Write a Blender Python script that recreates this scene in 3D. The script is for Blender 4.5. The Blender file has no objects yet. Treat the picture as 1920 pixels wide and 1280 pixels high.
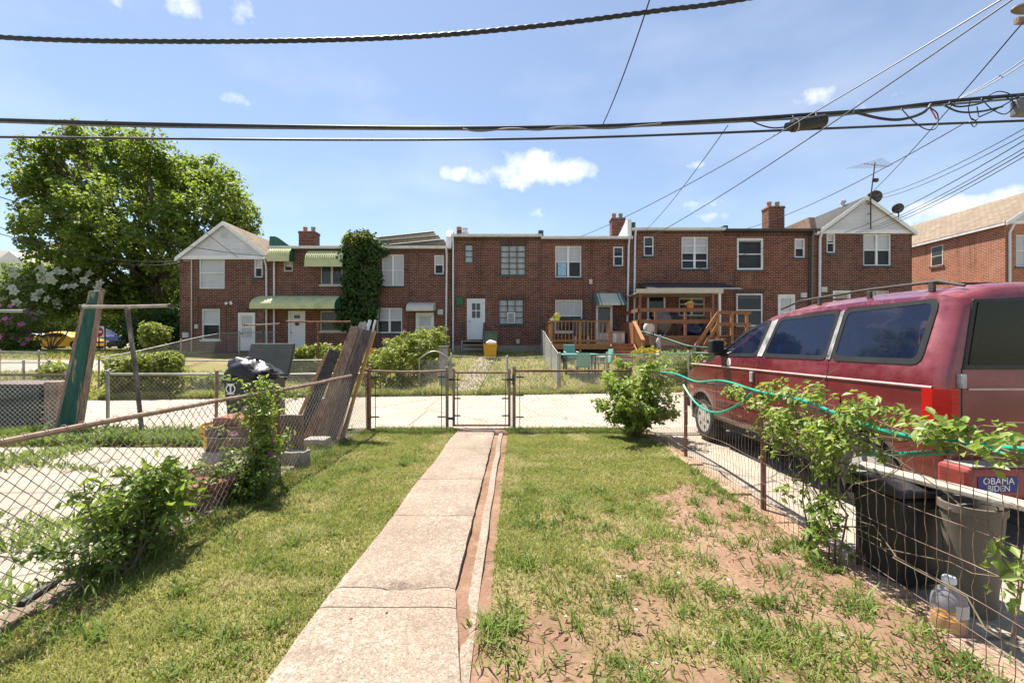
import bpy, math, random
import numpy as np
from mathutils import Vector, Matrix
RND = random.Random(11)
NR = np.random.default_rng(11)
rad = math.radians
scene = bpy.context.scene
col = scene.collection

# ------------------------------------------------------------------ camera, sky, sun, exposure
F, CX, HY, CH = 850.0, 960.0, 645.0, 1.5          # focal length in photo pixels, optical axis, horizon row, eye height
cam_d = bpy.data.cameras.new('camera')
cam_d.sensor_width = 36.0
cam_d.lens = F / 1920.0 * 36.0
cam_d.shift_y = 5.0 / 1920.0
cam_d.clip_start = 0.05
cam_d.clip_end = 2000.0
cam = bpy.data.objects.new('camera', cam_d)
cam.location = (0, 0, CH)
cam.rotation_euler = (rad(90), 0, 0)
col.objects.link(cam)
scene.camera = cam

SUN = Vector((-0.28, 0.40, 1.0)).normalized()      # towards the sun
SUN_EL = math.asin(SUN.z)
SUN_AZ = math.atan2(SUN.x, SUN.y)                  # from +Y towards +X
sun_d = bpy.data.lights.new('sun', 'SUN')
sun_d.energy = 5.0
sun_d.angle = rad(0.53)
sun_d.color = (1.0, 0.94, 0.84)
sun = bpy.data.objects.new('sun', sun_d)
sun.rotation_euler = (-SUN).to_track_quat('-Z', 'Y').to_euler()
sun.location = (-20, 40, 60)
col.objects.link(sun)

scene.view_settings.view_transform = 'Standard'
scene.view_settings.look = 'None'
scene.view_settings.gamma = 1.0
scene.view_settings.exposure = 1.3

world = bpy.data.worlds.new('World')
scene.world = world
world.use_nodes = True
def build_world():
    nt = world.node_tree
    nt.nodes.clear()
    N = nt.nodes.new
    def link(a, b): nt.links.new(a, b)
    def m(op, a, b=None, c=None, clamp=False):
        n = N('ShaderNodeMath'); n.operation = op; n.use_clamp = clamp
        for i, v in enumerate((a, b, c)):
            if v is None: continue
            if isinstance(v, (int, float)): n.inputs[i].default_value = v
            else: link(v, n.inputs[i])
        return n.outputs[0]
    out = N('ShaderNodeOutputWorld')
    bg = N('ShaderNodeBackground'); bg.inputs['Strength'].default_value = 0.07
    sky = N('ShaderNodeTexSky'); sky.sky_type = 'NISHITA'; sky.sun_disc = False
    sky.sun_elevation = SUN_EL; sky.sun_rotation = SUN_AZ
    sky.air_density = 1.0; sky.dust_density = 0.25; sky.ozone_density = 2.2; sky.altitude = 50
    tc = N('ShaderNodeTexCoord')
    sep = N('ShaderNodeSeparateXYZ'); link(tc.outputs['Generated'], sep.inputs[0])
    no = N('ShaderNodeTexNoise'); no.inputs['Scale'].default_value = 17; no.inputs['Detail'].default_value = 7; no.inputs['Roughness'].default_value = 0.6
    link(tc.outputs['Generated'], no.inputs['Vector'])
    az = m('ARCTAN2', sep.outputs[0], sep.outputs[1])
    el = m('ARCSINE', sep.outputs[2])
    def ang(px, py):
        d = Vector(((px - CX) / F, 1, (HY - py) / F)).normalized()
        return math.atan2(d.x, d.y), math.asin(d.z)
    # (photo column, row, half width, half height, strength): fair weather cumulus round the sky
    cl = [(1015, 324, 128, 31, 1.25), (985, 304, 66, 30, 1.2), (868, 328, 48, 18, 1.1), (1075, 320, 66, 24, 1.2), (925, 322, 40, 16, .9), (1535, 178, 62, 24, .62), (1800, 388, 120, 30, 1.1), (1740, 410, 60, 18, .9),
          (1650, 188, 45, 18, .45), (1325, 380, 55, 14, .6), (1345, 405, 42, 12, .7), (345, 12, 44, 24, .75), (452, 24, 34, 26, .7), (222, 4, 30, 16, .7), (440, 190, 30, 14, .6),
          (1300, 309, 24, 9, .6), (1013, 402, 30, 12, .5), (950, 392, 26, 9, .4), (1880, 378, 90, 34, 1.1)]
    blobs = [ang(a, b) + (w / F * (ang(a, b)[0] and math.cos(ang(a, b)[0])), h / F * math.cos(ang(a, b)[0]), s) for a, b, w, h, s in cl]
    for k in range(22):                                    # the same kind of small clouds over the rest of the sky
        a = rad(60 + k * 11.3); blobs.append((a if a < math.pi else a - 2 * math.pi, rad(12 + (k * 37) % 40), .09, .035, .9))
    dens = None
    for a0, e0, w, h, s in blobs:
        u = m('MULTIPLY', m('SUBTRACT', az, a0), 1 / w)
        v = m('MULTIPLY', m('SUBTRACT', el, e0), 1 / h)
        r2 = m('ADD', m('MULTIPLY', u, u), m('MULTIPLY', v, v))
        b = m('MULTIPLY', m('SUBTRACT', 1.0, r2), s)
        dens = b if dens is None else m('MAXIMUM', dens, b)
    dens = m('MAXIMUM', dens, -1.0)
    d2 = m('ADD', dens, m('MULTIPLY', m('SUBTRACT', no.outputs['Fac'], 0.55), 3.8))
    dd = m('MULTIPLY', d2, 0.75, clamp=True)
    n2 = N('ShaderNodeTexNoise'); n2.inputs['Scale'].default_value = 3.2; n2.inputs['Detail'].default_value = 6
    mp = N('ShaderNodeMapping'); mp.inputs['Scale'].default_value = (1, 1, 2.5); link(tc.outputs['Generated'], mp.inputs[0]); link(mp.outputs[0], n2.inputs['Vector'])
    veil = m('MULTIPLY', m('SUBTRACT', n2.outputs['Fac'], 0.45), 0.8, clamp=True)      # thin high veil
    tot = m('MAXIMUM', dd, m('ADD', m('MULTIPLY', veil, 0.7), 0.10))
    mix = N('ShaderNodeMix'); mix.data_type = 'RGBA'
    link(tot, mix.inputs['Factor'])
    link(sky.outputs[0], mix.inputs['A'])
    mix.inputs['B'].default_value = (7.6, 7.7, 8.0, 1)
    link(mix.outputs['Result'], bg.inputs['Color'])
    link(bg.outputs[0], out.inputs[0])
build_world()

# ------------------------------------------------------------------ helpers
def W(px, py, Y):
    """a point at depth Y metres seen at photo pixel (px, py)"""
    return Vector(((px - CX) * Y / F, Y, CH - (py - HY) * Y / F))
def G(px, py, z=0.0):
    Y = F * (CH - z) / (py - HY)
    return Vector(((px - CX) * Y / F, Y, z))
def smooth(t): 
    t = np.clip(t, 0, 1); return t * t * (3 - 2 * t)
def gz(x, y):
    """terrain: level yard and alley, then the yards climb to the houses"""
    return float(1.08 * smooth((y - 13.3) / 8.6))
_h = {}
def vnoise(x, y, s, seed=0):
    x = np.asarray(x, float) / s + 1000; y = np.asarray(y, float) / s + 1000
    if seed not in _h: _h[seed] = np.random.default_rng(seed + 99).random((256, 256))
    T = _h[seed]; xi = np.floor(x).astype(int); yi = np.floor(y).astype(int); fx = smooth(x - xi); fy = smooth(y - yi)
    g = lambda a, b: T[a % 256, b % 256]
    return (g(xi, yi) * (1 - fx) + g(xi + 1, yi) * fx) * (1 - fy) + (g(xi, yi + 1) * (1 - fx) + g(xi + 1, yi + 1) * fx) * fy

ORG = {}                                            # world origin of every unrotated parent
def tag(o, label=None, cat=None, group=None, kind=None):
    if label: o['label'] = label
    if cat: o['category'] = cat
    if group: o['group'] = group
    if kind: o['kind'] = kind
    return o
def thing(name, loc, label, cat, group=None, rz=0.0):
    o = bpy.data.objects.new(name, None); col.objects.link(o)
    o.empty_display_size = 0.1
    o.location = loc; o.rotation_euler = (0, 0, rz)
    ORG[o] = Vector(loc)
    return tag(o, label, cat, group)
def link_mesh(name, me, mats, parent=None, kind=None, label=None):
    o = bpy.data.objects.new(name, me); col.objects.link(o)
    for mt in (mats if isinstance(mats, (list, tuple)) else [mats]): me.materials.append(mt)
    if parent: o.parent = parent; ORG[o] = ORG[parent]
    else: ORG[o] = Vector((0, 0, 0))
    if kind: o['kind'] = kind
    if label: o['label'] = label
    return o
def mesh_np(name, V, FA, attr=None):
    """fast mesh from arrays: V (n,3), FA (m,k)"""
    V = np.asarray(V, np.float32); FA = np.asarray(FA, np.int32)
    me = bpy.data.meshes.new(name); m, k = FA.shape
    me.vertices.add(len(V)); me.vertices.foreach_set('co', V.ravel())
    me.loops.add(m * k); me.loops.foreach_set('vertex_index', FA.ravel())
    me.polygons.add(m); me.polygons.foreach_set('loop_start', np.arange(0, m * k, k, dtype=np.int32))
    if attr is not None:
        a = me.attributes.new('rnd', 'FLOAT', 'FACE'); a.data.foreach_set('value', np.asarray(attr, np.float32))
    me.update(calc_edges=True); me.validate()
    return me

class MB:
    """collects shapes; build() links them as ONE mesh object"""
    def __init__(s): s.v = []; s.f = []; s.mi = []; s.m = 0
    def add(s, vs, fs):
        b = len(s.v); s.v += [tuple(p) for p in vs]; s.f += [[b + i for i in f] for f in fs]; s.mi += [s.m] * len(fs); return s
    def box(s, a, b):
        x0, x1 = sorted((a[0], b[0])); y0, y1 = sorted((a[1], b[1])); z0, z1 = sorted((a[2], b[2]))
        return s.add([(x0, y0, z0), (x1, y0, z0), (x1, y1, z0), (x0, y1, z0), (x0, y0, z1), (x1, y0, z1), (x1, y1, z1), (x0, y1, z1)],
                     [(0, 3, 2, 1), (4, 5, 6, 7), (0, 1, 5, 4), (1, 2, 6, 5), (2, 3, 7, 6), (3, 0, 4, 7)])
    def beam(s, p, q, w, h, up=(0, 0, 1)):
        """a bar of section w (sideways) x h (along up) from p to q"""
        p = Vector(p); q = Vector(q); d = (q - p).normalized(); up = Vector(up)
        sx = d.cross(up)
        if sx.length < 1e-4: sx = d.cross(Vector((0, 1, 0)))
        sx.normalize(); u = sx.cross(d).normalized()
        vs = [c + sx * a * w / 2 + u * b * h / 2 for c in (p, q) for a, b in ((-1, -1), (1, -1), (1, 1), (-1, 1))]
        return s.add(vs, [(0, 1, 2, 3), (7, 6, 5, 4), (0, 4, 5, 1), (1, 5, 6, 2), (2, 6, 7, 3), (3, 7, 4, 0)])
    def tube(s, pts, r, n=8, cap=True, twist=0.0, lobes=0, lob=0.0):
        pts = [Vector(p) for p in pts]; k = len(pts); rs = r if isinstance(r, (list, tuple)) else [r] * k
        t0 = (pts[1] - pts[0]).normalized(); a = t0.orthogonal().normalized(); vs = []; L = 0.0
        for i, p in enumerate(pts):
            t = (pts[min(i + 1, k - 1)] - pts[max(i - 1, 0)]).normalized()
            a = (a - t * a.dot(t)).normalized(); b = t.cross(a)
            if i: L += (p - pts[i - 1]).length
            for j in range(n):
                th = 2 * math.pi * j / n
                rr = rs[i] * (1 + lob * math.cos(lobes * (th - L * twist))) if lobes else rs[i]
                vs.append(p + a * math.cos(th) * rr + b * math.sin(th) * rr)
        fs = [(i * n + j, i * n + (j + 1) % n, (i + 1) * n + (j + 1) % n, (i + 1) * n + j) for i in range(k - 1) for j in range(n)]
        if cap: fs += [tuple(range(n - 1, -1, -1)), tuple((k - 1) * n + j for j in range(n))]
        return s.add(vs, fs)
    def lathe(s, c, prof, n=20, axis='z', cap=True):
        """prof: list of (radius, height) along the axis from c"""
        vs = []
        for r, h in prof:
            for j in range(n):
                th = 2 * math.pi * j / n; x, y = r * math.cos(th), r * math.sin(th)
                d = {'z': (x, y, h), 'x': (h, x, y), 'y': (x, h, y)}[axis]
                vs.append((c[0] + d[0], c[1] + d[1], c[2] + d[2]))
        k = len(prof)
        fs = [(i * n + j, i * n + (j + 1) % n, (i + 1) * n + (j + 1) % n, (i + 1) * n + j) for i in range(k - 1) for j in range(n)]
        if cap: fs += [tuple(range(n - 1, -1, -1)), tuple((k - 1) * n + j for j in range(n))]
        return s.add(vs, fs)
    def prism(s, poly, d):
        """extrude a polygon (list of 3d points) by vector d"""
        n = len(poly); d = Vector(d); P = [Vector(p) for p in poly]
        return s.add(P + [p + d for p in P], [tuple(range(n)), tuple(range(2 * n - 1, n - 1, -1))] + [(i, i + n, (i + 1) % n + n, (i + 1) % n) for i in range(n)])
    def build(s, name, mat, parent=None, smooth=False, local=False, label=None, kind=None, bevel=0.0, fix=True, sharp=40):
        o = ORG.get(parent, Vector((0, 0, 0))) if not local else Vector((0, 0, 0))
        V = [(p[0] - o.x, p[1] - o.y, p[2] - o.z) for p in s.v]
        base = Vector((0, 0, 0))
        if parent is None and not local and V:
            xs, ys, zs = zip(*V); base = Vector(((min(xs) + max(xs)) / 2, (min(ys) + max(ys)) / 2, min(zs)))
            V = [(a - base.x, b - base.y, c - base.z) for a, b, c in V]
        me = bpy.data.meshes.new(name); me.from_pydata(V, [], s.f)
        me.polygons.foreach_set('material_index', s.mi)
        if fix:
            import bmesh
            bm = bmesh.new(); bm.from_mesh(me); bmesh.ops.recalc_face_normals(bm, faces=bm.faces); bm.to_mesh(me); bm.free()
        if smooth:
            me.polygons.foreach_set('use_smooth', [True] * len(me.polygons)); me.set_sharp_from_angle(angle=rad(sharp))
        me.update()
        ob = link_mesh(name, me, mat, parent, kind, label)
        if parent is None: ob.location = base; ORG[ob] = base.copy()
        if local and parent: ORG[ob] = Vector((0, 0, 0))
        if bevel > 0:
            b = ob.modifiers.new('bevel', 'BEVEL'); b.width = bevel; b.segments = 2; b.limit_method = 'ANGLE'; b.angle_limit = rad(50)
        return ob
# ------------------------------------------------------------------ materials
class NT:
    def __init__(s, name):
        s.m = bpy.data.materials.new(name); s.m.use_nodes = True; s.t = s.m.node_tree; s.t.nodes.clear()
        s.out = s.t.nodes.new('ShaderNodeOutputMaterial'); s.p = s.t.nodes.new('ShaderNodeBsdfPrincipled'); s.l(s.p.outputs[0], s.out.inputs[0])
        s.geo = s.t.nodes.new('ShaderNodeNewGeometry'); s.tc = s.t.nodes.new('ShaderNodeTexCoord')
        s.pos = s.geo.outputs['Position']; s.obj = s.tc.outputs['Object']
    def l(s, a, b): s.t.links.new(a, b)
    def n(s, t, **kw):
        x = s.t.nodes.new(t)
        for k, v in kw.items(): setattr(x, k, v)
        return x
    def setin(s, n, i, v):
        if v is None: return
        if hasattr(v, 'is_output') or isinstance(v, bpy.types.NodeSocket): s.l(v, n.inputs[i])
        else: n.inputs[i].default_value = v
    def math(s, op, a, b=None, clamp=False):
        n = s.n('ShaderNodeMath', operation=op, use_clamp=clamp); s.setin(n, 0, a); s.setin(n, 1, b); return n.outputs[0]
    def map(s, vec, scale=(1, 1, 1), rot=(0, 0, 0), loc=(0, 0, 0)):
        n = s.n('ShaderNodeMapping'); s.l(vec, n.inputs[0]); n.inputs['Scale'].default_value = scale; n.inputs['Rotation'].default_value = rot; n.inputs['Location'].default_value = loc; return n.outputs[0]
    def noise(s, vec, scale, detail=5, rough=.55, dist=0):
        n = s.n('ShaderNodeTexNoise'); s.l(vec, n.inputs['Vector']); n.inputs['Scale'].default_value = scale; n.inputs['Detail'].default_value = detail; n.inputs['Roughness'].default_value = rough; n.inputs['Distortion'].default_value = dist
        return n.outputs['Fac']
    def voro(s, vec, scale, feature='F1'):
        n = s.n('ShaderNodeTexVoronoi', feature=feature); s.l(vec, n.inputs['Vector']); n.inputs['Scale'].default_value = scale; return n
    def ramp(s, fac, stops, interp='LINEAR'):
        n = s.n('ShaderNodeValToRGB'); s.l(fac, n.inputs[0]); r = n.color_ramp; r.interpolation = interp
        while len(r.elements) < len(stops): r.elements.new(0.5)
        for e, (p, c) in zip(r.elements, stops): e.position = p; e.color = (*c, 1) if len(c) == 3 else c
        return n.outputs[0]
    def mix(s, fac, a, b, mode='MIX'):
        n = s.n('ShaderNodeMix', data_type='RGBA', blend_type=mode)
        s.setin(n, 'Factor', fac)
        for k, v in (('A', a), ('B', b)):
            if isinstance(v, tuple): n.inputs[k].default_value = (*v, 1) if len(v) == 3 else v
            else: s.l(v, n.inputs[k])
        return n.outputs['Result']
    def bump(s, h, strength=.3, dist=.01):
        n = s.n('ShaderNodeBump'); n.inputs['Strength'].default_value = strength; n.inputs['Distance'].default_value = dist; s.l(h, n.inputs['Height']); s.l(n.outputs[0], s.p.inputs['Normal'])
    def base(s, c):
        if isinstance(c, tuple): s.p.inputs['Base Color'].default_value = (*c, 1)
        else: s.l(c, s.p.inputs['Base Color'])
    def set(s, **kw):
        for k, v in kw.items(): s.setin(s.p, {'rough': 'Roughness', 'metal': 'Metallic', 'spec': 'Specular IOR Level', 'coat': 'Coat Weight', 'coatr': 'Coat Roughness', 'ior': 'IOR', 'alpha': 'Alpha', 'trans': 'Transmission Weight'}[k], v)
        return s
M = {}
def mat(name, cols, scale=6, rough=.75, bump=.15, metal=0.0, stretch=(1, 1, 1), detail=6, spec=.4, fine=None, use='pos', bdist=.004):
    """surface of two or three tones mixed by noise, with fine relief"""
    t = NT(name); v = t.map(t.pos if use == 'pos' else t.obj, stretch)
    f = t.noise(v, scale, detail, .62)
    k = len(cols)
    t.base(t.ramp(f, [(.28 + .44 * i / max(k - 1, 1), c) for i, c in enumerate(cols)]) if k > 1 else cols[0])
    t.set(rough=rough, metal=metal, spec=spec)
    if bump: t.bump(t.noise(v, fine or scale * 6, 4), bump, bdist)
    M[name] = t.m; return t.m

def brick(name, c1, c2, mortar, soldier=False):
    t = NT(name); sp = t.n('ShaderNodeSeparateXYZ'); t.l(t.pos, sp.inputs[0])
    u = t.math('ADD', sp.outputs[0], sp.outputs[1]); cb = t.n('ShaderNodeCombineXYZ')
    if soldier: t.l(sp.outputs[2], cb.inputs[0]); t.l(u, cb.inputs[1])
    else: t.l(u, cb.inputs[0]); t.l(sp.outputs[2], cb.inputs[1])
    b = t.n('ShaderNodeTexBrick'); t.l(cb.outputs[0], b.inputs['Vector']); b.inputs['Scale'].default_value = 1
    b.inputs['Brick Width'].default_value = .235; b.inputs['Row Height'].default_value = .083; b.inputs['Mortar Size'].default_value = .0095; b.inputs['Mortar Smooth'].default_value = .3; b.inputs['Bias'].default_value = -.15
    b.inputs['Color1'].default_value = (*c1, 1); b.inputs['Color2'].default_value = (*c2, 1); b.inputs['Mortar'].default_value = (*mortar, 1)
    n1 = t.noise(t.pos, .55, 6, .65); n2 = t.noise(t.pos, 4, 5, .7)
    n3 = t.noise(t.map(t.pos, (1, 1, .25)), 1.3, 5, .6)
    c = t.mix(t.ramp(n1, [(.35, (0, 0, 0)), (.7, (.55, .55, .55))]), b.outputs['Color'], t.mix(.5, b.outputs['Color'], c2))
    c = t.mix(t.ramp(n2, [(.5, (0, 0, 0)), (.75, (.5, .5, .5))]), c, tuple(x * .5 for x in c2))
    c = t.mix(t.ramp(n3, [(.58, (0, 0, 0)), (.8, (.35, .35, .35))]), c, tuple(x * .8 + .02 for x in mortar))
    oi = t.n('ShaderNodeObjectInfo'); hs = t.n('ShaderNodeHueSaturation'); t.l(c, hs.inputs['Color']); t.l(t.math('ADD', t.math('MULTIPLY', oi.outputs['Random'], .42), .80), hs.inputs['Value']); t.l(t.math('ADD', t.math('MULTIPLY', oi.outputs['Random'], .25), .88), hs.inputs['Saturation']); c = hs.outputs[0]
    c = t.mix(t.ramp(t.noise(t.map(t.pos, (2.2, 2.2, .16)), 1.0, 5, .65), [(.56, (0, 0, 0)), (.72, (.5, .5, .5))]), c, (.022, .015, .013))
    t.base(c); t.set(rough=.88, spec=.25); t.bump(b.outputs['Fac'], -.5, .008); M[name] = t.m
brick('brick', (.175, .052, .034), (.044, .0165, .0135), (.40, .275, .205))
brick('brick_red', (.34, .125, .075), (.20, .075, .048), (.50, .36, .27))
brick('brick_soldier', (.10, .036, .025), (.045, .017, .014), (.30, .21, .16), True)

def concrete(name, a, b, c, speck=60, stain=None, joint=None):
    t = NT(name); n = t.noise(t.pos, 1.3, 8, .68); v = t.voro(t.pos, speck); n2 = t.noise(t.pos, 26, 5, .7)
    k = t.ramp(n, [(.32, a), (.5, b), (.68, c)])
    k = t.mix(t.ramp(n2, [(.42, (.55, .55, .55)), (.62, (0, 0, 0))]), k, tuple(x * .62 for x in a))
    k = t.mix(t.ramp(t.voro(t.pos, speck * 2.4).outputs['Distance'], [(.12, (.7, .7, .7)), (.30, (0, 0, 0))]), k, tuple(x * .42 for x in a))
    k = t.mix(t.ramp(v.outputs['Distance'], [(.05, (.5, .5, .5)), (.22, (0, 0, 0))]), k, tuple(min(1, x * 1.25) for x in c))
    if stain: k = t.mix(t.ramp(t.noise(t.pos, .8, 7, .7, .6), [(.5, (0, 0, 0)), (.66, (.75, .75, .75))]), k, stain)
    if joint:
        bk = t.n('ShaderNodeTexBrick'); t.l(t.pos, bk.inputs[0]); bk.offset = 0; bk.inputs['Scale'].default_value = 1; bk.inputs['Brick Width'].default_value = joint[0]; bk.inputs['Row Height'].default_value = joint[1]; bk.inputs['Mortar Size'].default_value = .018; bk.inputs['Mortar Smooth'].default_value = .2
        k = t.mix(t.math('MULTIPLY', bk.outputs['Fac'], .75), k, tuple(x * .35 for x in a))
        cr = t.voro(t.map(t.pos, (1, 1, 1)), .55, 'DISTANCE_TO_EDGE'); wv = t.math('ADD', cr.outputs['Distance'], t.math('MULTIPLY', t.noise(t.pos, 5, 5, .7), .035))
        k = t.mix(t.ramp(wv, [(.020, (.8, .8, .8)), (.026, (0, 0, 0))]), k, tuple(x * .3 for x in a))
        k = t.mix(t.ramp(t.noise(t.pos, 2.3, 4, .6), [(.66, (0, 0, 0)), (.74, (.5, .5, .5))]), k, tuple(x * .55 for x in a))
    if name == 'path':
        k = t.mix(t.ramp(t.noise(t.pos, 75, 3, .8), [(.50, (0, 0, 0)), (.62, (.8, .8, .8))]), k, tuple(x * .45 for x in a))
        k = t.mix(t.ramp(t.noise(t.pos, 58, 3, .8), [(.58, (0, 0, 0)), (.68, (.7, .7, .7))]), k, (.55, .49, .42))
        k = t.mix(t.ramp(t.noise(t.pos, 3.4, 7, .72, .4), [(.52, (0, 0, 0)), (.70, (.6, .6, .6))]), k, tuple(x * .6 for x in a))
    t.base(k); t.set(rough=.92, spec=.2); t.bump(t.math('ADD', n2, t.math('MULTIPLY', v.outputs['Distance'], .8)), .35, .006); M[name] = t.m
concrete('path', (.25, .195, .148), (.325, .26, .205), (.40, .335, .27), 42, (.275, .20, .145))
concrete('path_edge', (.29, .19, .135), (.40, .28, .20), (.45, .34, .26), 70, (.36, .19, .115))
concrete('alley', (.36, .31, .25), (.43, .375, .31), (.49, .44, .37), 14, (.37, .29, .215), (4.2, 2.65))
concrete('drive', (.30, .255, .205), (.37, .32, .26), (.43, .38, .32), 26, (.31, .245, .18), (2.1, 2.3))
concrete('block', (.20, .165, .14), (.27, .225, .19), (.33, .28, .24), 90)
concrete('foundation', (.26, .23, .19), (.33, .30, .25), (.38, .35, .30), 30)
concrete('street', (.24, .225, .21), (.30, .285, .265), (.34, .325, .30), 20)

def soil(name, greens=.0):
    t = NT(name); n = t.noise(t.pos, .9, 8, .65); n2 = t.noise(t.pos, 9, 8, .7); v = t.voro(t.pos, 34)
    c = t.ramp(n, [(.3, (.20, .105, .062)), (.5, (.31, .172, .105)), (.7, (.39, .235, .155))])
    c = t.mix(t.ramp(n2, [(.5, (0, 0, 0)), (.75, (.7, .7, .7))]), c, (.44, .29, .20))
    c = t.mix(t.ramp(t.noise(t.pos, 40, 4, .7), [(.3, (.6, .6, .6)), (.5, (0, 0, 0))]), c, (.13, .07, .045))
    if greens: c = t.mix(t.ramp(t.noise(t.pos, 1.7, 7, .7), [(.32, (0, 0, 0)), (.55, (greens,) * 3)]), c, t.ramp(t.noise(t.pos, 22, 5, .7), [(.3, (.07, .10, .02)), (.55, (.17, .19, .05)), (.75, (.31, .28, .12))]))
    t.base(c); t.set(rough=.95, spec=.15); t.bump(t.math('ADD', n2, t.math('MULTIPLY', t.noise(t.pos, 60, 5), .5)), .6, .02); M[name] = t.m
soil('soil', .0); soil('lawn_ground', .85)

def leafmat(name, stops, trans=(.30, .42, .05), tf=.35, rough=.55):
    t = NT(name); a = t.n('ShaderNodeAttribute', attribute_name='rnd'); oi = t.n('ShaderNodeObjectInfo')
    f = t.math('FRACT', t.math('ADD', a.outputs['Fac'], t.math('MULTIPLY', oi.outputs['Random'], 1.0)))
    c = t.ramp(f, [(i / max(1, len(stops) - 1), s) for i, s in enumerate(stops)])
    t.base(c); t.set(rough=rough, spec=.35)
    tr = t.n('ShaderNodeBsdfTranslucent'); t.l(t.mix(.55, c, trans), tr.inputs[0])
    ms = t.n('ShaderNodeMixShader'); ms.inputs[0].default_value = tf; t.l(t.p.outputs[0], ms.inputs[1]); t.l(tr.outputs[0], ms.inputs[2]); t.l(ms.outputs[0], t.out.inputs[0]); M[name] = t.m
leafmat('leaf_tree', [(.06, .11, .02), (.11, .17, .03), (.19, .25, .05), (.09, .15, .026)], (.40, .50, .055), .45)
leafmat('leaf_hedge', [(.10, .145, .025), (.19, .22, .04), (.30, .31, .07), (.14, .175, .03)], (.36, .44, .06))
leafmat('leaf_vine', [(.12, .19, .03), (.17, .25, .042), (.22, .30, .06), (.14, .21, .035), (.26, .31, .09)], (.40, .52, .06), .4, .42)
leafmat('leaf_bush', [(.06, .105, .02), (.10, .16, .03), (.16, .22, .045), (.08, .13, .025)], (.30, .42, .05), .35)
leafmat('leaf_ivy', [(.022, .055, .012), (.035, .08, .016), (.06, .115, .022), (.03, .065, .014)], (.14, .24, .03), .25)
leafmat('grass', [(.15, .20, .038), (.24, .27, .06), (.36, .35, .12), (.21, .25, .05), (.52, .44, .24), (.30, .31, .085)], (.38, .42, .08), .35, .6)
leafmat('grass_green', [(.09, .15, .03), (.14, .21, .04), (.21, .27, .065), (.12, .18, .035)], (.30, .40, .06), .35, .6)
leafmat('straw', [(.30, .22, .12), (.42, .33, .19), (.24, .16, .09), (.36, .26, .15)], (.4, .32, .15), .15, .8)
leafmat('petal_pink', [(.55, .16, .36), (.62, .24, .45), (.45, .10, .34)], (.7, .3, .5), .3)
leafmat('petal_purple', [(.34, .07, .38), (.45, .14, .46), (.28, .05, .30)], (.5, .2, .5), .3)
leafmat('petal_white', [(.62, .60, .48), (.70, .68, .58), (.52, .54, .36)], (.6, .6, .4), .25)
leafmat('petal_yellow', [(.72, .42, .02), (.80, .50, .03), (.65, .33, .02)], (.7, .5, .05), .25)

mat('white_paint', [(.62, .62, .62), (.74, .74, .73), (.78, .78, .77)], 3, .5, .05)
mat('white_door', [(.60, .62, .66), (.68, .70, .73)], 2, .45, .03)
mat('white_metal', [(.50, .51, .53), (.66, .66, .67), (.72, .72, .71)], 4, .45, .05)
mat('cream_paint', [(.48, .43, .34), (.58, .53, .43)], 3, .6, .06)
def siding():
    t = NT('siding'); sp = t.n('ShaderNodeSeparateXYZ'); t.l(t.pos, sp.inputs[0]); w = t.math('FRACT', t.math('MULTIPLY', sp.outputs[2], 5.5))
    t.base(t.ramp(t.noise(t.pos, 1.2, 6), [(.3, (.50, .51, .55)), (.7, (.64, .65, .68))])); t.set(rough=.6); t.bump(w, .8, .02); M['siding'] = t.m
siding()
def shingle(name, a, b):
    t = NT(name); sp = t.n('ShaderNodeSeparateXYZ'); t.l(t.pos, sp.inputs[0]); cb = t.n('ShaderNodeCombineXYZ'); t.l(sp.outputs[1], cb.inputs[0]); t.l(t.math('MULTIPLY', sp.outputs[2], 1.6), cb.inputs[1])
    k = t.n('ShaderNodeTexBrick'); t.l(cb.outputs[0], k.inputs[0]); k.inputs['Scale'].default_value = 1; k.inputs['Brick Width'].default_value = .33; k.inputs['Row Height'].default_value = .16; k.inputs['Mortar Size'].default_value = .012
    k.inputs['Color1'].default_value = (*a, 1); k.inputs['Color2'].default_value = (*b, 1); k.inputs['Mortar'].default_value = (*[x * .45 for x in b], 1)
    t.base(t.mix(t.ramp(t.noise(t.pos, 1.1, 6), [(.4, (0, 0, 0)), (.7, (.5, .5, .5))]), k.outputs['Color'], tuple(x * .7 for x in b))); t.set(rough=.95, spec=.15); t.bump(k.outputs['Fac'], -.5, .01); M[name] = t.m
shingle('shingle', (.27, .215, .16), (.20, .155, .115)); shingle('shingle_dark', (.09, .085, .08), (.06, .06, .06))
mat('roof_felt', [(.08, .08, .085), (.15, .15, .15)], 3, .9, .2)
mat('awning_green', [(.38, .41, .18), (.50, .52, .27), (.56, .57, .34)], 2.2, .6, .08)
mat('awning_dark', [(.02, .10, .05), (.03, .14, .07)], 3, .5, .05)
mat('awning_cream', [(.50, .47, .40), (.62, .58, .50)], 3, .55, .05)
mat('stripe_cream', [(.52, .54, .44), (.60, .62, .52)], 4, .5, .04)
mat('stripe_teal', [(.06, .15, .14), (.10, .20, .19)], 4, .5, .04)
mat('steel_dark', [(.025, .06, .065), (.045, .09, .09)], 5, .5, .1)
mat('black_plastic', [(.012, .012, .012), (.03, .03, .03)], 5, .5, .12)
mat('bin_dark', [(.022, .026, .02), (.045, .05, .038)], 4, .55, .1)
mat('bin_grey', [(.10, .085, .065), (.17, .145, .115)], 5, .65, .1)
mat('bin_green', [(.06, .09, .06), (.11, .14, .095)], 4, .6, .1)
mat('bag', [(.010, .010, .014), (.020, .020, .026)], 5, .42, .5, fine=9, bdist=.03)
mat('yellow_plastic', [(.58, .29, .012), (.66, .36, .02)], 4, .5, .1)
mat('rubber', [(.018, .018, .018), (.06, .055, .05)], 9, .9, .3)
mat('cable', [(.010, .013, .018), (.03, .035, .045)], 8, .5, .1)
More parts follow.
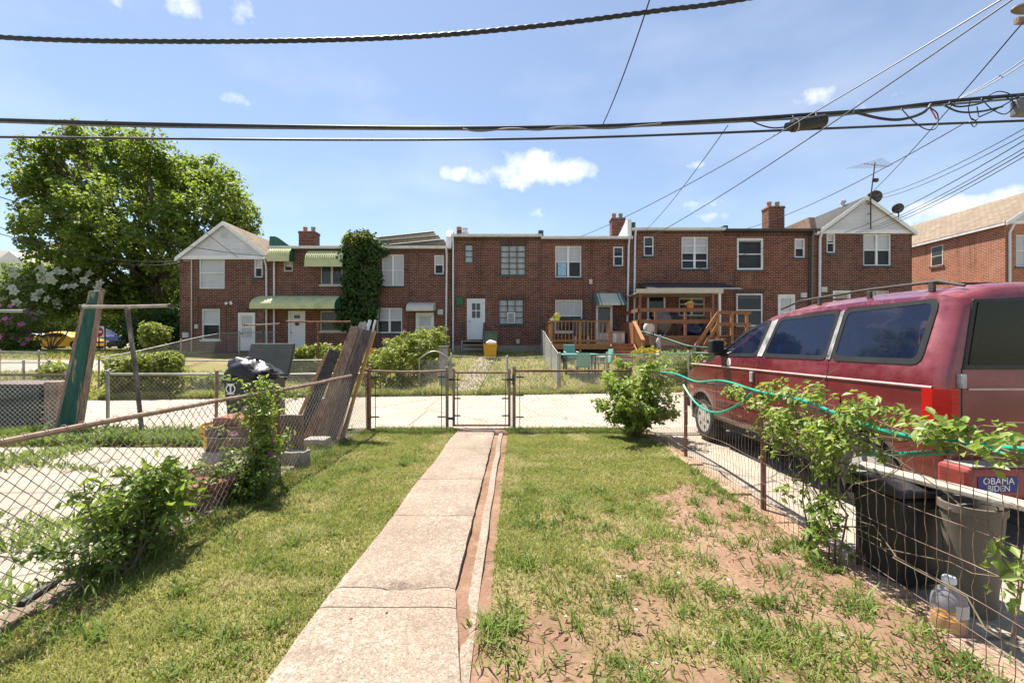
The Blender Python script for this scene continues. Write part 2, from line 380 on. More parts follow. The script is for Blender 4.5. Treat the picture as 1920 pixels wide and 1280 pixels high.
mat('cable_grey', [(.10, .10, .10), (.17, .17, .17)], 8, .6, .1)
mat('rust', [(.10, .038, .022), (.19, .085, .05), (.27, .16, .11)], 7, .85, .5)
mat('rust_light', [(.16, .09, .06), (.27, .18, .13), (.36, .28, .22)], 7, .8, .4)
mat('rust_wire', [(.10, .06, .042), (.20, .13, .095), (.32, .24, .19)], 9, .75, 0)
mat('wire_dull', [(.17, .14, .115), (.30, .26, .22), (.42, .38, .33)], 8, .6, 0, metal=.3)
mat('galvanised', [(.22, .22, .215), (.32, .315, .30), (.40, .385, .36)], 6, .5, .1, metal=.35)
mat('wire_galv', [(.42, .41, .39), (.55, .54, .51)], 6, .5, 0, metal=.25)
mat('dark_metal', [(.03, .028, .025), (.08, .07, .06)], 8, .6, .2)
mat('peeled_pole', [(.035, .028, .024), (.12, .10, .085), (.36, .32, .28)], 9, .8, .4, stretch=(1, 1, .4))
mat('wood_old', [(.12, .075, .052), (.27, .175, .12), (.42, .31, .24)], 5, .9, .7, stretch=(7, 7, .8), bdist=.01)
mat('wood_dark', [(.04, .024, .022), (.10, .064, .055), (.20, .14, .115)], 5, .7, .5, stretch=(7, 7, .8))
mat('wood_grey', [(.22, .19, .155), (.34, .30, .25), (.45, .41, .35)], 5, .9, .5, stretch=(2, 2, 2))
mat('wood_orange', [(.34, .17, .06), (.45, .24, .09), (.50, .29, .12)], 5, .8, .3, stretch=(6, 6, .8))
mat('deck_wood', [(.20, .085, .03), (.30, .14, .05), (.38, .19, .08)], 5, .65, .25, stretch=(2, 2, 3))
mat('deck_red', [(.15, .062, .03), (.23, .10, .05), (.29, .14, .075)], 5, .7, .25, stretch=(2, 2, 3))
def green_board():
    t = NT('green_board'); v = t.map(t.obj, (1, 1, .16)); f = t.noise(v, 9, 7, .7, .8)
    t.base(t.ramp(f, [(.38, (.008, .055, .038)), (.58, (.02, .105, .07)), (.63, (.34, .22, .13)), (.75, (.44, .31, .20))])); t.set(rough=.8); t.bump(f, .4, .01); M['green_board'] = t.m
green_board()
mat('clay', [(.16, .06, .04), (.25, .10, .065), (.30, .16, .12)], 7, .9, .3)
mat('stone_brown', [(.10, .07, .052), (.17, .12, .09), (.24, .175, .135)], 6, .95, .5, bdist=.012)
mat('stone_grey', [(.20, .18, .16), (.30, .27, .24), (.38, .35, .31)], 7, .95, .5, bdist=.012)
mat('bark', [(.05, .035, .025), (.11, .085, .06), (.17, .135, .10)], 8, .95, .8, stretch=(3, 3, .6), bdist=.03)
mat('twig', [(.10, .075, .045), (.19, .15, .09)], 9, .9, .2)
mat('hose_green', [(.012, .20, .13), (.02, .30, .20), (.03, .36, .25)], 6, .35, .05)
mat('blind', [(.68, .70, .72), (.78, .79, .80)], 3, .8, .0)
mat('curtain', [(.55, .55, .54), (.80, .80, .78)], 4, .9, .2, stretch=(5, 5, .3))
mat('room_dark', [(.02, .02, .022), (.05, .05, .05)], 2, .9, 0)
mat('solar', [(.38, .32, .26), (.52, .46, .39)], 3, .5, .05)
mat('meter', [(.42, .44, .46), (.52, .54, .56)], 4, .5, .05)
mat('terracotta', [(.42, .15, .06), (.50, .20, .09)], 5, .8, .1)
mat('lime_pot', [(.42, .55, .03), (.50, .62, .05)], 5, .5, .05)
mat('table_green', [(.10, .27, .22), (.16, .36, .30)], 4, .5, .05)
mat('chair_dark', [(.025, .05, .045), (.05, .08, .07)], 4, .6, .05)
mat('sign_red', [(.45, .015, .02), (.52, .02, .03)], 4, .45, 0)
mat('sign_white', [(.70, .70, .70), (.78, .78, .78)], 4, .45, 0)
mat('yellow_paint', [(.70, .36, .006), (.75, .40, .01)], 2, .25, 0)
mat('silver_paint', [(.42, .43, .45), (.50, .51, .53)], 2, .3, 0, metal=.4)
mat('navy_paint', [(.012, .02, .06), (.02, .03, .09)], 2, .25, 0)
mat('tail_red', [(.34, .004, .006), (.50, .012, .010), (.38, .006, .006)], 14, .15, .25, stretch=(1, 1, 3))
mat('hubcap', [(.44, .42, .38), (.60, .58, .54)], 6, .45, .1, metal=.2)
mat('primer', [(.03, .03, .035), (.36, .35, .36), (.62, .61, .60)], 7, .6, .1, stretch=(1, 1, .8))
mat('sticker_blue', [(.012, .02, .16), (.016, .03, .20)], 4, .4, 0)
mat('clear_edge', [(.45, .45, .42), (.6, .6, .57)], 9, .8, .1)
def glass(name, tint, refl=.5, rough=.03, alpha=.55, scr=0):
    t = NT(name); t.base(tint); t.set(rough=rough, spec=refl, ior=1.45, alpha=alpha); 
    t.bump(t.noise(t.pos, 1.8, 2), .06, .03)
    if scr:
        f = t.noise(t.map(t.pos, (3, 3, 9)), 3, 8, .75, 1.5)
        t.base(t.mix(t.ramp(f, [(.63, (0, 0, 0)), (.68, (scr,) * 3), (.72, (0, 0, 0))]), tint, (.30, .36, .55)))
    M[name] = t.m
glass('pane', (.05, .06, .07), .9, .03, .22); glass('pane_dark', (.012, .016, .018), .6, .04, .75)
glass('van_glass', (.012, .020, .055), .8, .03, .62, .10); glass('van_rear_glass', (.008, .012, .007), .25, .06, 1.0, .15); glass('car_glass', (.015, .018, .022), .6, .05, 1.0)
def van_paint():
    t = NT('van_paint'); sp = t.n('ShaderNodeSeparateXYZ'); t.l(t.obj, sp.inputs[0])
    n = t.noise(t.map(t.obj, (1, .5, 1.6)), 1.7, 7, .68, .5); n2 = t.noise(t.obj, 11, 6, .72)
    c = t.ramp(n, [(.30, (.095, .008, .010)), (.48, (.15, .015, .018)), (.66, (.21, .038, .046))])
    z = sp.outputs[2]
    band = t.math('MULTIPLY', t.math('SUBTRACT', z, 1.12), 2.2, True)        # sun-bleached above the moulding
    rear = t.math('MULTIPLY', t.math('SUBTRACT', sp.outputs[1], .06), 9.0, True); band = t.math('MULTIPLY', band, t.math('ADD', t.math('MULTIPLY', rear, .85), .15))  # rear doors get less fade: their shade is painted into the colour
    fade = t.math('MULTIPLY', band, t.ramp(t.math('ADD', t.math('MULTIPLY', n, .6), t.math('MULTIPLY', n2, .45)), [(.46, (0, 0, 0)), (.62, (1, 1, 1))]))
    c = t.mix(t.math('MULTIPLY', band, .5), c, (.15, .025, .075))
    c = t.mix(fade, c, (.29, .10, .11))
    dust = t.math('MULTIPLY', t.math('MULTIPLY', t.math('SUBTRACT', .78, z), 1.9, True), t.ramp(n2, [(.35, (.15, .15, .15)), (.65, (.8, .8, .8))]))
    c = t.mix(dust, c, (.20, .12, .085))
    c = t.mix(t.ramp(t.noise(t.obj, 70, 3, .8), [(.64, (0, 0, 0)), (.70, (.5, .5, .5))]), c, (.32, .20, .18))
    t.base(c); t.set(rough=t.math('ADD', t.math('MULTIPLY', fade, .3), .26), coat=.5, coatr=.12, spec=.5); t.bump(t.math('ADD', t.math('MULTIPLY', n2, .1), t.noise(t.obj, 1.6, 2)), .14, .03); M['van_paint'] = t.m
van_paint()
def jug():
    t = NT('jug_plastic'); t.base((.60, .60, .64)); t.set(rough=.2, alpha=.26, spec=.5); M['jug_plastic'] = t.m
jug(); mat('jug_liquid', [(.55, .22, .01), (.62, .28, .015)], 5, .2, 0)
# ------------------------------------------------------------------ ground, alley, path, driveway
def sheet(name, mt, x0, x1, y0, y1, nx, ny, zf, kind='structure', edge=None):
    xs = np.linspace(x0, x1, nx); ys = np.linspace(y0, y1, ny); X, Y = np.meshgrid(xs, ys)
    if edge: Y = edge(X, (Y - y0) / (y1 - y0))
    Z = zf(X, Y); V = np.stack([X, Y, Z], -1).reshape(-1, 3)
    i = np.arange(nx * ny).reshape(ny, nx)
    FA = np.stack([i[:-1, :-1], i[:-1, 1:], i[1:, 1:], i[1:, :-1]], -1).reshape(-1, 4)
    me = mesh_np(name, V, FA); me.polygons.foreach_set('use_smooth', [True] * len(me.polygons))
    return link_mesh(name, me, mt, None, kind)
GZ = np.vectorize(gz)
tag(sheet('ground', M['lawn_ground'], -150, 150, -6, 300, 61, 205, lambda X, Y: GZ(X, Y) - .03), 'grass and bare earth ground running out under the yards and street', None)
def yard_z(X, Y):
    return (vnoise(X, Y, .5, 1) - .5) * .03 + (vnoise(X, Y, .12, 2) - .5) * .014 + .012
def soil_mix():
    """the yard: bare red-brown earth that turns to thatch where grass grows"""
    t = NT('yard_ground'); n = t.noise(t.pos, .9, 8, .65); n2 = t.noise(t.pos, 9, 8, .7)
    c = t.ramp(n, [(.3, (.13, .073, .047)), (.5, (.205, .122, .080)), (.7, (.275, .180, .126))])
    c = t.mix(t.ramp(n2, [(.5, (0, 0, 0)), (.75, (.6, .6, .6))]), c, (.36, .25, .18))
    c = t.mix(t.ramp(t.noise(t.pos, 45, 4, .7), [(.3, (.5, .5, .5)), (.5, (0, 0, 0))]), c, (.10, .058, .038))
    a = t.n('ShaderNodeAttribute', attribute_name='lawn')
    th = t.ramp(t.noise(t.pos, 30, 6, .7), [(.3, (.13, .14, .04)), (.5, (.22, .21, .08)), (.7, (.33, .28, .13))])
    c = t.mix(t.math('MULTIPLY', a.outputs['Fac'], .8), c, th)
    t.base(c); t.set(rough=.95, spec=.15); t.bump(t.math('ADD', n2, t.math('MULTIPLY', t.noise(t.pos, 60, 5), .5)), .6, .02)
    return t.m
def lawn_density(X, Y):
    """0 bare earth .. 1 thick grass in our yard"""
    X = np.asarray(X, float); Y = np.asarray(Y, float)
    n = vnoise(X, Y, .55, 5) * .6 + vnoise(X, Y, .2, 6) * .4
    right = smooth((Y - 2.05 + (X - .1) * -1.15) / 1.7)            # earth shows towards the near right corner
    d = np.where(X > -.2, right * .95 + .10, .86)
    d = d + (n - .5) * 1.5 * np.where(X > -.2, .9, .75)
    d = np.where((X > 1.75) & (Y < 4.6), d - .30, d)
    d = np.where((X > -.36) & (X < -.15 + .01 * Y), -1, d)
    d = np.where((X > -1.125 + .026 * Y) & (X < -.30), -1, d)
    return np.clip(d, 0, 1)
yard = sheet('yard', soil_mix(), -2.62, 2.24, -.6, 7.95, 122, 214, yard_z)
co = np.empty(len(yard.data.vertices) * 3); yard.data.vertices.foreach_get('co', co); co = co.reshape(-1, 3)
yard.data.attributes.new('lawn', 'FLOAT', 'POINT').data.foreach_set('value', lawn_density(co[:, 0], co[:, 1]).astype(np.float32))
tag(yard, 'patchy back yard of thin grass and bare reddish earth', None)

def far_edge(X): return 13.35 + .115 * np.clip(X, -14, 8)
tag(sheet('alley', M['alley'], -60, 40, 8.05, 13.4, 101, 9, lambda X, Y: np.maximum(GZ(X, Y), 0) + .012,
      edge=lambda X, t: 8.05 + .02 * X * (np.abs(X) < 12) + (far_edge(X) - 8.05 - .02 * X * (np.abs(X) < 12)) * t), 'pale concrete alley running between the fenced yards', None)
tag(sheet('driveway', M['drive'], 2.34, 6.6, -1, 8.2, 24, 40, lambda X, Y: X * 0 + .006 + (vnoise(X, Y, .6, 4) - .5) * .008), 'concrete parking pad under the van', None)
tag(sheet('patio', M['drive'], -12, -2.75, -1, 6.6, 30, 30, lambda X, Y: X * 0 - .006 + (vnoise(X, Y, .8, 3) - .5) * .012), 'worn concrete patio of the neighbouring yard', None)
tag(sheet('street', M['street'], -120, -14.2, 31.0, 40.5, 40, 6, lambda X, Y: GZ(X, Y) + .0), 'grey street beyond the corner lawn', None)
tag(sheet('pavement', M['alley'], -60, -15.5, 17.3, 19.2, 30, 5, lambda X, Y: GZ(X, Y) - .012), 'pale footpath crossing the corner lawn', None)
tag(sheet('corner_pavement', M['alley'], -20.2, -14.3, 22.5, 30.98, 6, 12, lambda X, Y: GZ(X, Y) - .012), 'pale footpath beside the end house', None)

# low concrete kerbs beneath the two side fences
k = MB(); 
for i in range(24):
    y0 = -.6 + i * .36; k.box((2.16 + .012 * math.sin(i * 1.7), y0, -.05), (2.345 + .01 * math.sin(i), y0 + .358, .035 + .012 * math.sin(i * 2.3)))
k.build('kerb', M['path_edge'], None, kind='structure', label='low crumbling concrete kerb under the wire fence by the van', bevel=.012)
k = MB()
for i in range(17):
    y0 = .2 + i * .46; k.box((-2.74 + .015 * math.sin(i * 2.1), y0, -.05), (-2.585 + .02 * math.sin(i * 1.3), y0 + .452, .04 + .02 * math.sin(i * 1.9)))
k.build('kerb', M['stone_brown'], None, kind='structure', label='brown stone edging under the rusty chain link fence', bevel=.012)

# the garden path: each slab its own piece, with a lifted joint
pth = bpy.data.objects.new('path', None); col.objects.link(pth); ORG[pth] = Vector((0, 0, 0)); tag(pth, 'weathered concrete garden path leading to the gate', None, None, 'structure')
cuts = [(-.6, 1.45), (1.45, 2.508), (2.508, 2.72), (2.72, 3.85), (3.85, 4.885), (4.885, 6.3), (6.3, 7.72)]
def pl(y): return -1.12 + .026 * y - (.012 * math.sin(y * 3))
def pr(y): return -.215 - .125 * min(1, max(0, y - 1.9) / .82) if y < 2.72 else (-.340 + .010 * (y - 2.72))
for a, b in cuts:
    m = MB(); ny, nx = max(3, int((b - a) / .04)), 18; g = .004
    ys = [a + g + (b - a - 2 * g) * j / ny for j in range(ny + 1)]
    jag = lambda y, s: (float(vnoise(y * 1.0, s, .09, 8)) - .5) * .008
    vs = []; top = .052
    for y in ys:
        e = min(y - a, b - y); dz = -.005 * math.exp(-e / .010)
        if abs(y - 2.72) < .08: dz -= .007 * max(0, 1 - abs(y - 2.72) / .05)
        for i in range(nx + 1):
            x = pl(y) + jag(y, 3) + (pr(y) + jag(y, 7) - pl(y) - jag(y, 3)) * i / nx; ex = min(i, nx - i)
            hole = .03 * max(0, 1 - ((y - 2.715) / .022) ** 2) * max(0, 1 - ((x + .66) / .13) ** 2)
            vs.append((x, y, top + dz - (.008 if ex == 0 else 0) + (float(vnoise(x, y, .35, 12)) - .5) * .008 + (float(vnoise(x, y, .05, 13)) - .5) * .003 - hole))
    W1 = nx + 1; fs = [(j * W1 + i, j * W1 + i + 1, (j + 1) * W1 + i + 1, (j + 1) * W1 + i) for j in range(ny) for i in range(nx)]
    n0 = len(vs)
    rim = [i for i in range(W1)] + [j * W1 + nx for j in range(1, ny + 1)] + [ny * W1 + i for i in range(nx - 1, -1, -1)] + [j * W1 for j in range(ny - 1, 0, -1)]
    vs += [(vs[i][0], vs[i][1], -.05) for i in rim]; kk = len(rim)
    fs += [(rim[i], n0 + i, n0 + (i + 1) % kk, rim[(i + 1) % kk]) for i in range(kk)]
    m.add(vs, fs); m.build('slab', M['path'], pth, smooth=True, sharp=35)
m = MB(); ys = [-.6 + i * .12 for i in range(70)]
vs = []
for y in ys:
    x = -.290 + .0095 * y + (float(vnoise(y, 1, .5, 21)) - .5) * .012 + max(0, 2.9 - y) * .02; w = .065
    z = .034 if y > 3.1 else .034 - .016 * (3.1 - y)
    vs += [(x, y, -.04), (x + .004, y, z), (x + w, y, z + .004), (x + w + .006, y, -.04)]
fs = [(i * 4 + j, i * 4 + j + 1, (i + 1) * 4 + j + 1, (i + 1) * 4 + j) for i in range(len(ys) - 1) for j in range(3)]
m.add(vs, fs); m.build('edging_strip', M['path'], pth, smooth=True)
# ------------------------------------------------------------------ row houses
YF = 22.4; S = YF / F
def fx(px, Y=YF): return (px - CX) * Y / F
def fz(py, Y=YF): return CH - (py - HY) * Y / F
def wall_mesh(x0, x1, z0, z1, yf, depth, holes, reveal=.11):
    """front wall with real openings, plus sides, back and top"""
    m = MB(); xs = sorted({x0, x1, *[h[0] for h in holes], *[h[1] for h in holes]}); zs = sorted({z0, z1, *[h[2] for h in holes], *[h[3] for h in holes]})
    for i in range(len(xs) - 1):
        for j in range(len(zs) - 1):
            cx, cz = (xs[i] + xs[i + 1]) / 2, (zs[j] + zs[j + 1]) / 2
            if any(h[0] < cx < h[1] and h[2] < cz < h[3] for h in holes): continue
            m.add([(xs[i], yf, zs[j]), (xs[i + 1], yf, zs[j]), (xs[i + 1], yf, zs[j + 1]), (xs[i], yf, zs[j + 1])], [(0, 1, 2, 3)])
    for a, b, c, d in holes:
        r = yf + reveal + .06
        m.add([(a, yf, c), (b, yf, c), (b, yf, d), (a, yf, d), (a, r, c), (b, r, c), (b, r, d), (a, r, d)], [(0, 4, 5, 1), (1, 5, 6, 2), (2, 6, 7, 3), (3, 7, 4, 0)])
    yb = yf + depth
    m.add([(x0, yf, z0), (x1, yf, z0), (x1, yb, z0), (x0, yb, z0), (x0, yf, z1), (x1, yf, z1), (x1, yb, z1), (x0, yb, z1)], [(3, 0, 4, 7), (1, 2, 6, 5), (2, 3, 7, 6), (4, 5, 6, 7)])
    return m
def window(h, rect, yf, style='double', frame='white_paint', back='blind', cols=1, rows=2, pane='pane', fw=.055, sill=True, drop=1.0, backs=None):
    """rect in metres (x0,x1,z0,z1); frame mesh is the part, each pane a sub-part"""
    x0, x1, z0, z1 = rect; y = yf + .065
    f = MB(); f.box((x0 - .012, y - .025, z0), (x0 + fw, y + .05, z1)); f.box((x1 - fw, y - .025, z0), (x1 + .012, y + .05, z1))
    f.box((x0 + fw, y - .025, z1 - fw), (x1 - fw, y + .05, z1)); f.box((x0 + fw, y - .025, z0), (x1 - fw, y + .05, z0 + fw))
    X = [x0 + fw + (x1 - x0 - 2 * fw) * i / cols for i in range(cols + 1)]; Z = [z0 + fw + (z1 - z0 - 2 * fw) * j / rows for j in range(rows + 1)]
    mul = .05 if style == 'double' else .022
    for x in X[1:-1]: f.box((x - mul, y - .02, z0 + fw), (x + mul, y + .045, z1 - fw))
    rl = .024 if style == 'double' else .014
    for j, z in enumerate(Z[1:-1]):
        for i in range(cols): f.box((X[i] + (mul if i else 0), y - .012, z - rl), (X[i + 1] - (mul if i < cols - 1 else 0), y + .04, z + rl))
    w = f.build('window', M[frame], h)
    if sill:
        q = MB(); q.box((x0 - .06, yf - .055, z0 - .075), (x1 + .06, yf + .03, z0 - .002)); q.build('sill', M['brick_soldier'] if sill == 'brick' else M[frame] if sill == 'paint' else M['steel_dark'], w)
    for i in range(cols):
        for j in range(rows):
            p = MB(); yy = y + .012 + (.016 if (style == 'double' and j == 0) else 0)
            p.add([(X[i], yy, Z[j]), (X[i + 1], yy, Z[j]), (X[i + 1], yy, Z[j + 1]), (X[i], yy, Z[j + 1])], [(0, 1, 2, 3)]); p.build('pane', M[pane], w, fix=False)
    bk = MB(); yb = y + .045; zc = z1 - (z1 - z0) * drop
    n = 24 if back == 'curtain' else 1
    for i in range(n):
        a, b = x0 + (x1 - x0) * i / n, x0 + (x1 - x0) * (i + 1) / n; d = .018
        bk.add([(a, yb + d * (i % 2), zc), (b, yb + d * ((i + 1) % 2), zc), (b, yb + d * ((i + 1) % 2), z1), (a, yb + d * (i % 2), z1)], [(0, 1, 2, 3)])
    if drop > 0: bk.build('curtain' if back == 'curtain' else 'blind', M[back], w, fix=False)
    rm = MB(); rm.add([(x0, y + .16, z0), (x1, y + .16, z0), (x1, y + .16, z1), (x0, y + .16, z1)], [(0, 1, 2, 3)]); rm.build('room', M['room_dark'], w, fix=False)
    return w
def lintel(h, x0, x1, z, yf, hgt=.23):
    m = MB(); m.box((x0 - .08, yf - .012, z + .006), (x1 + .08, yf + .05, z + hgt)); m.build('lintel', M['brick_soldier'], h)
def pipe(h, pts, r, mt, name='downspout', sq=False):
    m = MB()
    if sq:
        for a, b in zip(pts, pts[1:]): m.beam(a, b, r * 2, r * 2, (0, 1, 0.01))
    else: m.tube(pts, r, 8)
    return m.build(name, M[mt], h)
def box_part(h, name, px0, px1, py0, py1, d, mt, yf=YF, bev=.01, lab=None):
    m = MB(); m.box((fx(px0), yf - d, fz(py0)), (fx(px1), yf - .002, fz(py1))); return m.build(name, M[mt], h, bevel=bev, label=lab)
def rect(a, b, c, d): return (fx(a), fx(b), fz(d), fz(c))
def door(h, r, yf, style='storm', mt='white_door'):
    x0, x1, z0, z1 = r; y = yf + .03
    f = MB(); fw = .07
    f.box((x0 - .01, y - .04, z0), (x0 + fw, y + .08, z1)); f.box((x1 - fw, y - .04, z0), (x1 + .01, y + .08, z1)); f.box((x0 + fw, y - .04, z1 - fw), (x1 - fw, y + .08, z1))
    d = f.build('door', M['white_paint'], h)
    l = MB(); a, b, c, e = x0 + fw, x1 - fw, z0 + .02, z1 - fw
    holes = {'storm': [(.12, .88, .36, .62), (.12, .88, .66, .95)], 'half': [(.22, .78, .55, .92)], 'plain': [(.28, .72, .84, .93)], 'dark': [(.04, .96, .30, .985)], 'glass': [(.1, .9, .30, .93)]}[style]
    hs = [(a + (b - a) * p, a + (b - a) * q, c + (e - c) * r_, c + (e - c) * s) for p, q, r_, s in holes]
    w = wall_mesh(a, b, c, e, y, .035, hs, -.03); w.build('leaf', M[mt], d)
    for q in hs:
        p = MB(); p.add([(q[0], y + .02, q[2]), (q[1], y + .02, q[2]), (q[1], y + .02, q[3]), (q[0], y + .02, q[3])], [(0, 1, 2, 3)]); p.build('pane', M['pane_dark' if style != 'storm' else 'pane'], d, fix=False)
        if style in ('storm', 'glass'):
            p = MB(); p.add([(q[0], y + .06, q[2]), (q[1], y + .06, q[2]), (q[1], y + .06, q[3]), (q[0], y + .06, q[3])], [(0, 1, 2, 3)]); p.build('blind', M['curtain'], d, fix=False)
        if style == 'half':
            p = MB(); p.box(((q[0] + q[1]) / 2 - .015, y - .006, q[2]), ((q[0] + q[1]) / 2 + .015, y + .012, q[3])); p.box((q[0], y - .007, (q[2] + q[3]) / 2 - .02), (q[1], y + .013, (q[2] + q[3]) / 2 + .02)); p.build('glazing_bar', M['white_paint'], d)
    k = MB(); hx = a + .06; k.lathe((hx, y - .055, c + (e - c) * .46), [(.012, .05), (.028, .03), (.03, .01), (.015, 0)], 10, 'y'); k.build('handle', M['dark_metal'], d, True)
    return d
def awning(h, x0, x1, z0, z1, out, yf, mt, side, ribs=26, curve=True, val=.12, stripes=None):
    """rounded corrugated metal awning: ribbed skin, side cheeks and a valance"""
    m = MB(); n = ribs * 2; k = 7; vs = []
    for i in range(n + 1):
        x = x0 + (x1 - x0) * i / n; bmp = .022 * (i % 2)
        for j in range(k + 1):
            a = j / k
            if curve: yy = yf - out * math.sin(a * math.pi / 2) ; zz = z0 + (z1 - z0) * math.cos(a * math.pi / 2)
            else: yy = yf - out * a; zz = z1 + (z0 - z1) * a
            vs.append((x, yy - bmp * .6, zz + bmp))
        vs.append((x, yf - out - bmp, z0 - val))
    c = k + 2; fs = [(i * c + j, i * c + j + 1, (i + 1) * c + j + 1, (i + 1) * c + j) for i in range(n) for j in range(c - 1)]
    m.add(vs, fs)
    if stripes:
        m.mi = [1 if stripes((i + .5) / n) else 0 for i in range(n) for j in range(c - 1)]
    a = m.build('awning', [M[mt], M[side]] if stripes else M[mt], h, fix=False)
    so = a.modifiers.new('thick', 'SOLIDIFY'); so.thickness = .008
    s = MB()
    for x in (x0 + .004, x1 - .004):
        P = [(x, yf, z0 - val * .4)] + [((x), yf - out * math.sin(j / k * math.pi / 2) if curve else yf - out * j / k, (z0 + (z1 - z0) * math.cos(j / k * math.pi / 2) if curve else z1 + (z0 - z1) * j / k) - .012) for j in range(k + 1)] + [(x, yf - out, z0 - val)]
        s = MB(); s.prism(P, (.006, 0, 0)); s.build('cheek', M[side], a)
    return a
def chimney(h, px0, px1, py0, py1, Y, pots=2, mt='brick'):
    m = MB(); x0, x1 = fx(px0, Y), fx(px1, Y); z0, z1 = fz(py1, Y) - .3, fz(py0, Y); w = x1 - x0
    m.box((x0, Y, z0), (x1, Y + w * .75, z1 - .12)); m.box((x0 - .03, Y - .03, z1 - .12), (x1 + .03, Y + w * .75 + .03, z1 - .04))
    c = m.build('chimney', M[mt], h)
    m = MB(); m.box((x0 - .01, Y - .01, z1 - .04), (x1 + .01, Y + w * .75 + .01, z1)); m.build('cap', M['foundation'], c)
    for i in range(pots):
        m = MB(); xx = x0 + w * (i + .5) / pots; m.lathe((xx, Y + w * .37, z1 - .02), [(.10, 0), (.11, .22), (.12, .24), (.12, .30), (.09, .30), (.085, .1)], 12); m.build('chimney_pot', M['terracotta' if i % 2 == 0 and mt == 'brick' else 'foundation'], c, True)
    return c
def flat_house(name, label, px0, px1, ptop, holes, depth=9.0, yf=YF, gutter='white_metal', pitch=.25):
    x0, x1 = fx(px0, yf) + .004, fx(px1, yf) - .004; z1 = fz(ptop, yf)
    h = thing(name, ((x0 + x1) / 2, yf, gz(0, yf)), label, 'house', 'brick row houses across the alley')
    wall_mesh(x0, x1, .55, z1, yf, depth, [rect(*q) for q in holes]).build('wall', M['brick'], h, fix=False)
    r = MB(); r.prism([(x0, yf - .10, z1 + .003), (x0, yf + depth, z1 + pitch + .35), (x0, yf + depth, z1 + pitch + .43), (x0, yf - .10, z1 + .08)], (x1 - x0, 0, 0)); r.build('roof', M['roof_felt'], h)
    g = MB(); g.prism([(x0 - .02, yf - .24, z1 + .0), (x0 - .02, yf - .105, z1 - .02), (x0 - .02, yf - .105, z1 + .11), (x0 - .02, yf - .26, z1 + .11)], (x1 - x0 + .04, 0, 0)); g.build('gutter', M[gutter], h)
    b = MB(); b.box((x0 - .003, yf - .006, z1 - .19), (x1 + .003, yf + .02, z1 - .021)); b.build('frieze', M['brick_soldier'], h)
    return h, x0, x1, z1
def gable_house(name, label, px0, px1, peave, ppeak, holes, yf=YF, depth=9.0, over=.12, roofmat='shingle', group='brick row houses across the alley', bm='brick'):
    x0, x1 = fx(px0, yf) + .004, fx(px1, yf) - .004; z1, zp = fz(peave, yf), fz(ppeak, yf); xm = (x0 + x1) / 2
    h = thing(name, (xm, yf, gz(0, yf)), label, 'house', group)
    wall_mesh(x0, x1, .55, z1, yf, depth, [rect(*q) for q in holes] if yf == YF else list(holes)).build('wall', M[bm], h, fix=False)
    g = MB(); g.prism([(x0, yf - .03, z1 + .003), (x1, yf - .03, z1 + .003), (xm, yf - .03, zp)], (0, .1, 0)); g.build('gable', M['siding'], h); g = MB(); g.prism([(x0, yf + depth - .1, z1 + .003), (x1, yf + depth - .1, z1 + .003), (xm, yf + depth - .1, zp)], (0, .1, 0)); g.build('gable', M['siding'], h)
    t = MB(); t.box((x0 - .1, yf - .06, z1 - .06), (x1 + .1, yf - .003, z1 + .12)); t.build('fascia', M['white_paint'], h)
    for sgn, xe in ((-1, x0), (1, x1)):
        sl = (zp - z1) / abs(xm - xe); xo = xe + sgn * over; zo = z1 - sl * over
        r = MB(); r.prism([(xm, yf - .16, zp + .02), (xo, yf - .16, zo + .02), (xo, yf - .16, zo + .11), (xm, yf - .16, zp + .11)], (0, depth + .32, 0)); r.build('roof', M[roofmat], h)
        b = MB(); b.prism([(xm, yf - .19, zp - .10), (xo, yf - .19, zo - .10), (xo, yf - .19, zo + .1), (xm, yf - .19, zp + .1)], (0, .028, 0)); b.build('bargeboard', M['white_paint'], h)
        b = MB(); b.box((xo - .055, yf - .14, zo - .05), (xo + .055, yf + depth + .1, zo + .045)); b.build('gutter', M['white_metal'], h)
    return h, x0, x1, z1, zp

# --- gabled end house by the tree
HB = 668
hl = [(373, 421, 481, 541), (476, 492, 484, 520), (378, 412, 579, 637), (447, 478, 586, 658)]
h1, x0, x1, z1, zp = gable_house('row_house', 'gabled brick end house with white siding gable beside the big tree', 337, 506, 484, 420, hl)
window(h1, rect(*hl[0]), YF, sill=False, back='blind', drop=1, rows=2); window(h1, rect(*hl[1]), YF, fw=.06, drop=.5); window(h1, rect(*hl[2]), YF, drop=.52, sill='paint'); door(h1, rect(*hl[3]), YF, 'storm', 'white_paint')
for q in hl[2:]: lintel(h1, fx(q[0]), fx(q[1]), fz(q[2]), YF)
pipe(h1, [(fx(360.5), YF - .05, fz(486)), (fx(360.5), YF - .05, fz(660))], .03, 'cream_paint', 'conduit')
pipe(h1, [(fx(357), YF - .05, fz(489)), (fx(344), YF - .05, fz(489))], .014, 'cream_paint', 'conduit')
pipe(h1, [(fx(501), YF - .30, z1 - .03), (fx(501), YF - .12, z1 - .35), (fx(501), YF - .08, z1 - .6), (fx(501.5), YF - .08, fz(662))], .042, 'white_metal')
box_part(h1, 'meter_box', 345, 356, 623, 633, .14, 'meter'); box_part(h1, 'meter_box', 367, 373, 608, 616, .10, 'meter'); box_part(h1, 'vent_plate', 485, 496, 587, 597, .03, 'clay', lab='small red vent plate')
m = MB(); zc = fz(566)
m.lathe((fx(433), YF - .10, zc), [(.05, .1), (.05, .07), (.02, .05), (.02, 0)], 10, 'y')
for dx in (-.12, .12): m.lathe((fx(433) + dx, YF - .2, zc - .08), [(.03, .1), (.06, .04), (.075, 0), (.06, .01)], 12, 'y'); m.beam((fx(433), YF - .09, zc), (fx(433) + dx, YF - .11, zc - .07), .02, .02)
m.build('flood_light', M['white_metal'], h1, True)
m = MB()
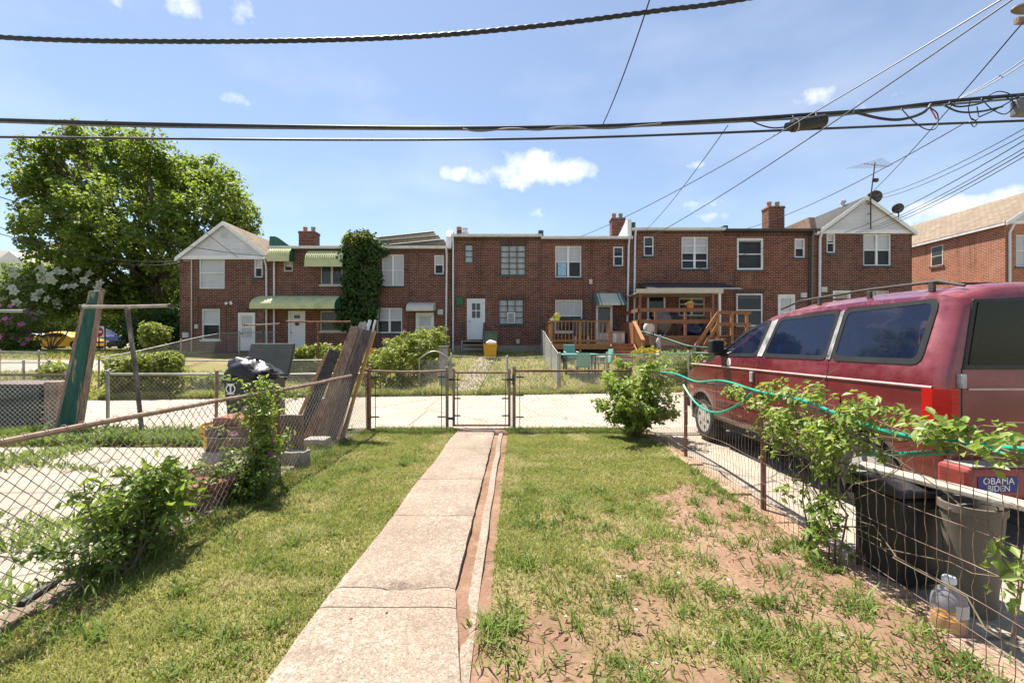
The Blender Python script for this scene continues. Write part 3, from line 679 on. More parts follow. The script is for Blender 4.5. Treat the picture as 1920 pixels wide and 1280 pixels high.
for i in range(5): m.box((fx(415), YF - .045, fz(446) + i * .055), (fx(427), YF - .03, fz(446) + .03 + i * .055))
m.build('vent', M['meter'], h1)
pipe(h1, [(fx(424), YF - .02, fz(575)), (fx(424), YF - .02, fz(660))], .012, 'dark_metal', 'conduit'); pipe(h1, [(fx(373), YF - .02, fz(556)), (fx(371), YF - .02, fz(610))], .010, 'dark_metal', 'conduit')

# --- flat-roofed house with green awnings and ivy
hl = [(531, 549, 485, 509), (601, 642, 496, 534), (541, 572, 583, 656), (600, 648, 583, 621)]
h2, x0, x1, z1 = flat_house('row_house', 'brick row house with ribbed green metal awnings over its windows', 506.3, 668, 467, hl)
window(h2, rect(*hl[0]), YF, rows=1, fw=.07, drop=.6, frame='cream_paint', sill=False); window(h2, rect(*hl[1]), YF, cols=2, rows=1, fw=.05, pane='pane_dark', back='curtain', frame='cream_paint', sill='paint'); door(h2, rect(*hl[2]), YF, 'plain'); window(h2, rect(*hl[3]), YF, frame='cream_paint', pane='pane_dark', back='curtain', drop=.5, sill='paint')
awning(h2, fx(511.5), fx(552), fz(489), fz(465), .55, YF, 'awning_green', 'awning_dark', 10)
awning(h2, fx(581), fx(650), fz(499), fz(471), .60, YF, 'awning_green', 'awning_dark', 17)
awning(h2, fx(497), fx(647), fz(578), fz(556), 1.35, YF, 'awning_green', 'awning_dark', 34)
for px in (515.5,): pipe(h2, [(fx(px), YF - .24, z1 - .02), (fx(px), YF - .10, z1 - .3), (fx(px), YF - .07, z1 - .5), (fx(px), YF - .07, fz(660))], .045, 'white_metal')
chimney(h2, 560, 590, 433, 460, YF + 2.2, 2)
m = MB(); m.prism([(x0, YF - .1, z1 + .09), (x0, YF + 3.2, z1 + .22), (x0, YF + .25, z1 + .62), (x0, YF - .05, z1 + .62)], (.28, 0, 0)); m.build('parapet', M['awning_dark'], h2)
m = MB(); m.lathe((fx(557), YF - .045, fz(607)), [(.09, .02), (.10, .01), (.06, 0)], 14, 'y'); m.build('door_knocker', M['dark_metal'], h2, True)

# --- next house: solar panel racks on the roof
hl = [(716, 757, 477, 536), (814, 832, 478, 514), (706, 754, 577, 624), (780, 813, 586, 656)]
h3, x0, x1, z1 = flat_house('row_house', 'brick row house with tilted panel racks on its roof and cream door hood', 668, 846.5, 467, hl)
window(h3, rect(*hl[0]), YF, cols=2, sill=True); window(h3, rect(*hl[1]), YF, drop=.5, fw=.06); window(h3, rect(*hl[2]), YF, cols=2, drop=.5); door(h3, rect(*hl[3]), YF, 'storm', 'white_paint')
lintel(h3, fx(706), fx(754), fz(577), YF)
awning(h3, fx(768), fx(817), fz(581), fz(568), .75, YF, 'awning_cream', 'awning_cream', 10, val=.10)
pipe(h3, [(fx(838), YF - .24, z1), (fx(838), YF - .10, z1 - .3), (fx(838), YF - .07, z1 - .5), (fx(836.5), YF - .07, fz(660))], .045, 'white_metal')
pipe(h3, [(fx(765.5), YF - .03, fz(442)), (fx(765.5), YF - .03, fz(626))], .014, 'cable_grey', 'conduit')
box_part(h3, 'meter_box', 821, 831, 580, 590, .10, 'meter'); box_part(h3, 'alarm_box', 756.5, 763, 617, 625, .08, 'petal_pink', lab='small faded pink box')
box_part(h3, 'vent_box', 745, 753, 631, 637, .1, 'meter')
for (a, b, ya, yb, dz, mt) in ((700, 813, 446, 434, 2.2, 'solar'), (707, 822, 452, 442, 1.5, 'wood_grey'), (729, 832, 459, 449, .9, 'solar')):
    Y = YF + dz; p0, p1 = W(a, ya, Y), W(b, yb, Y)
    m = MB(); m.prism([p0, p1, p1 + Vector((.25, .8, -.40)), p0 + Vector((.25, .8, -.40))], (0, .03, .04)); q = m.build('solar_panel', M[mt], h3)
    m = MB(); m.beam(p0 + Vector((0, -.02, -.03)), p1 + Vector((0, -.02, -.03)), .04, .07); m.build('frame', M['steel_dark'], q)
    m = MB()
    for t in (.1, .5, .9): c = p0.lerp(p1, t); m.beam(c + Vector((.02, .05, -.05)), Vector((c.x + .02, c.y + .05, z1 + .1)), .04, .04, (0, 1, 0))
    m.build('strut', M['galvanised'], q)
m = MB(); m.prism([(x1 - .24, YF - .1, z1), (x1 - .24, YF + 5, z1 + .25), (x1 - .24, YF + 5, z1 + 1.0), (x1 - .24, YF + .3, z1 + .98), (x1 - .24, YF - .1, z1 + .62)], (.26, 0, 0)); m.build('parapet', M['white_paint'], h3)

# --- house with dark steel casements and a white door
hl = [(871, 887, 458, 493), (938, 986, 459, 516), (876, 909, 560, 637), (935, 982, 561, 608)]
h4, x0, x1, z1 = flat_house('row_house', 'brick row house with dark steel casement windows and white back door', 847, 1015, 445, hl)
window(h4, rect(*hl[0]), YF, 'steel', 'steel_dark', rows=3, cols=1, fw=.035, sill=False); window(h4, rect(*hl[1]), YF, 'steel', 'steel_dark', 'curtain', cols=3, rows=5, fw=.04); window(h4, rect(*hl[3]), YF, 'steel', 'steel_dark', 'curtain', cols=3, rows=4, fw=.04); door(h4, rect(*hl[2]), YF, 'half')
for q in hl[1:]: lintel(h4, fx(q[0]), fx(q[1]), fz(q[2]), YF)
m = MB(); m.box((fx(951), YF - .28, fz(607)), (fx(966), YF + .06, fz(586))); a = m.build('air_conditioner', M['white_metal'], h4, bevel=.015)
m = MB()
for i in range(9): m.box((fx(953), YF - .292, fz(605) + i * .052), (fx(964), YF - .279, fz(605) + .026 + i * .052))
m.build('grille', M['dark_metal'], a)
box_part(h4, 'shutter_box', 856, 869, 557, 572, .10, 'awning_dark'); box_part(h4, 'meter_box', 968, 974, 636, 644, .09, 'meter')
box_part(h4, 'basement_window', 940, 968, 648, 661, .012, 'room_dark', bev=0)
m = MB(); m.box((x0, YF - .03, .5), (x1, YF - .003, fz(647))); m.build('foundation', M['foundation'], h4)
pipe(h4, [(fx(850), YF - .24, z1), (fx(850), YF - .10, z1 - .3), (fx(850), YF - .07, z1 - .5), (fx(850), YF - .07, fz(662))], .045, 'white_metal')
pipe(h4, [(fx(1011), YF - .03, fz(450)), (fx(1009), YF - .03, fz(655))], .016, 'cable_grey', 'conduit')
m = MB(); m.box((x0 + .12, YF + 1.0, z1), (x0 + .34, YF + 1.3, z1 + .62)); c = m.build('chimney', M['brick'], h4); m = MB(); m.box((x0 + .12, YF + .98, z1 + .6), (x0 + .36, YF + 1.3, z1 + .78)); m.build('chimney_pot', M['terracotta'], c)
m = MB(); m.box((x0 + .38, YF + .8, z1), (x0 + .72, YF + 1.3, z1 + .5)); c = m.build('chimney', M['white_metal'], h4, bevel=.02); m = MB(); m.lathe((x0 + .55, YF + 1.05, z1 + .5), [(.10, 0), (.10, .14), (.14, .15), (.14, .22)], 12); m.build('chimney_pot', M['white_metal'], c, True)
m = MB(); m.box((x1 - .14, YF - .12, z1 - .05), (x1 + .10, YF + 3, z1 + .32)); m.build('parapet', M['steel_dark'], h4)
# steel back steps
m = MB(); yd = YF - .01; xs0, xs1 = fx(868), fx(911); zt = fz(638); m.box((xs0, yd - .75, zt - .07), (xs1, yd, zt))
st = m.build('steps', M['foundation'], h4)
for i in range(4):
    m = MB(); z = zt - .2 * (i + 1); y = yd - .75 - .24 * i; m.box((xs0 + .1, y - .25, z - .035), (xs1 - .1, y, z)); m.build('step', M['galvanised'], st)
for xx in (xs0 + .05, xs1 - .05):
    m = MB(); m.beam((xx, yd - .75, zt - .05), (xx, yd - 1.75, zt - .88), .05, .14); m.build('stringer', M['galvanised'], st)
    m = MB(); m.tube([(xx, yd - .08, zt), (xx, yd - .08, zt + .85), (xx, yd - .72, zt + .85), (xx, yd - 1.55, zt + .15), (xx, yd - 1.55, zt - .75)], .022, 6); m.tube([(xx, yd - .72, zt), (xx, yd - .72, zt + .85)], .018, 6); m.build('handrail', M['dark_metal'], st)

# --- house with the wooden deck
hl = [(1041, 1090, 461, 520), (1150, 1169, 462, 499), (1041, 1092, 562, 622), (1118, 1148, 572, 646)]
h5, x0, x1, z1 = flat_house('row_house', 'brick row house with striped door awning behind the small orange deck', 1015, 1184, 449, hl)
window(h5, rect(*hl[0]), YF, cols=2, drop=.5, sill=True); window(h5, rect(*hl[1]), YF, fw=.06, pane='pane_dark', drop=.3); window(h5, rect(*hl[2]), YF, back='curtain', drop=.5, sill='paint'); door(h5, rect(*hl[3]), YF, 'dark', 'white_paint')
m = MB(); q = rect(1046, 1062, 492, 517); m.box((q[0], YF + .064, q[2]), (q[1], YF + .070, q[3])); m.build('window_poster', M['stripe_blue'] if 'stripe_blue' in M else mat('stripe_blue', [(.10, .28, .48), (.38, .55, .68), (.05, .20, .42)], 9, .6, 0), h5, label='small pale blue poster behind the pane')
lintel(h5, fx(1041), fx(1092), fz(562), YF)
awning(h5, fx(1113), fx(1167), fz(571), fz(550), .85, YF, 'stripe_cream', 'stripe_teal', 20, False, .10, stripes=lambda a: a < .10 or a > .90 or .14 < a < .17 or .80 < a < .84)
box_part(h5, 'lamp_box', 1104, 1110, 524, 533, .12, 'cream_paint'); pipe(h5, [(fx(1107), YF - .03, fz(533)), (fx(1106), YF - .03, fz(610))], .012, 'cable_grey', 'conduit')
pipe(h5, [(fx(1178), YF - .24, z1), (fx(1178), YF - .10, z1 - .3), (fx(1178), YF - .07, z1 - .5), (fx(1175), YF - .07, fz(640))], .05, 'white_metal')
pipe(h5, [(fx(1094), YF - .03, fz(520)), (fx(1095), YF - .03, fz(640))], .014, 'dark_metal', 'conduit')
chimney(h5, 1147, 1172, 408, 447, YF + 2.6, 2)
m = MB(); m.prism([(x1 - .22, YF - .1, z1), (x1 - .22, YF + 4, z1 + .3), (x1 - .22, YF + 4, z1 + .2), (x1 - .22, YF + .2, z1 + .98), (x1 - .22, YF - .1, z1 + .98)], (.2, 0, 0)); m.build('parapet', M['white_paint'], h5)

# --- house with porch roof and big red deck
hl = [(1207, 1226, 443, 480), (1278, 1328, 444, 504), (1214, 1247, 548, 634), (1273, 1322, 548, 592)]
h6, x0, x1, z1 = flat_house('row_house', 'brick row house with a shallow porch roof above the long red deck', 1184, 1357, 433, hl)
window(h6, rect(*hl[0]), YF, fw=.06, pane='pane_dark', drop=.4); window(h6, rect(*hl[1]), YF, 'double', cols=2, rows=4, fw=.05, pane='pane', back='blind', drop=.5); window(h6, rect(*hl[3]), YF, cols=2, rows=4, frame='cream_paint', drop=.3); door(h6, rect(*hl[2]), YF, 'dark', 'dark_metal')
pipe(h6, [(fx(1190), YF - .24, z1), (fx(1190), YF - .10, z1 - .3), (fx(1190), YF - .07, z1 - .5), (fx(1188), YF - .07, fz(640))], .05, 'white_metal')
m = MB(); yo = 1.9; zr, zl = fz(531), fz(541, YF - yo) - .02
m.prism([(fx(1196), YF - .01, zr), (fx(1196), YF - yo, zl), (fx(1196), YF - yo, zl - .05), (fx(1196), YF - .01, zr - .06)], (fx(1358) - fx(1196), 0, 0)); pr_ = m.build('porch_roof', M['shingle_dark'], h6)
m = MB(); m.box((fx(1193, YF - yo), YF - yo - .03, zl - .17), (fx(1356, YF - yo), YF - yo - .002, zl + .01)); m.box((fx(1193, YF - yo), YF - yo, zl - .19), (fx(1356, YF - yo), YF - .05, zl - .16)); m.build('fascia', M['cream_paint'], pr_)
for px, mt in ((1200, 'deck_red'), (1349, 'white_paint'), (1336, 'deck_red')):
    m = MB(); xx = fx(px, YF - yo + .1); m.box((xx - .05, YF - yo + .05, .8), (xx + .05, YF - yo + .15, zl - .17)); m.build('post', M[mt], pr_)
box_part(h6, 'lamp_box', 1197, 1207, 548, 556, .3, 'cream_paint')
m = MB(); m.prism([(x0 + .0, YF - .12, z1 - .1), (x0 + .0, YF + 4, z1 + .2), (x0, YF + .3, z1 + .40), (x0 + .0, YF - .12, z1 + .40)], (.16, 0, 0)); m.build('parapet', M['steel_dark'], h6)

# --- next flat-roofed house behind the van
hl = [(1382, 1432, 446, 506), (1490, 1510, 447, 483), (1381, 1431, 550, 612), (1459, 1490, 552, 640)]
h7, x0, x1, z1 = flat_house('row_house', 'brick row house with tall brick chimney seen over the van bonnet', 1357, 1532, 435, hl, gutter='dark_metal')
window(h7, rect(*hl[0]), YF, fw=.10, drop=.1); window(h7, rect(*hl[1]), YF, fw=.07, drop=.5); window(h7, rect(*hl[2]), YF, pane='pane_dark', drop=.15, fw=.08); door(h7, rect(*hl[3]), YF, 'storm', 'white_paint')
lintel(h7, fx(1381), fx(1431), fz(550), YF)
pipe(h7, [(fx(1521), YF - .24, z1), (fx(1521), YF - .10, z1 - .3), (fx(1520), YF - .07, fz(660))], .05, 'cable_grey'); pipe(h7, [(fx(1516), YF - .05, z1), (fx(1516), YF - .05, fz(660))], .03, 'dark_metal', 'conduit')
pipe(h7, [(fx(1377), YF - .03, fz(508)), (fx(1377), YF - .03, fz(640))], .014, 'dark_metal', 'conduit')
box_part(h7, 'meter_box', 1500, 1511, 549, 558, .1, 'meter'); chimney(h7, 1441, 1471, 386, 436, YF + 1.2, 2)
m = MB(); m.prism([(x1 - .35, YF - .1, z1), (x1 - .35, YF + .1, z1 + .75), (x1 - .35, YF + 4.5, z1 + .75), (x1 - .35, YF + 7, z1 + .3)], (.3, 0, 0)); m.build('parapet', M['wood_old'], h7)
m = MB(); m.prism([(x0 - .05, YF - .12, z1), (x0 - .05, YF - .12, z1 + .30), (x0 - .05, YF + 2.5, z1 + .30), (x0 - .05, YF + 4, z1 + .1)], (.2, 0, 0)); m.build('parapet', M['steel_dark'], h7)

# --- gabled end house with dishes
hl = [(1550, 1567, 437, 474), (1619, 1671, 439, 498), (1625, 1668, 545, 600), (1562, 1594, 545, 640)]
h8, x0, x1, z1, zp = gable_house('row_house', 'gabled brick end house with two satellite dishes and a roof antenna', 1532, 1710, 436, 373, hl, roofmat='shingle_dark')
window(h8, rect(*hl[0]), YF, fw=.07, drop=.4); window(h8, rect(*hl[1]), YF, cols=2, fw=.06, drop=.5); window(h8, rect(*hl[2]), YF, cols=2, frame='cream_paint'); door(h8, rect(*hl[3]), YF, 'storm', 'cream_paint')
pipe(h8, [(fx(1535), YF - .24, z1 - .05), (fx(1535), YF - .10, z1 - .3), (fx(1534), YF - .07, fz(660))], .06, 'white_metal'); box_part(h8, 'meter_box', 1538, 1549, 538, 548, .1, 'meter')
m = MB(); m.lathe((fx(1614), YF + 1.2, zp - .05), [(.09, 0), (.09, .22), (.14, .24), (.14, .34), (.02, .38)], 12); m.build('roof_vent', M['white_metal'], h8, True)
m = MB(); m.lathe((fx(1572), YF + 2.5, z1 + .55), [(.05, 0), (.05, .5)], 8); m.build('roof_vent', M['dark_metal'], h8, True)
def dish(px, py, r, Y, base, lab):
    c = W(px, py, Y); t = thing('satellite_dish', (c.x, c.y, base), lab, 'satellite dish')
    m = MB(); n, k = 20, 5; vs = []; ax = Vector((.45, .80, .40)).normalized(); u = ax.orthogonal().normalized(); v = ax.cross(u)
    for j in range(k + 1):
        q = j / k
        for i in range(n): a = 2 * math.pi * i / n; vs.append(c + (u * math.cos(a) + v * math.sin(a)) * r * q + ax * (.22 * r * q * q))
    m.add(vs, [(j * n + i, j * n + (i + 1) % n, (j + 1) * n + (i + 1) % n, (j + 1) * n + i) for j in range(k) for i in range(n)])
    d = m.build('reflector', M['dark_metal'], t, True, fix=False); d.modifiers.new('thick', 'SOLIDIFY').thickness = .015
    m = MB(); m.tube([(c.x, c.y + .02, base), (c.x, c.y - .05, c.z - .1), c], .028, 8); m.build('mast', M['dark_metal'], t)
    m = MB(); e = c + ax * r * 1.1; m.tube([c - Vector((0, 0, r * .8)), e], .015, 6); m.lathe((e.x, e.y, e.z - .03), [(.03, 0), (.04, .04), (.03, .08)], 8); m.build('feed_arm', M['dark_metal'], t)
def roof_z(x): return z1 + (zp - z1) * (1 - abs(x - (x0 + x1) / 2) / ((x1 - x0) / 2)) + .1
dish(1640, 370, .33, YF + .25, roof_z(fx(1640)) , 'larger grey satellite dish near the roof peak by the antenna mast')
dish(1684, 391, .25, YF + .25, roof_z(fx(1684)) , 'smaller grey satellite dish low on the gable slope')
an = thing('antenna', (fx(1626), YF - .12, fz(432)), 'tall rooftop television antenna on a thin dark mast', 'antenna')
m = MB(); xm = fx(1626); m.tube([(xm, YF - .22, fz(432)), (xm, YF - .22, fz(372)), (fx(1634), YF - .22, fz(308))], .028, 8); m.build('mast', M['dark_metal'], an)
m = MB(); zt = fz(312); xc = fx(1634); A = Vector((xc - 1.0, YF - .8, zt - .18)); B = Vector((xc + 1.3, YF + .6, zt + .22)); m.beam(A, B, .025, .025); m.build('boom', M['galvanised'], an)
for i in range(9):
    t = i / 8; c = A.lerp(B, t); m = MB(); ln = .75 - .5 * t; m.beam(c + Vector((-.5, .85, 0)) * ln, c - Vector((-.5, .85, 0)) * ln, .014, .014); m.build('element', M['galvanised'], an)
m = MB(); m.box((fx(1631), YF - .28, fz(344)), (fx(1639), YF - .16, fz(338))); m.build('rotor_box', M['dark_metal'], an)
for py in (383, 402, 420):
    m = MB(); m.beam((xm, YF - .22, fz(py)), (xm, YF - .02, fz(py)), .03, .03); m.build('bracket', M['dark_metal'], an)

# --- sunlit brick house beyond the gap
xr = (1884 - CX) * YF / F
h9, a0, a1, b1, bp = gable_house('brick_house', 'separate brick house with sunlit side wall and tan shingle roof', 1884.2, 2140, 418, 338, [(1905, 1950, 440, 500)], depth=10, group=None, bm='brick_red')
window(h9, rect(1905, 1950, 440, 500), YF, cols=2)
for dy, w in ((.0, .75), (3.05, .75)):
    y = YF + 3.2 + dy; z = b1 - 1.5
    m = MB(); m.box((a0 - .015, y, z), (a0 + .05, y + w, z + 1.15)); q = m.build('window', M['cream_paint'], h9)
    for zz in (z + .06, z + .6):
        m = MB(); m.box((a0 - .022, y + .07, zz), (a0 - .012, y + w - .07, zz + .48)); m.build('pane', M['pane_dark'], q)
    m = MB(); m.box((a0 - .06, y - .05, z - .12), (a0 + .02, y + w + .05, z - .002)); m.build('sill', M['brick_soldier'], q)
pipe(h9, [(a0 + .22, YF - .22, b1 - .1), (a0 + .14, YF - .09, b1 - .5), (a0 + .14, YF - .09, .9)], .055, 'white_metal')
m = MB(); m.prism([(a0 - .02, YF + .4, b1 - 3.2), (a0 - .02, YF + 3.0, b1 - 3.2), (a0 - .02, YF + 2.7, b1 - 2.95), (a0 - .02, YF + .9, b1 - 2.95)], (-.5, 0, 0)); m.build('door_hood', M['clay'], h9)

# --- pale house far behind the corner
c = W(20, 500, 75); h0 = thing('distant_house', (c.x, 78, 1.08), 'pale far house with grey roof dormer and red chimney', 'house')
m = MB(); m.box((c.x - 12, 76, .5), (c.x + 3.6, 86, 13.4)); m.build('wall', M['cream_paint'], h0)
m = MB(); m.prism([(c.x - 12.5, 75.5, 13.4), (c.x - 12.5, 86.5, 13.4), (c.x - 12.5, 81, 18.2)], (16.6, 0, 0)); m.build('roof', M['wood_grey'], h0)
m = MB(); m.box((c.x - 3, 75.7, 13.0), (c.x + 1.2, 80, 15.3)); m.prism([(c.x - 3.2, 75.6, 15.3), (c.x + 1.4, 75.6, 15.3), (c.x - .9, 75.6, 17.0)], (0, 5, 0)); d = m.build('dormer', M['white_paint'], h0)
for i in range(3):
    m = MB(); m.box((c.x - 2.3 + i * 1.1, 75.62, 13.6), (c.x - 1.5 + i * 1.1, 75.69, 14.9)); m.build('window', M['pane_dark'], d)
m = MB(); m.box((c.x + 1.6, 80, 16.5), (c.x + 3.2, 81.5, 19.2)); m.build('chimney', M['brick'], h0)
# ------------------------------------------------------------------ plants
def unit(a): return a / np.maximum(np.linalg.norm(a, axis=-1, keepdims=True), 1e-9)
def leaf_mesh(name, P, Nr, size, mt, parent, asp=.55, kind=None, fold=.18, up=None, org=None, label=None):
    """many leaf-sized folded faces, each leaf two triangles"""
    P = np.asarray(P, float); n = len(P); Nr = unit(np.asarray(Nr, float)); r = NR.normal(size=(n, 3)) if up is None else up + NR.normal(size=(n, 3)) * .35
    t = unit(r - Nr * (r * Nr).sum(-1, keepdims=True)); b = np.cross(Nr, t); s = np.asarray(size, float).reshape(-1, 1) * np.ones((n, 1))
    tip = P + t * s; l = P + t * s * .45 + b * s * asp * .5 + Nr * s * fold; rr = P + t * s * .45 - b * s * asp * .5 + Nr * s * fold
    V = np.stack([P, l, tip, rr], 1).reshape(-1, 3); o = ORG.get(parent, Vector((0, 0, 0))) if org is None else org
    V = V - np.array(o); i = np.arange(n)[:, None] * 4
    FA = np.concatenate([i + np.array([[0, 2, 1]]), i + np.array([[0, 3, 2]])], 1).reshape(-1, 3)
    me = mesh_np(name, V, FA, np.repeat(NR.random(n), 2))
    return link_mesh(name, me, M[mt], parent, kind, label)
def ball(n): 
    d = unit(NR.normal(size=(n, 3))); return d * (NR.random((n, 1)) ** (1 / 3))
def clumps(cents, radii, per, leaf, upb=.7):
    """leaves on the outer shells of many small clumps -> positions and outward-up normals"""
    P, Nn = [], []
    for c, r in zip(cents, radii):
        d = unit(NR.normal(size=(per, 3))); q = (.45 + .6 * NR.random((per, 1)))
        P.append(np.asarray(c) + d * q * np.asarray(r)); Nn.append(d * .8 + np.array([0, 0, upb]) + NR.normal(size=(per, 3)) * .45)
    return np.concatenate(P), np.concatenate(Nn)
def limb(m, a, b, r0, r1, k=5, wob=.06, n=7):
    a = Vector(a); b = Vector(b); L = (b - a).length; pts = []
    for i in range(k + 1):
        t = i / k; p = a.lerp(b, t); w = wob * L * math.sin(t * math.pi)
        pts.append(p + Vector((RND.uniform(-w, w), RND.uniform(-w, w), RND.uniform(-w, w) * .4)))
    m.tube(pts, [r0 + (r1 - r0) * i / k for i in range(k + 1)], n)
    return pts

# --- the big tree behind the end house: tapered trunk, forking limbs, clumped crown
TY = 29.0; tb = Vector((fx(285, TY), TY, 1.05))
tree = thing('tree', tb, 'large spreading broadleaf tree beside the gabled end house', 'tree')
lob = [(85, 290, 44), (135, 268, 46), (125, 350, 86), (62, 350, 40), (185, 300, 70), (225, 262, 50), (260, 340, 90), (330, 350, 84), (282, 292, 52), (318, 318, 48), (395, 335, 52), (415, 375, 62), (455, 405, 40), (170, 420, 100), (290, 440, 120), (380, 440, 80), (100, 430, 70), (140, 500, 85), (240, 520, 105), (330, 530, 75), (100, 530, 48), (205, 552, 55), (290, 585, 58), (318, 610, 42), (130, 560, 38), (440, 430, 45)]
trunk = MB(); fork = tb + Vector((.2, .1, 4.2)); limb(trunk, tb - Vector((0, 0, .3)), fork, .55, .36, 6, .02, 12)
trunk.lathe((tb.x, tb.y, tb.z - .1), [(.85, 0), (.62, .25), (.5, .6)], 12, cap=False)
cents, rads = [], []
for (px, py, rp) in lob:
    R_ = rp * TY / F; dy = RND.uniform(-2.6, 2.6) - (1.0 if py > 480 else 0); c = W(px, py, TY + dy)
    pts = limb(trunk, fork - Vector((0, 0, RND.uniform(0, 1.4))), c, .17, .035, 6, .09, 6)
    for k in range(5): limb(trunk, pts[3], c + Vector(ball(1)[0]) * R_ * .8, .05, .012, 4, .1, 5)
    nk = int(9 + 7.5 * R_ * R_)
    d = ball(nk) * np.array([R_, R_ * .95, R_ * .92]); d = d * (.55 + .5 * NR.random((nk, 1)))
    cents.append(np.array(c) + d); rads.append(np.stack([.34 + .42 * NR.random(nk)] * 2 + [.24 + .26 * NR.random(nk)], -1))
trunk.build('trunk', M['bark'], tree, True)
cents = np.concatenate(cents); rads = np.concatenate(rads)
P, Nn = clumps(cents, rads, 44, 0)
leaf_mesh('crown', P, Nn, .17 + .13 * NR.random(len(P)), 'leaf_tree', tree, .75, 'stuff')

def shrub(name, label, c, radii, n, leaf, mt, cat='shrub', group=None, stems=7, flowers=None, clump=.22, stalk='twig', nl=0, part='foliage', per=26, base=None, asp=.55, shape=None):
    """woody base stems, clumped foliage; the largest leaves as leaf objects"""
    c = Vector(c); base = Vector((c.x, c.y, gz(c.x, c.y))) if base is None else Vector(base)
    t = thing(name, base, label, cat, group)
    nk = max(4, n // per); d = ball(nk) * np.array(radii) if shape is None else shape(nk)
    cc = np.array(c) + d; cc[:, 2] = np.maximum(cc[:, 2], base.z + .05)
    m = MB()
    for k in range(stems):
        j = RND.randrange(nk); q = Vector(cc[j]); limb(m, base + Vector((RND.uniform(-.06, .06), RND.uniform(-.06, .06), -.05)), q, .016 + .012 * radii[2], .005, 5, .06, 5)
    m.build('stem', M[stalk], t, True)
    P, Nn = clumps(cc, [np.array([clump, clump, clump * .8])] * nk, per, leaf)
    keep = P[:, 2] > base.z + .02; P, Nn = P[keep], Nn[keep]
    order = np.argsort(P[:, 1]) if nl else np.arange(len(P))
    if nl:
        idx = order[: nl * 3: 3]; leaf_objects(t, P[idx], Nn[idx], leaf * 1.15, mt, asp)
        rest = np.setdiff1d(np.arange(len(P)), idx); P, Nn = P[rest], Nn[rest]
    leaf_mesh(part, P, Nn, leaf * (.7 + .6 * NR.random(len(P))), mt, t, asp, 'stuff')
    if flowers:
        fm, nf, fs = flowers
        for k in range(nf):
            j = RND.randrange(nk); d = unit(np.array([RND.uniform(-1, 1), -1.2, RND.uniform(-.2, 1)])); flower(t, Vector(cc[j] + d * clump * 1.05), d, fs, fm)
    return t
_lm = {}
def leaf_objects(t, P, Nn, size, mt, asp=.6):
    """leaves that can be picked apart: objects sharing one leaf mesh"""
    key = (mt, asp)
    if key not in _lm:
        V = [(0, 0, 0), (-.2 * asp, .12, .02), (-.5 * asp, .38, .07), (-.38 * asp, .7, .05), (0, 1, -.06), (.38 * asp, .7, .05), (.5 * asp, .38, .07), (.2 * asp, .12, .02), (0, .38, 0), (0, .7, -.01)]
        me = bpy.data.meshes.new('leaf'); me.from_pydata(V, [], [(0, 8, 1), (1, 8, 2), (2, 8, 9, 3), (3, 9, 4), (4, 9, 5), (5, 9, 8, 6), (6, 8, 7), (7, 8, 0)]); me.materials.append(M[mt]); _lm[key] = me
    me = _lm[key]; o = ORG[t]
    for p, n in zip(P, Nn):
        ob = bpy.data.objects.new('leaf', me); col.objects.link(ob); ob.parent = t
        z = Vector(n).normalized(); y = Vector((RND.gauss(0, 1), RND.gauss(0, 1) - .3, RND.gauss(0, .7) - .5)); y = (y - z * y.dot(z)).normalized(); x = y.cross(z); s = size * RND.uniform(.7, 1.25)
        ob.matrix_local = Matrix(((x.x * s, y.x * s, z.x * s, p[0] - o.x), (x.y * s, y.y * s, z.y * s, p[1] - o.y), (x.z * s, y.z * s, z.z * s, p[2] - o.z), (0, 0, 0, 1)))
def flower(t, p, d, s, mt):
    m = MB(); d = Vector(d).normalized(); u = d.orthogonal().normalized(); v = d.cross(u)
    for k in range(5):
        a = k * 2 * math.pi / 5; e = u * math.cos(a) + v * math.sin(a); g = u * math.cos(a + 1.57) + v * math.sin(a + 1.57)
        m.add([p, p + e * s * .55 + g * s * .34 + d * s * .22, p + e * s + d * s * .18, p + e * s * .55 - g * s * .34 + d * s * .22], [(0, 1, 2, 3)])
    m.tube([p, p + d * s * .45], s * .07, 5); m.build('flower', M[mt], t, fix=False)
def hedge(name, label, p, q, w, h, n, leaf, mt, group=None, rag=.12):
    p = Vector(p); q = Vector(q); c = (p + q) / 2; L = (q - p).length; dr = (q - p).normalized(); sd = np.array([-dr.y, dr.x, 0])
    base = Vector((c.x, c.y, gz(c.x, c.y))); t = thing(name, base, label, 'hedge', group)
    nk = n // 24; a = NR.random(nk); b = NR.random(nk) * 2 - 1; z = NR.random(nk) ** .7
    top = h * (.82 + .3 * vnoise(a * L, np.zeros(nk) + c.y, .5, 31)) 
    cc = np.array(p) * (1 - a[:, None]) + np.array(q) * a[:, None]; cc = cc + sd * (b * w / 2)[:, None]; cc[:, 2] += z * top
    P, Nn = clumps(cc, [np.array([rag * 1.3, rag * 1.3, rag])] * nk, 24, leaf)
    leaf_mesh('foliage', P, Nn, leaf * (.7 + .6 * NR.random(len(P))), mt, t, .6, 'stuff')
    m = MB()
    for i in range(max(3, int(L / .5))):
        x = p.lerp(q, (i + .5) / max(3, int(L / .5))); limb(m, x - Vector((0, 0, .05)), x + Vector((RND.uniform(-.15, .15), RND.uniform(-.1, .1), h * .75)), .022, .008, 4, .08, 5)
    m.build('stem', M['twig'], t, True)
    return t
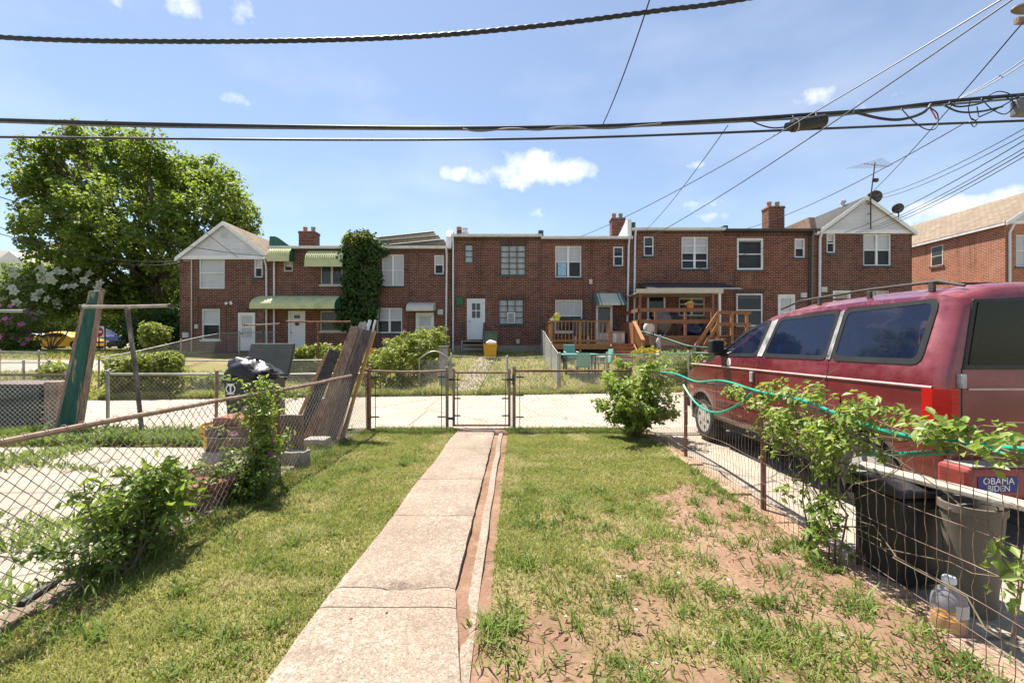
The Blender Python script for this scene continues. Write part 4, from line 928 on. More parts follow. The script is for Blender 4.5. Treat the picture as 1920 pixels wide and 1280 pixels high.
def bed(name, label, polys, n, hgt, mt, kind='stuff', wid=.012, cat=None, lean=.5, cloud=None):
    """upright narrow blades (grass, weeds) over an area; polys: list of (x0,x1,y0,y1)"""
    x, y = [], []
    for (a, b, c, d), k in zip(polys, np.array([abs((q[1] - q[0]) * (q[3] - q[2])) for q in polys])):
        kk = int(n * k / sum(abs((q[1] - q[0]) * (q[3] - q[2])) for q in polys)); x.append(NR.uniform(a, b, kk)); y.append(NR.uniform(c, d, kk))
    x = np.concatenate(x); y = np.concatenate(y)
    if cloud is not None:
        k = NR.random(len(x)) < cloud(x, y); x, y = x[k], y[k]
    return blades(name, label, x, y, GZ(x, y) if len(x) else x, hgt, mt, kind, wid, lean)
def blades(name, label, x, y, z, hgt, mt, kind='stuff', wid=.012, lean=.5, parent=None, hv=None):
    n = len(x); h = hgt * (.45 + .9 * NR.random(n)) * (1 if hv is None else hv); a = NR.random(n) * 2 * math.pi; w = wid * (.6 + .8 * NR.random(n)); ln = lean * (.3 + NR.random(n)) * h; d = NR.random(n) * 2 * math.pi
    B = np.stack([x, y, z], -1); sx = np.stack([np.cos(a), np.sin(a), a * 0], -1) * w[:, None] / 2; le = np.stack([np.cos(d), np.sin(d), d * 0], -1) * ln[:, None]; up = np.stack([h * 0, h * 0, h], -1)
    V = np.stack([B - sx, B + sx, B + sx * .75 + le * .35 + up * .6, B - sx * .75 + le * .35 + up * .6, B + le + up * (.85)], 1).reshape(-1, 3)
    i = np.arange(n)[:, None] * 5; FA = np.concatenate([i + np.array([[0, 1, 2]]), i + np.array([[0, 2, 3]]), i + np.array([[3, 2, 4]])], 1).reshape(-1, 3)
    c = NR.random(n) * .25 + vnoise(x, y, .35, 41) * .75
    o = np.array(ORG.get(parent, Vector((0, 0, 0)))); ob = link_mesh(name, mesh_np(name, V - o, FA, np.repeat(c, 3)), M[mt], parent, kind); tag(ob, label, None); return ob

# --- our lawn: short blades, thick towards the gate and broken up near the camera
n = 620000; x = NR.uniform(-2.58, 2.2, n); y = 1.0 + (7.9 - 1.0) * NR.random(n) ** 1.15
dn = lawn_density(x, y); keep = NR.random(n) < np.where(dn > .25, dn ** 1.3, 0) * .66; x, y, dn = x[keep], y[keep], dn[keep]
tag(blades('grass', 'short patchy lawn grass of our yard either side of the path', x, y, yard_z(x, y) - .004,   .040, 'grass', 'stuff', .0058, 1.0, hv=.6 + .6 * vnoise(x, y, .3, 61)), cat='grass')
# coarse crabgrass tufts and weeds scattered over the bare earth
tx, ty = [], []
spots = [(NR.uniform(-.05, 2.1), NR.uniform(1.3, 4.6)) for _ in range(230)] + [(NR.uniform(-2.5, -1.15), NR.uniform(1.2, 7.3)) for _ in range(110)] + [(-.06 + NR.normal() * .05, 2.3 + NR.normal() * .12) for _ in range(10)] + [(2.1 + NR.normal() * .04, NR.uniform(1.5, 7)) for _ in range(50)]
hh = []
for (a, b) in spots:
    if -1.1 < a < -.25: continue
    k = int(NR.integers(12, 50)); r = NR.uniform(.02, .075); s = NR.uniform(.6, 1.5)
    tx.append(a + NR.normal(size=k) * r); ty.append(b + NR.normal(size=k) * r); hh.append(np.full(k, s))
tx = np.concatenate(tx); ty = np.concatenate(ty); hh = np.concatenate(hh)
tag(blades('weeds', 'coarse crabgrass tufts and weeds scattered over the bare earth', tx, ty, yard_z(tx, ty), .06, 'grass_green', 'stuff', .009, 1.3, hv=hh), cat='weeds')
x = NR.uniform(-2.5, 2.2, 6000); y = 1.0 + 5.5 * NR.random(6000) ** 1.3; k = ((x < -1.12) | (x > -.1)); x, y = x[k], y[k]
P = np.stack([x, y, yard_z(x, y) + .004], -1); tag(leaf_mesh('straw', P, np.tile([0, 0, 1.], (len(P), 1)) + NR.normal(size=(len(P), 3)) * .25, .035 + .04 * NR.random(len(P)), 'straw', None, .09, 'stuff'), 'dry straw and dead clippings strewn on the earth', None)
# pale stones lying on the earth, and one on the path
for px, py, s, mt in ((1343, 1214, .03, 'stone_grey'), (1272, 1082, .016, 'white_paint'), (1365, 1092, .015, 'white_paint'), (1160, 1085, .022, 'white_paint'), (1193, 1144, .013, 'white_paint'), (1512, 1214, .022, 'white_paint'), (1578, 1196, .025, 'stone_grey'), (1185, 1255, .018, 'white_paint'), (1230, 1248, .02, 'stone_grey'), (658, 1177, .012, 'clay'), (725, 1166, .010, 'bark'), (1495, 1027, .02, 'white_paint'), (1440, 1016, .018, 'white_paint'), (724, 828, .05, 'stone_grey'), (1060, 1160, .012, 'white_paint')):
    p = G(px, py); m = MB(); n = 9; on = 500 < px < 860 and py > 900
    z0 = .05 if on else float(yard_z(p.x, p.y)) - s * .15
    prof = [(s * .75, 0), (s, s * .25), (s * .85, s * .6), (s * .3, s * .8)]; m.lathe((p.x, p.y, z0), [(a * .7, b * .6) for a, b in prof], n); m.v = [(a + RND.uniform(-.2, .2) * s, b + RND.uniform(-.2, .2) * s, c + RND.uniform(-.08, .08) * s) for a, b, c in m.v]
    o = m.build('stone', M[mt], None, True)
    tag(o, 'small reddish pebble lying on the concrete path' if mt == 'clay' else 'tiny dark chip lying on the concrete path' if mt == 'bark' else 'flat grey stone in the grass near the leaning planks' if px == 724 else 'small white pebble lying loose on the bare earth' if mt == 'white_paint' else 'small grey stone lying loose on the bare earth', 'stone', 'loose stones in the yard')
# crumbs of soil on the bare patches
n = 5000; x = NR.uniform(-.1, 2.2, n); y = 1.1 + 4.2 * NR.random(n) ** 1.2; k = lawn_density(x, y) < .45; x, y = x[k], y[k]; n = len(x); r = .003 + .008 * NR.random(n) ** 3
O = np.array([[1, 0, 0], [-1, 0, 0], [0, 1, 0], [0, -1, 0], [0, 0, .8], [0, 0, -.8]]); V = np.stack([x, y, yard_z(x, y) + r * .3], -1)[:, None, :] + O[None] * r[:, None, None] * (1 + .5 * (NR.random((n, 6, 1)) - .5)); Fo = np.array([[0, 2, 4], [2, 1, 4], [1, 3, 4], [3, 0, 4], [2, 0, 5], [1, 2, 5], [3, 1, 5], [0, 3, 5]])
tag(link_mesh('soil_crumbs', mesh_np('soil_crumbs', V.reshape(-1, 3), (np.arange(n)[:, None, None] * 6 + Fo[None]).reshape(-1, 3)), M['stone_crumb'] if 'stone_crumb' in M else mat('stone_crumb', [(.20, .12, .08), (.32, .21, .15), (.42, .32, .25)], 30, .95, 0), None, 'stuff'), 'loose crumbs of reddish earth on the bare patches', None)
# lawns and weeds beyond
def lawn2(name, lab, rects, n, h, mt, wid=.03, cloud=None): tag(bed(name, lab, rects, n, h, mt, wid=wid, cloud=cloud, lean=.7), cat='grass')
lawn2('grass', 'yellowing lawn climbing to the houses behind the alley fences', [(-8, 12, 14.2, 22.2)], 42000, .10, 'grass', .03, lambda x, y: .35 + .6 * vnoise(x, y, .8, 51))
lawn2('grass', 'bright corner lawn beside the street', [(-45, -8.5, 12.7, 17.2), (-45, -14.5, 19.4, 30.8)], 42000, .13, 'grass', .05)
x = NR.uniform(-12, 8, 26000); y = far_edge(x) + np.abs(NR.normal(size=26000)) * .28 - .05; tag(blades('weeds', 'tall dry weeds along the far edge of the alley', x, y, GZ(x, y), .20, 'grass', 'stuff', .02, .8, hv=.4 + 1.1 * vnoise(x, y, .4, 71)), cat='weeds')
x = NR.uniform(-12, -2.8, 9000); y = 6.75 + np.abs(NR.normal(size=9000)) * .5; k = y < 8.1; x, y = x[k], y[k]; tag(blades('weeds', 'bright low weeds along the neighbour yard back edge', x, y, x * 0, .14, 'grass_green', 'stuff', .03, 1.1, hv=.4 + vnoise(x, y, .5, 73)), cat='weeds')
x = NR.uniform(-9, -2.75, 16000); y = NR.uniform(1.2, 6.6, 16000); k = (vnoise(x, y, .9, 75) > .62) | ((np.abs(y - 5.15 + .25 * (x + 4)) < .07)) | ((x > -4.2) & (y < 3.9) & (vnoise(x, y, .5, 76) > .42)); x, y = x[k], y[k]; tag(blades('weeds', 'green weeds sprouting through the neighbour patio cracks', x, y, x * 0, .11, 'grass_green', 'stuff', .022, 1.2, hv=.4 + vnoise(x, y, .5, 77)), cat='weeds')
x = -2.66 + NR.normal(size=5000) * .11; y = NR.uniform(1.4, 7.6, 5000); tag(blades('weeds', 'rank grass along the foot of the rusty chain link fence', x, y, x * 0, .10, 'grass_green', 'stuff', .010, 1.0, hv=.3 + 1.2 * vnoise(x, y, .4, 79)), cat='weeds')
x = NR.uniform(-2.4, 2.2, 5000); y = 7.86 + NR.normal(size=5000) * .07; k = (x < -1.02) | (x > -.12); x, y = x[k], y[k]; tag(blades('weeds', 'uncut grass fringe below the gate fence', x, y, x * 0, .075, 'grass_green', 'stuff', .008, .9), cat='weeds')

# --- bushes and hedges
def sprays(name, label, base, tips, per_len, leaf, mt, cat='bush', nl=0, flowers=None, asp=.55, rad_=.055, per=9, bow=.12, side=3):
    """wispy plant: bowed stems fanning from the ground, side twigs and small leaf whorls along them"""
    base = Vector(base); t = thing(name, base, label, cat); cc = []
    for tip in tips:
        m = MB(); tip = Vector(tip); b0 = base + Vector((RND.uniform(-.07, .07), RND.uniform(-.07, .07), -.03)); L = (tip - b0).length; o = Vector((RND.uniform(-1, 1), RND.uniform(-1, 1), .6)) * bow * L
        pt = lambda u: b0.lerp(tip, u) + o * math.sin(u * math.pi) 
        m.tube([pt(i / 8) for i in range(9)], [.008 * (1 - i / 10) + .002 for i in range(9)], 5)
        for k in range(side):
            u = RND.uniform(.3, .9); d = Vector((RND.uniform(-1, 1), RND.uniform(-1, 1), RND.uniform(-.1, .8))) * L * .28; m.tube([pt(u), pt(u) + d * .55 + Vector((0, 0, .02)), pt(u) + d], [.004, .003, .0015], 4)
            for q in range(3): cc.append(pt(u) + d * (.4 + .3 * q))
        m.build('stem', M['twig'], t, True)
        for k in range(max(3, int(L * per_len))): cc.append(pt(RND.uniform(.22, 1.02)))
    cc = np.array(cc); cc[:, 2] = np.maximum(cc[:, 2], base.z + .03); P, Nn = clumps(cc, [np.array([rad_, rad_, rad_ * .8])] * len(cc), per, 0)
    o = NR.permutation(len(P)); nl = min(nl, len(P) // 2)
    if nl: leaf_objects(t, P[o[:nl]], Nn[o[:nl]], leaf * 1.1, mt, asp)
    leaf_mesh('foliage', P[o[nl:]], Nn[o[nl:]], leaf * (.55 + .75 * NR.random(len(P) - nl)), mt, t, asp, 'stuff')
    if flowers:
        for k in range(flowers[1]): c = Vector(cc[RND.randrange(len(cc))]); d = Vector((RND.uniform(-.6, .6), -1, RND.uniform(0, .8))).normalized(); flower(t, c + d * rad_ * 1.3, d, flowers[2], flowers[0])
    return t
def fan(c, r, n, zmin=.2): return [(c[0] + RND.gauss(0, .55) * r[0], c[1] + RND.gauss(0, .55) * r[1], max(zmin, c[2] + RND.uniform(-1, 1) * r[2])) for _ in range(n)]
sprays('rose_bush', 'leafy flowering bush with purple blooms at the fence corner by the van', (1.98, 7.32, 0), fan((1.98, 7.25, .80), (.58, .5, .48), 26, .25), 12, .078, 'leaf_vine', nl=290, flowers=('petal_purple', 9, .05), asp=.6, rad_=.085, per=11)
sprays('sapling', 'scraggly leafy bush growing through the near chain link fence', (-2.54, 2.95, 0), fan((-2.58, 3.0, .42), (.20, .62, .28), 17, .12), 13, .046, 'leaf_bush', nl=240, rad_=.06, per=8)
sprays('climbing_plant', 'tall narrow leafy plant with pink blooms climbing the fence by the block pile', (-2.50, 4.55, 0), [(-2.50 + RND.gauss(0, .07), 4.5 + RND.gauss(0, .10), z) for z in (1.2, 1.1, 1.15, .95, .9, .8, .7, 1.0, .6, .55)], 20, .048, 'leaf_vine', nl=200, flowers=('petal_pink', 4, .035), rad_=.055, per=8, bow=.05, side=4)
sprays('sapling', 'small dense bush at the foot of the tall pink flowered climber', (-2.50, 4.35, 0), fan((-2.52, 4.3, .30), (.28, .40, .22), 16, .1), 18, .046, 'leaf_bush', nl=120, rad_=.06, per=9)
shrub('weed_clump', 'long leaved weed clump pushing through the near fence mesh', (-2.62, 3.25, .42), (.22, .30, .20), 420, .13, 'leaf_vine', 'weed', stems=9, clump=.12, base=(-2.6, 3.2, 0), asp=.28, per=14)
P1 = W(700, 735, 13.4); P2 = W(830, 650, 19.5)
hedge('hedge', 'rounded overgrown hedge running up to the house with cream door hood', (-4.1, 13.7, .05), (-3.1, 19.0, .8), 1.1, 1.35, 9000, .12, 'leaf_hedge')
hedge('hedge', 'loose green hedge along the fence in front of the green awnings', (fx(505, 16.5), 16.6, .4), (fx(665, 16.2), 16.2, .35), 1.0, 1.0, 6500, .13, 'leaf_hedge')
hedge('hedge', 'low vine covered fence hedge left of the open wheeled bin', (fx(208, 12.6), 12.6, .0), (fx(342, 13.0), 12.9, .0), .6, 1.12, 6500, .11, 'leaf_hedge')
hedge('hedge', 'small hedge stub behind the tall green plank', (fx(92, 13.2), 13.3, 0), (fx(128, 13.0), 13.0, 0), .7, .95, 1600, .12, 'leaf_hedge')
hedge('hedge', 'low green growth behind the alley fence beside the wheeled bin', (fx(345, 14.2), 14.4, .05), (fx(480, 14.2), 14.6, .05), .6, .45, 2600, .10, 'leaf_hedge')
shrub('shrub', 'young light green bush standing under the big tree', (fx(288, 20.5), 20.5, 1.75), (.5, .5, .85), 1300, .17, 'leaf_hedge', clump=.25)
shrub('flowering_shrub', 'crape myrtle with pink flower heads by the street', (fx(-5, 23), 23, 2.3), (1.9, 1.4, 1.35), 5200, .16, 'leaf_bush', clump=.35, flowers=('petal_pink', 120, .15), stems=10)
shrub('flowering_shrub', 'large shrub spotted with creamy white flower clusters under the tree', (fx(95, 27), 27, 4.5), (4.0, 1.8, 1.5), 9000, .2, 'leaf_bush', clump=.5, flowers=('petal_white', 150, .26), stems=10)
shrub('flowering_shrub', 'tall white flowered shrub left of the big tree', (fx(20, 30), 30, 5.0), (2.6, 2.0, 1.7), 5200, .2, 'leaf_bush', clump=.5, flowers=('petal_white', 90, .26), stems=8)
shrub('flowering_shrub', 'broad pale flowered shrub screening the far white house', (fx(60, 33), 33, 4.4), (4.6, 1.6, 1.5), 8000, .2, 'leaf_bush', clump=.5, flowers=('petal_white', 70, .24), stems=8)
shrub('shrub', 'dense dark evergreen bush at the foot of the big tree', (fx(305, 25.5), 25.5, 2.1), (2.2, 1.0, 1.5), 6500, .2, 'leaf_ivy', clump=.4)
shrub('shrub', 'low dark bush added in place of the shade patch by the far kerb', (fx(15, 25), 25, 1.2), (1.8, .6, .22), 1500, .16, 'leaf_ivy', clump=.3)  # dark leaves added where there is only a patch of shade
for i, (px, w, top, lab) in enumerate(((30, 6.5, 548, 'round green tree behind the far parked cars near the white house'), (120, 5.5, 556, 'low broad tree closing the end of the street'), (205, 6.0, 545, 'dense tree behind the blue utility vehicle'), (290, 6.5, 540, 'dark tree mass behind the big tree trunk'))):
    Yt = 54 + 4 * (i % 2); zt = W(0, top, Yt).z; shrub('tree', lab, (fx(px, Yt), Yt, (zt + 1.6) / 2 + .3), (w, 2.5, (zt - 1.0) / 2), 9000, .34, 'leaf_tree' if i % 2 else 'leaf_bush', 'tree', 'trees beyond the street', 8, clump=.7, stalk='bark', part='crown')
# ivy on the wall: leaves hugging the brick
def ivy_shape():
    ivt = thing('ivy', (fx(682), YF, 1.05), 'thick dark ivy covering the wall between the green awnings', 'ivy')
    cc = []
    while len(cc) < 300:
        px, py = RND.uniform(636, 728), RND.uniform(440, 612)
        l = 644 + 8 * math.sin(py * .05) - (6 if py > 540 else 0) + (10 if py < 470 else 0); r = 720 - 10 * abs(py - 490) / 60 + 5 * math.sin(py * .11) - (8 if py < 455 else 0)
        if l < px < r: cc.append((fx(px), YF - RND.uniform(.05, .55) * (1 if py > 455 else .6), fz(py)))
    P, Nn = clumps(cc, [np.array([.24, .2, .24])] * len(cc), 34, 0, .35); Nn[:, 1] -= .5; leaf_mesh('foliage', P, Nn, .11 + .07 * NR.random(len(P)), 'leaf_ivy', ivt, .8, 'stuff')
    m = MB()
    for i in range(7): limb(m, (fx(660 + i * 9), YF - .05, 1.0), (fx(650 + i * 10), YF - .08, fz(470 + 20 * (i % 3))), .03, .012, 8, .02, 5)
    m.build('stem', M['bark'], ivt, True)
    P, Nn = clumps([(fx(672 + RND.uniform(-22, 26)), YF - RND.uniform(.1, .5), fz(454 + RND.uniform(-10, 12))) for _ in range(40)], [np.array([.2, .2, .18])] * 40, 26, 0); leaf_mesh('foliage', P, Nn, .13, 'leaf_hedge', ivt, .8, 'stuff', label='crown of the ivy at the gutter, sunlight painted in lighter leaves')  # top leaves take a lighter colour to paint the sun on them
ivy_shape()
# flower bed near the deck steps
shrub('flower_clump', 'mass of yellow flowers in a red pot by the deck stairs', (fx(1215, 16.0), 16.0, 1.0), (.62, .4, .42), 1500, .10, 'leaf_vine', 'flowers', clump=.16, flowers=('petal_yellow', 130, .075), base=(fx(1215, 16), 16, gz(0, 16)))
shrub('rose_bush', 'sprawling rose bush behind the wire arch near the long deck', (fx(1275, 15.2), 15.2, .75), (.85, .5, .5), 2300, .10, 'leaf_hedge', 'bush', clump=.2, flowers=('petal_pink', 10, .06))
shrub('shrub', 'low leafy growth in front of the plastic garden table', (fx(1165, 14.3), 14.3, .55), (.35, .3, .5), 900, .10, 'leaf_vine', 'bush', clump=.16)
# ------------------------------------------------------------------ fences
def poly_tubes(lines, r, n=3):
    """many thin wires as one array mesh; lines: list of (k,3) arrays of equal or different length"""
    Vs, Fs, b = [], [], 0
    for L in lines:
        L = np.asarray(L, float); k = len(L)
        t = unit(np.gradient(L, axis=0)); ref = np.array([0.31, .9, .3]); a = unit(np.cross(t, ref)); c = np.cross(t, a)
        th = np.arange(n) * 2 * math.pi / n
        V = L[:, None, :] + r * (a[:, None, :] * np.cos(th)[None, :, None] + c[:, None, :] * np.sin(th)[None, :, None]); Vs.append(V.reshape(-1, 3))
        i = np.arange(k - 1)[:, None] * n; j = np.arange(n)[None, :]; j2 = (j + 1) % n
        Fs.append((np.stack([i + j, i + j2, i + n + j2, i + n + j], -1).reshape(-1, 4)) + b); b += k * n
    return np.concatenate(Vs), np.concatenate(Fs)
def fence_geo(pts):
    pts = [Vector((p[0], p[1], 0)) for p in pts]; cum = [0]
    for a, b in zip(pts, pts[1:]): cum.append(cum[-1] + (b - a).length)
    def at(s):
        s = min(max(s, 0), cum[-1])
        for i in range(len(pts) - 1):
            if s <= cum[i + 1] or i == len(pts) - 2: return pts[i].lerp(pts[i + 1], (s - cum[i]) / max(1e-6, cum[i + 1] - cum[i]))
    return at, cum[-1]
def fence(label, pts, h, posts, rail='rust', post='rust', wire='rust_wire', pitch=.08, wr=.0017, rr=.021, pr_=.028, group=None, bulge=.0, seg=None, toprail=True, ties=0, sag=0.0, name='chain_link_fence', dz=0.0, rot=None, gate=False):
    """chain link fence: posts with caps, top rail and a mesh of woven wires"""
    at, L = fence_geo(pts); p0 = at(L / 2); t = thing(name, (p0.x, p0.y, gz(p0.x, p0.y)), label, 'gate' if gate else 'fence', group)
    side = (at(L) - at(0)).normalized().cross(Vector((0, 0, 1)))
    wob = lambda s, z: bulge * (math.sin(s * 2.1 + 1) * .6 + math.sin(s * 5.3) * .4) * (z / h)
    def top(s): return h + dz - sag * math.sin(math.pi * s / L) + bulge * .3 * math.sin(s * 1.7)
    def pt(s, z):
        p = at(s); return Vector((p.x, p.y, gz(p.x, p.y))) + side * wob(s, z) + Vector((0, 0, z))
    lines = []; p = pitch; k0 = int(-h / p) - 1; k1 = int(L / p) + 1; st = seg or p / 2
    for fam in (1, -1):
        for k in range(k0, k1 + 1 + int(h / p) + 1):
            c = k * p
            zmax = h - .012; z0 = .03; ss = []
            nn = max(2, int((zmax - z0) / st))
            for i in range(nn + 1):
                z = z0 + (zmax - z0) * i / nn; s = c + fam * z
                if 0 <= s <= L:
                    w = .0022 * (1 if (i % 2) else -1) * fam if seg is None else 0
                    q = pt(s, z * top(s) / h) + side * w; ss.append((q.x, q.y, q.z))
            if len(ss) > 1: lines.append(ss)
    for s in np.arange(.05, L, .11 if ties else 99):
        if ties:
            zt = top(s); a = []
            for i in range(7):
                th = -.6 + i * .75; q = pt(s, zt); a.append((q.x + side.x * .028 * math.cos(th), q.y + side.y * .028 * math.cos(th), q.z - .0 + .028 * math.sin(th)))
            lines.append(a)
    V, FA = poly_tubes(lines, wr); V = V - np.array(ORG[t]); link_mesh('wire_mesh', mesh_np('wire_mesh', V, FA), M[wire], t, 'stuff')
    if toprail:
        m = MB(); k = max(2, int(L / .25)); m.tube([pt(L * i / k, top(L * i / k)) for i in range(k + 1)], rr, 8); m.build('top_rail', M[rail], t, True)
    for s in posts:
        m = MB(); q = pt(s, 0); e = top(s) + .03; m.tube([q - Vector((0, 0, .15)), q + side * wob(s, h) + Vector((0, 0, e))], pr_, 10); po = m.build('post', M[post], t, True)
        m = MB(); c = q + side * wob(s, h) + Vector((0, 0, e - .01)); m.lathe(c, [(pr_ * 1.15, 0), (pr_ * 1.2, .03), (pr_ * .8, .05), (.003, .06)], 10); m.build('cap', M[post], po, True)
    return t, pt, top
# our own fences
fa = lambda Y: -2.66 + .022 * Y
A, pA, tA = fence('rusty chain link fence between our lawn and the cluttered neighbour yard', [(fa(7.85), 7.85), (fa(5), 5.0), (fa(1.0), 1.0)], 1.0, [0, 2.9, 5.8], bulge=.03, ties=1, wr=.0026, rail='rust_light', rr=.018, wire='wire_dull')
m = MB(); m.beam(pA(.10, .03), pA(.10, .98), .012, .004); m.build('tension_bar', M['dark_metal'], A)
for z in (.2, .55, .9):
    m = MB(); q = pA(0, z); m.tube([q + Vector((.03 * math.cos(a), .03 * math.sin(a), 0)) for a in np.linspace(0, 6.28, 12)], .006, 5); m.build('band', M['dark_metal'], A)
gy = 7.97
def sect(label, xa, xb, posts, **kw):
    t, pt, top = fence(label, [(xa, gy), (xb, gy + .02 * (xb - xa))], 1.03, posts, wire='wire_dull', post='wood_old' if False else 'rust_light', wr=.0021, pitch=.075, **kw)
    for s in (.10, abs(xb - xa) - .10):
        m = MB(); m.beam(pt(s, .03), pt(s, 1.0), .012, .006); m.build('tension_bar', M['dark_metal'], t)
        for z in (.22, .6, .92):
            m = MB(); q = pt(s, z); m.box((q.x - .07, q.y - .006, q.z - .012), (q.x + .07, q.y + .006, q.z + .012)); m.build('band', M['dark_metal'], t)
    return t
sect('chain link fence panel between the gate and the leaning planks', fx(693, gy), fx(838, gy), [0, 1.36], rail='rust_light', sag=.02)
sect('chain link fence panel between the gate and the purple flowered bush', fx(964, gy), 2.12, [0, 2.05], rail='rust')
# the gate: its own pipe frame
g0, g1 = fx(851, gy), fx(955, gy); gt, gp, gtop = fence('small chain link garden gate at the end of the path', [(g0 + .035, gy - .02), (g1 - .035, gy - .02)], .98, [], wire='wire_dull', wr=.0021, pitch=.075, toprail=False, name='garden_gate', gate=True)
for nm, a, b in (('frame_upright', (g0, .06), (g0, 1.07)), ('frame_upright', (g1, .06), (g1, 1.07)), ('frame_rail', (g0, 1.0), (g1, 1.0)), ('frame_rail', (g0, .08), (g1, .08))):
    m = MB(); m.tube([(a[0], gy - .02, a[1]), (b[0], gy - .02, b[1])], .024 if nm == 'frame_upright' else .019, 8); m.build(nm, M['rust_light'], gt, True)
for x, s in ((g0 + .07, 1), (g1 - .07, -1)):
    m = MB(); m.beam((x, gy - .03, .1), (x, gy - .03, .98), .012, .006); m.build('tension_bar', M['dark_metal'], gt)
    for z in (.25, .55, .88):
        m = MB(); m.box((x - .06, gy - .045, z - .012), (x + .05, gy - .03, z + .012)); m.build('band', M['dark_metal'], gt)
for z in (.2, .88):
    m = MB(); m.box((g0 - .085, gy - .05, z - .02), (g0 + .02, gy - .005, z + .02)); m.build('hinge', M['dark_metal'], gt)
m = MB(); m.box((g1 - .03, gy - .06, .86), (g1 + .09, gy - .01, .90)); m.box((g1 + .05, gy - .05, .80), (g1 + .075, gy - .02, .97)); m.build('latch', M['dark_metal'], gt)
# neighbour's alley fence and half gate
fence('bent chain link fence at the back of the neighbour yard by the wheeled bin', [(-2.62, 8.12), (-5.45, 8.22)], .97, [1.5, 2.75], rail='galvanised', post='rust_light', wire='wire_dull', bulge=.05, sag=.03)
fence('chain link stretch behind the peeling clothes pole', [(-5.5, 8.25), (-7.45, 8.3)], .95, [1.9], rail='galvanised', post='galvanised', wire='wire_dull')
fence('chain link fence with rusty rail in front of the dark compost box', [(-7.75, 7.9), (-11.5, 7.6)], .97, [0, 3.2], rail='rust_light', post='galvanised', wire='wire_galv', wr=.0024)
# across the alley
kw = dict(rail='galvanised', post='galvanised', wire='wire_galv', pitch=.09, wr=.0026, rr=.017)
fence('sagging galvanised chain link fence in front of the white door house', [(fx(846, 14.1), 14.1), (fx(1049, 14.3), 14.3)], 1.12, [0, 1.75, 3.35], sag=.08, seg=.3, toprail=True, **{**kw, 'rr': .010})
fence('galvanised side fence climbing to the orange deck', [(fx(1050, 14.35), 14.35), (fx(1014, 21.2), 21.2)], 1.12, [0, 2.4, 4.8], seg=.3, **kw)
fence('chain link fence with green rail before the garden table', [(fx(1051, 14.3), 14.32), (fx(1300, 14.6), 14.7)], 1.12, [1.5, 3.2, 4.2], seg=.3, **{**kw, 'rail': 'table_green'})
fence('green railed side fence between the two decks', [(fx(1196, 20.6), 20.6), (fx(1290, 16.5), 16.5), (fx(1400, 15.6), 15.6)], 1.1, [0, 2.1, 4.4], seg=.3, **{**kw, 'rail': 'table_green', 'wire': 'wire_dull'})
fence('galvanised alley fence along the green awning house', [(fx(345, 13.6), 13.6), (fx(655, 13.9), 13.9)], 1.0, [0, 2.4, 5.0], seg=.3, **kw)
fence('chain link fence threaded through the vine hedge', [(fx(206, 12.5), 12.5), (fx(342, 13.4), 13.4)], 1.05, [0, 2.2], seg=.3, **kw)
fence('side chain link fence climbing past the gabled end house', [(fx(180, 14.5), 14.6), (fx(420, 20.5), 20.5), (fx(520, 21.6), 21.6)], 1.0, [0, 3.4, 6.5], seg=.3, **kw)
fence('chain link fence crossing the corner lawn', [(fx(-90, 16.2), 16.4), (fx(88, 16.0), 16.0)], .95, [0, 1.7, 3.3], seg=.3, **kw)
fence('low chain link fence at the corner alley edge', [(fx(-90, 12.8), 12.7), (fx(92, 13), 13.0)], .98, [1.0, 1.9, 2.7], seg=.3, **kw)
# arched walk gate
ga, gb = fx(786, 14.05), fx(843, 14.1); at_, pt_, _ = fence('arched galvanised walk gate beside the rounded hedge', [(ga, 14.05), (gb, 14.1)], 1.0, [], toprail=False, seg=.3, name='walk_gate', gate=True, **kw)
m = MB(); m.tube([(ga, 14.05, gz(0, 14) + .05)] + [(ga + (gb - ga) * i / 10, 14.06, gz(0, 14) + 1.02 + .24 * math.sin(math.pi * i / 10)) for i in range(11)] + [(gb, 14.1, gz(0, 14) + .05)], .02, 8); m.build('frame', M['galvanised'], at_, True)

# --- woven wire fence by the van
wf = thing('wire_fence', (2.2, 4.0, 0), 'rusty woven wire fence between the yard and the van, overgrown with vine', 'fence')
rx = lambda Y: 2.10 + .022 * Y
def wob(y, z): return .012 * math.sin(y * 3.1 + z * 2) + .018 * z * math.sin(y * 1.3 + .6)
def rt(y): return 1.04 + .03 * math.sin(y * 1.9) - .02 * math.sin(y * .8)
lines = []
for y in np.arange(1.0, 7.85, .062):
    l = []; ph = RND.random() * 6
    for i in range(15):
        z = .03 + (rt(y) - .05) * i / 14; l.append((rx(y) + wob(y, z) + .003 * math.sin(z * 40 + ph), y + .005 * math.sin(z * 31 + ph) + .003 * math.sin(z * 70), z))
    lines.append(l)
for z in (.05, .16, .30, .46, .64, .82, .98):
    lines.append([(rx(y) + wob(y, z) - .003, y, z + .012 * math.sin(y * 2.2 + z * 9) + .006 * math.sin(y * 7)) for y in np.arange(1.0, 7.85, .05)])
V, FA = poly_tubes(lines, .0021); link_mesh('wire_mesh', mesh_np('wire_mesh', V - np.array(ORG[wf]), FA), M['rust_wire'], wf, 'stuff')
m = MB(); m.tube([(rx(y) + wob(y, 1) + .012, y, rt(y)) for y in np.arange(1.0, 7.9, .2)], .017, 8); m.build('top_rail', M['wood_old'], wf, True)
for y in (7.82, 5.9, 4.0, 1.6):
    m = MB(); m.tube([(rx(y) + .03, y, -.15), (rx(y) + .035, y + .01, .6), (rx(y) + .03, y, 1.06)], .024, 8); m.build('post', M['rust'], wf, True)
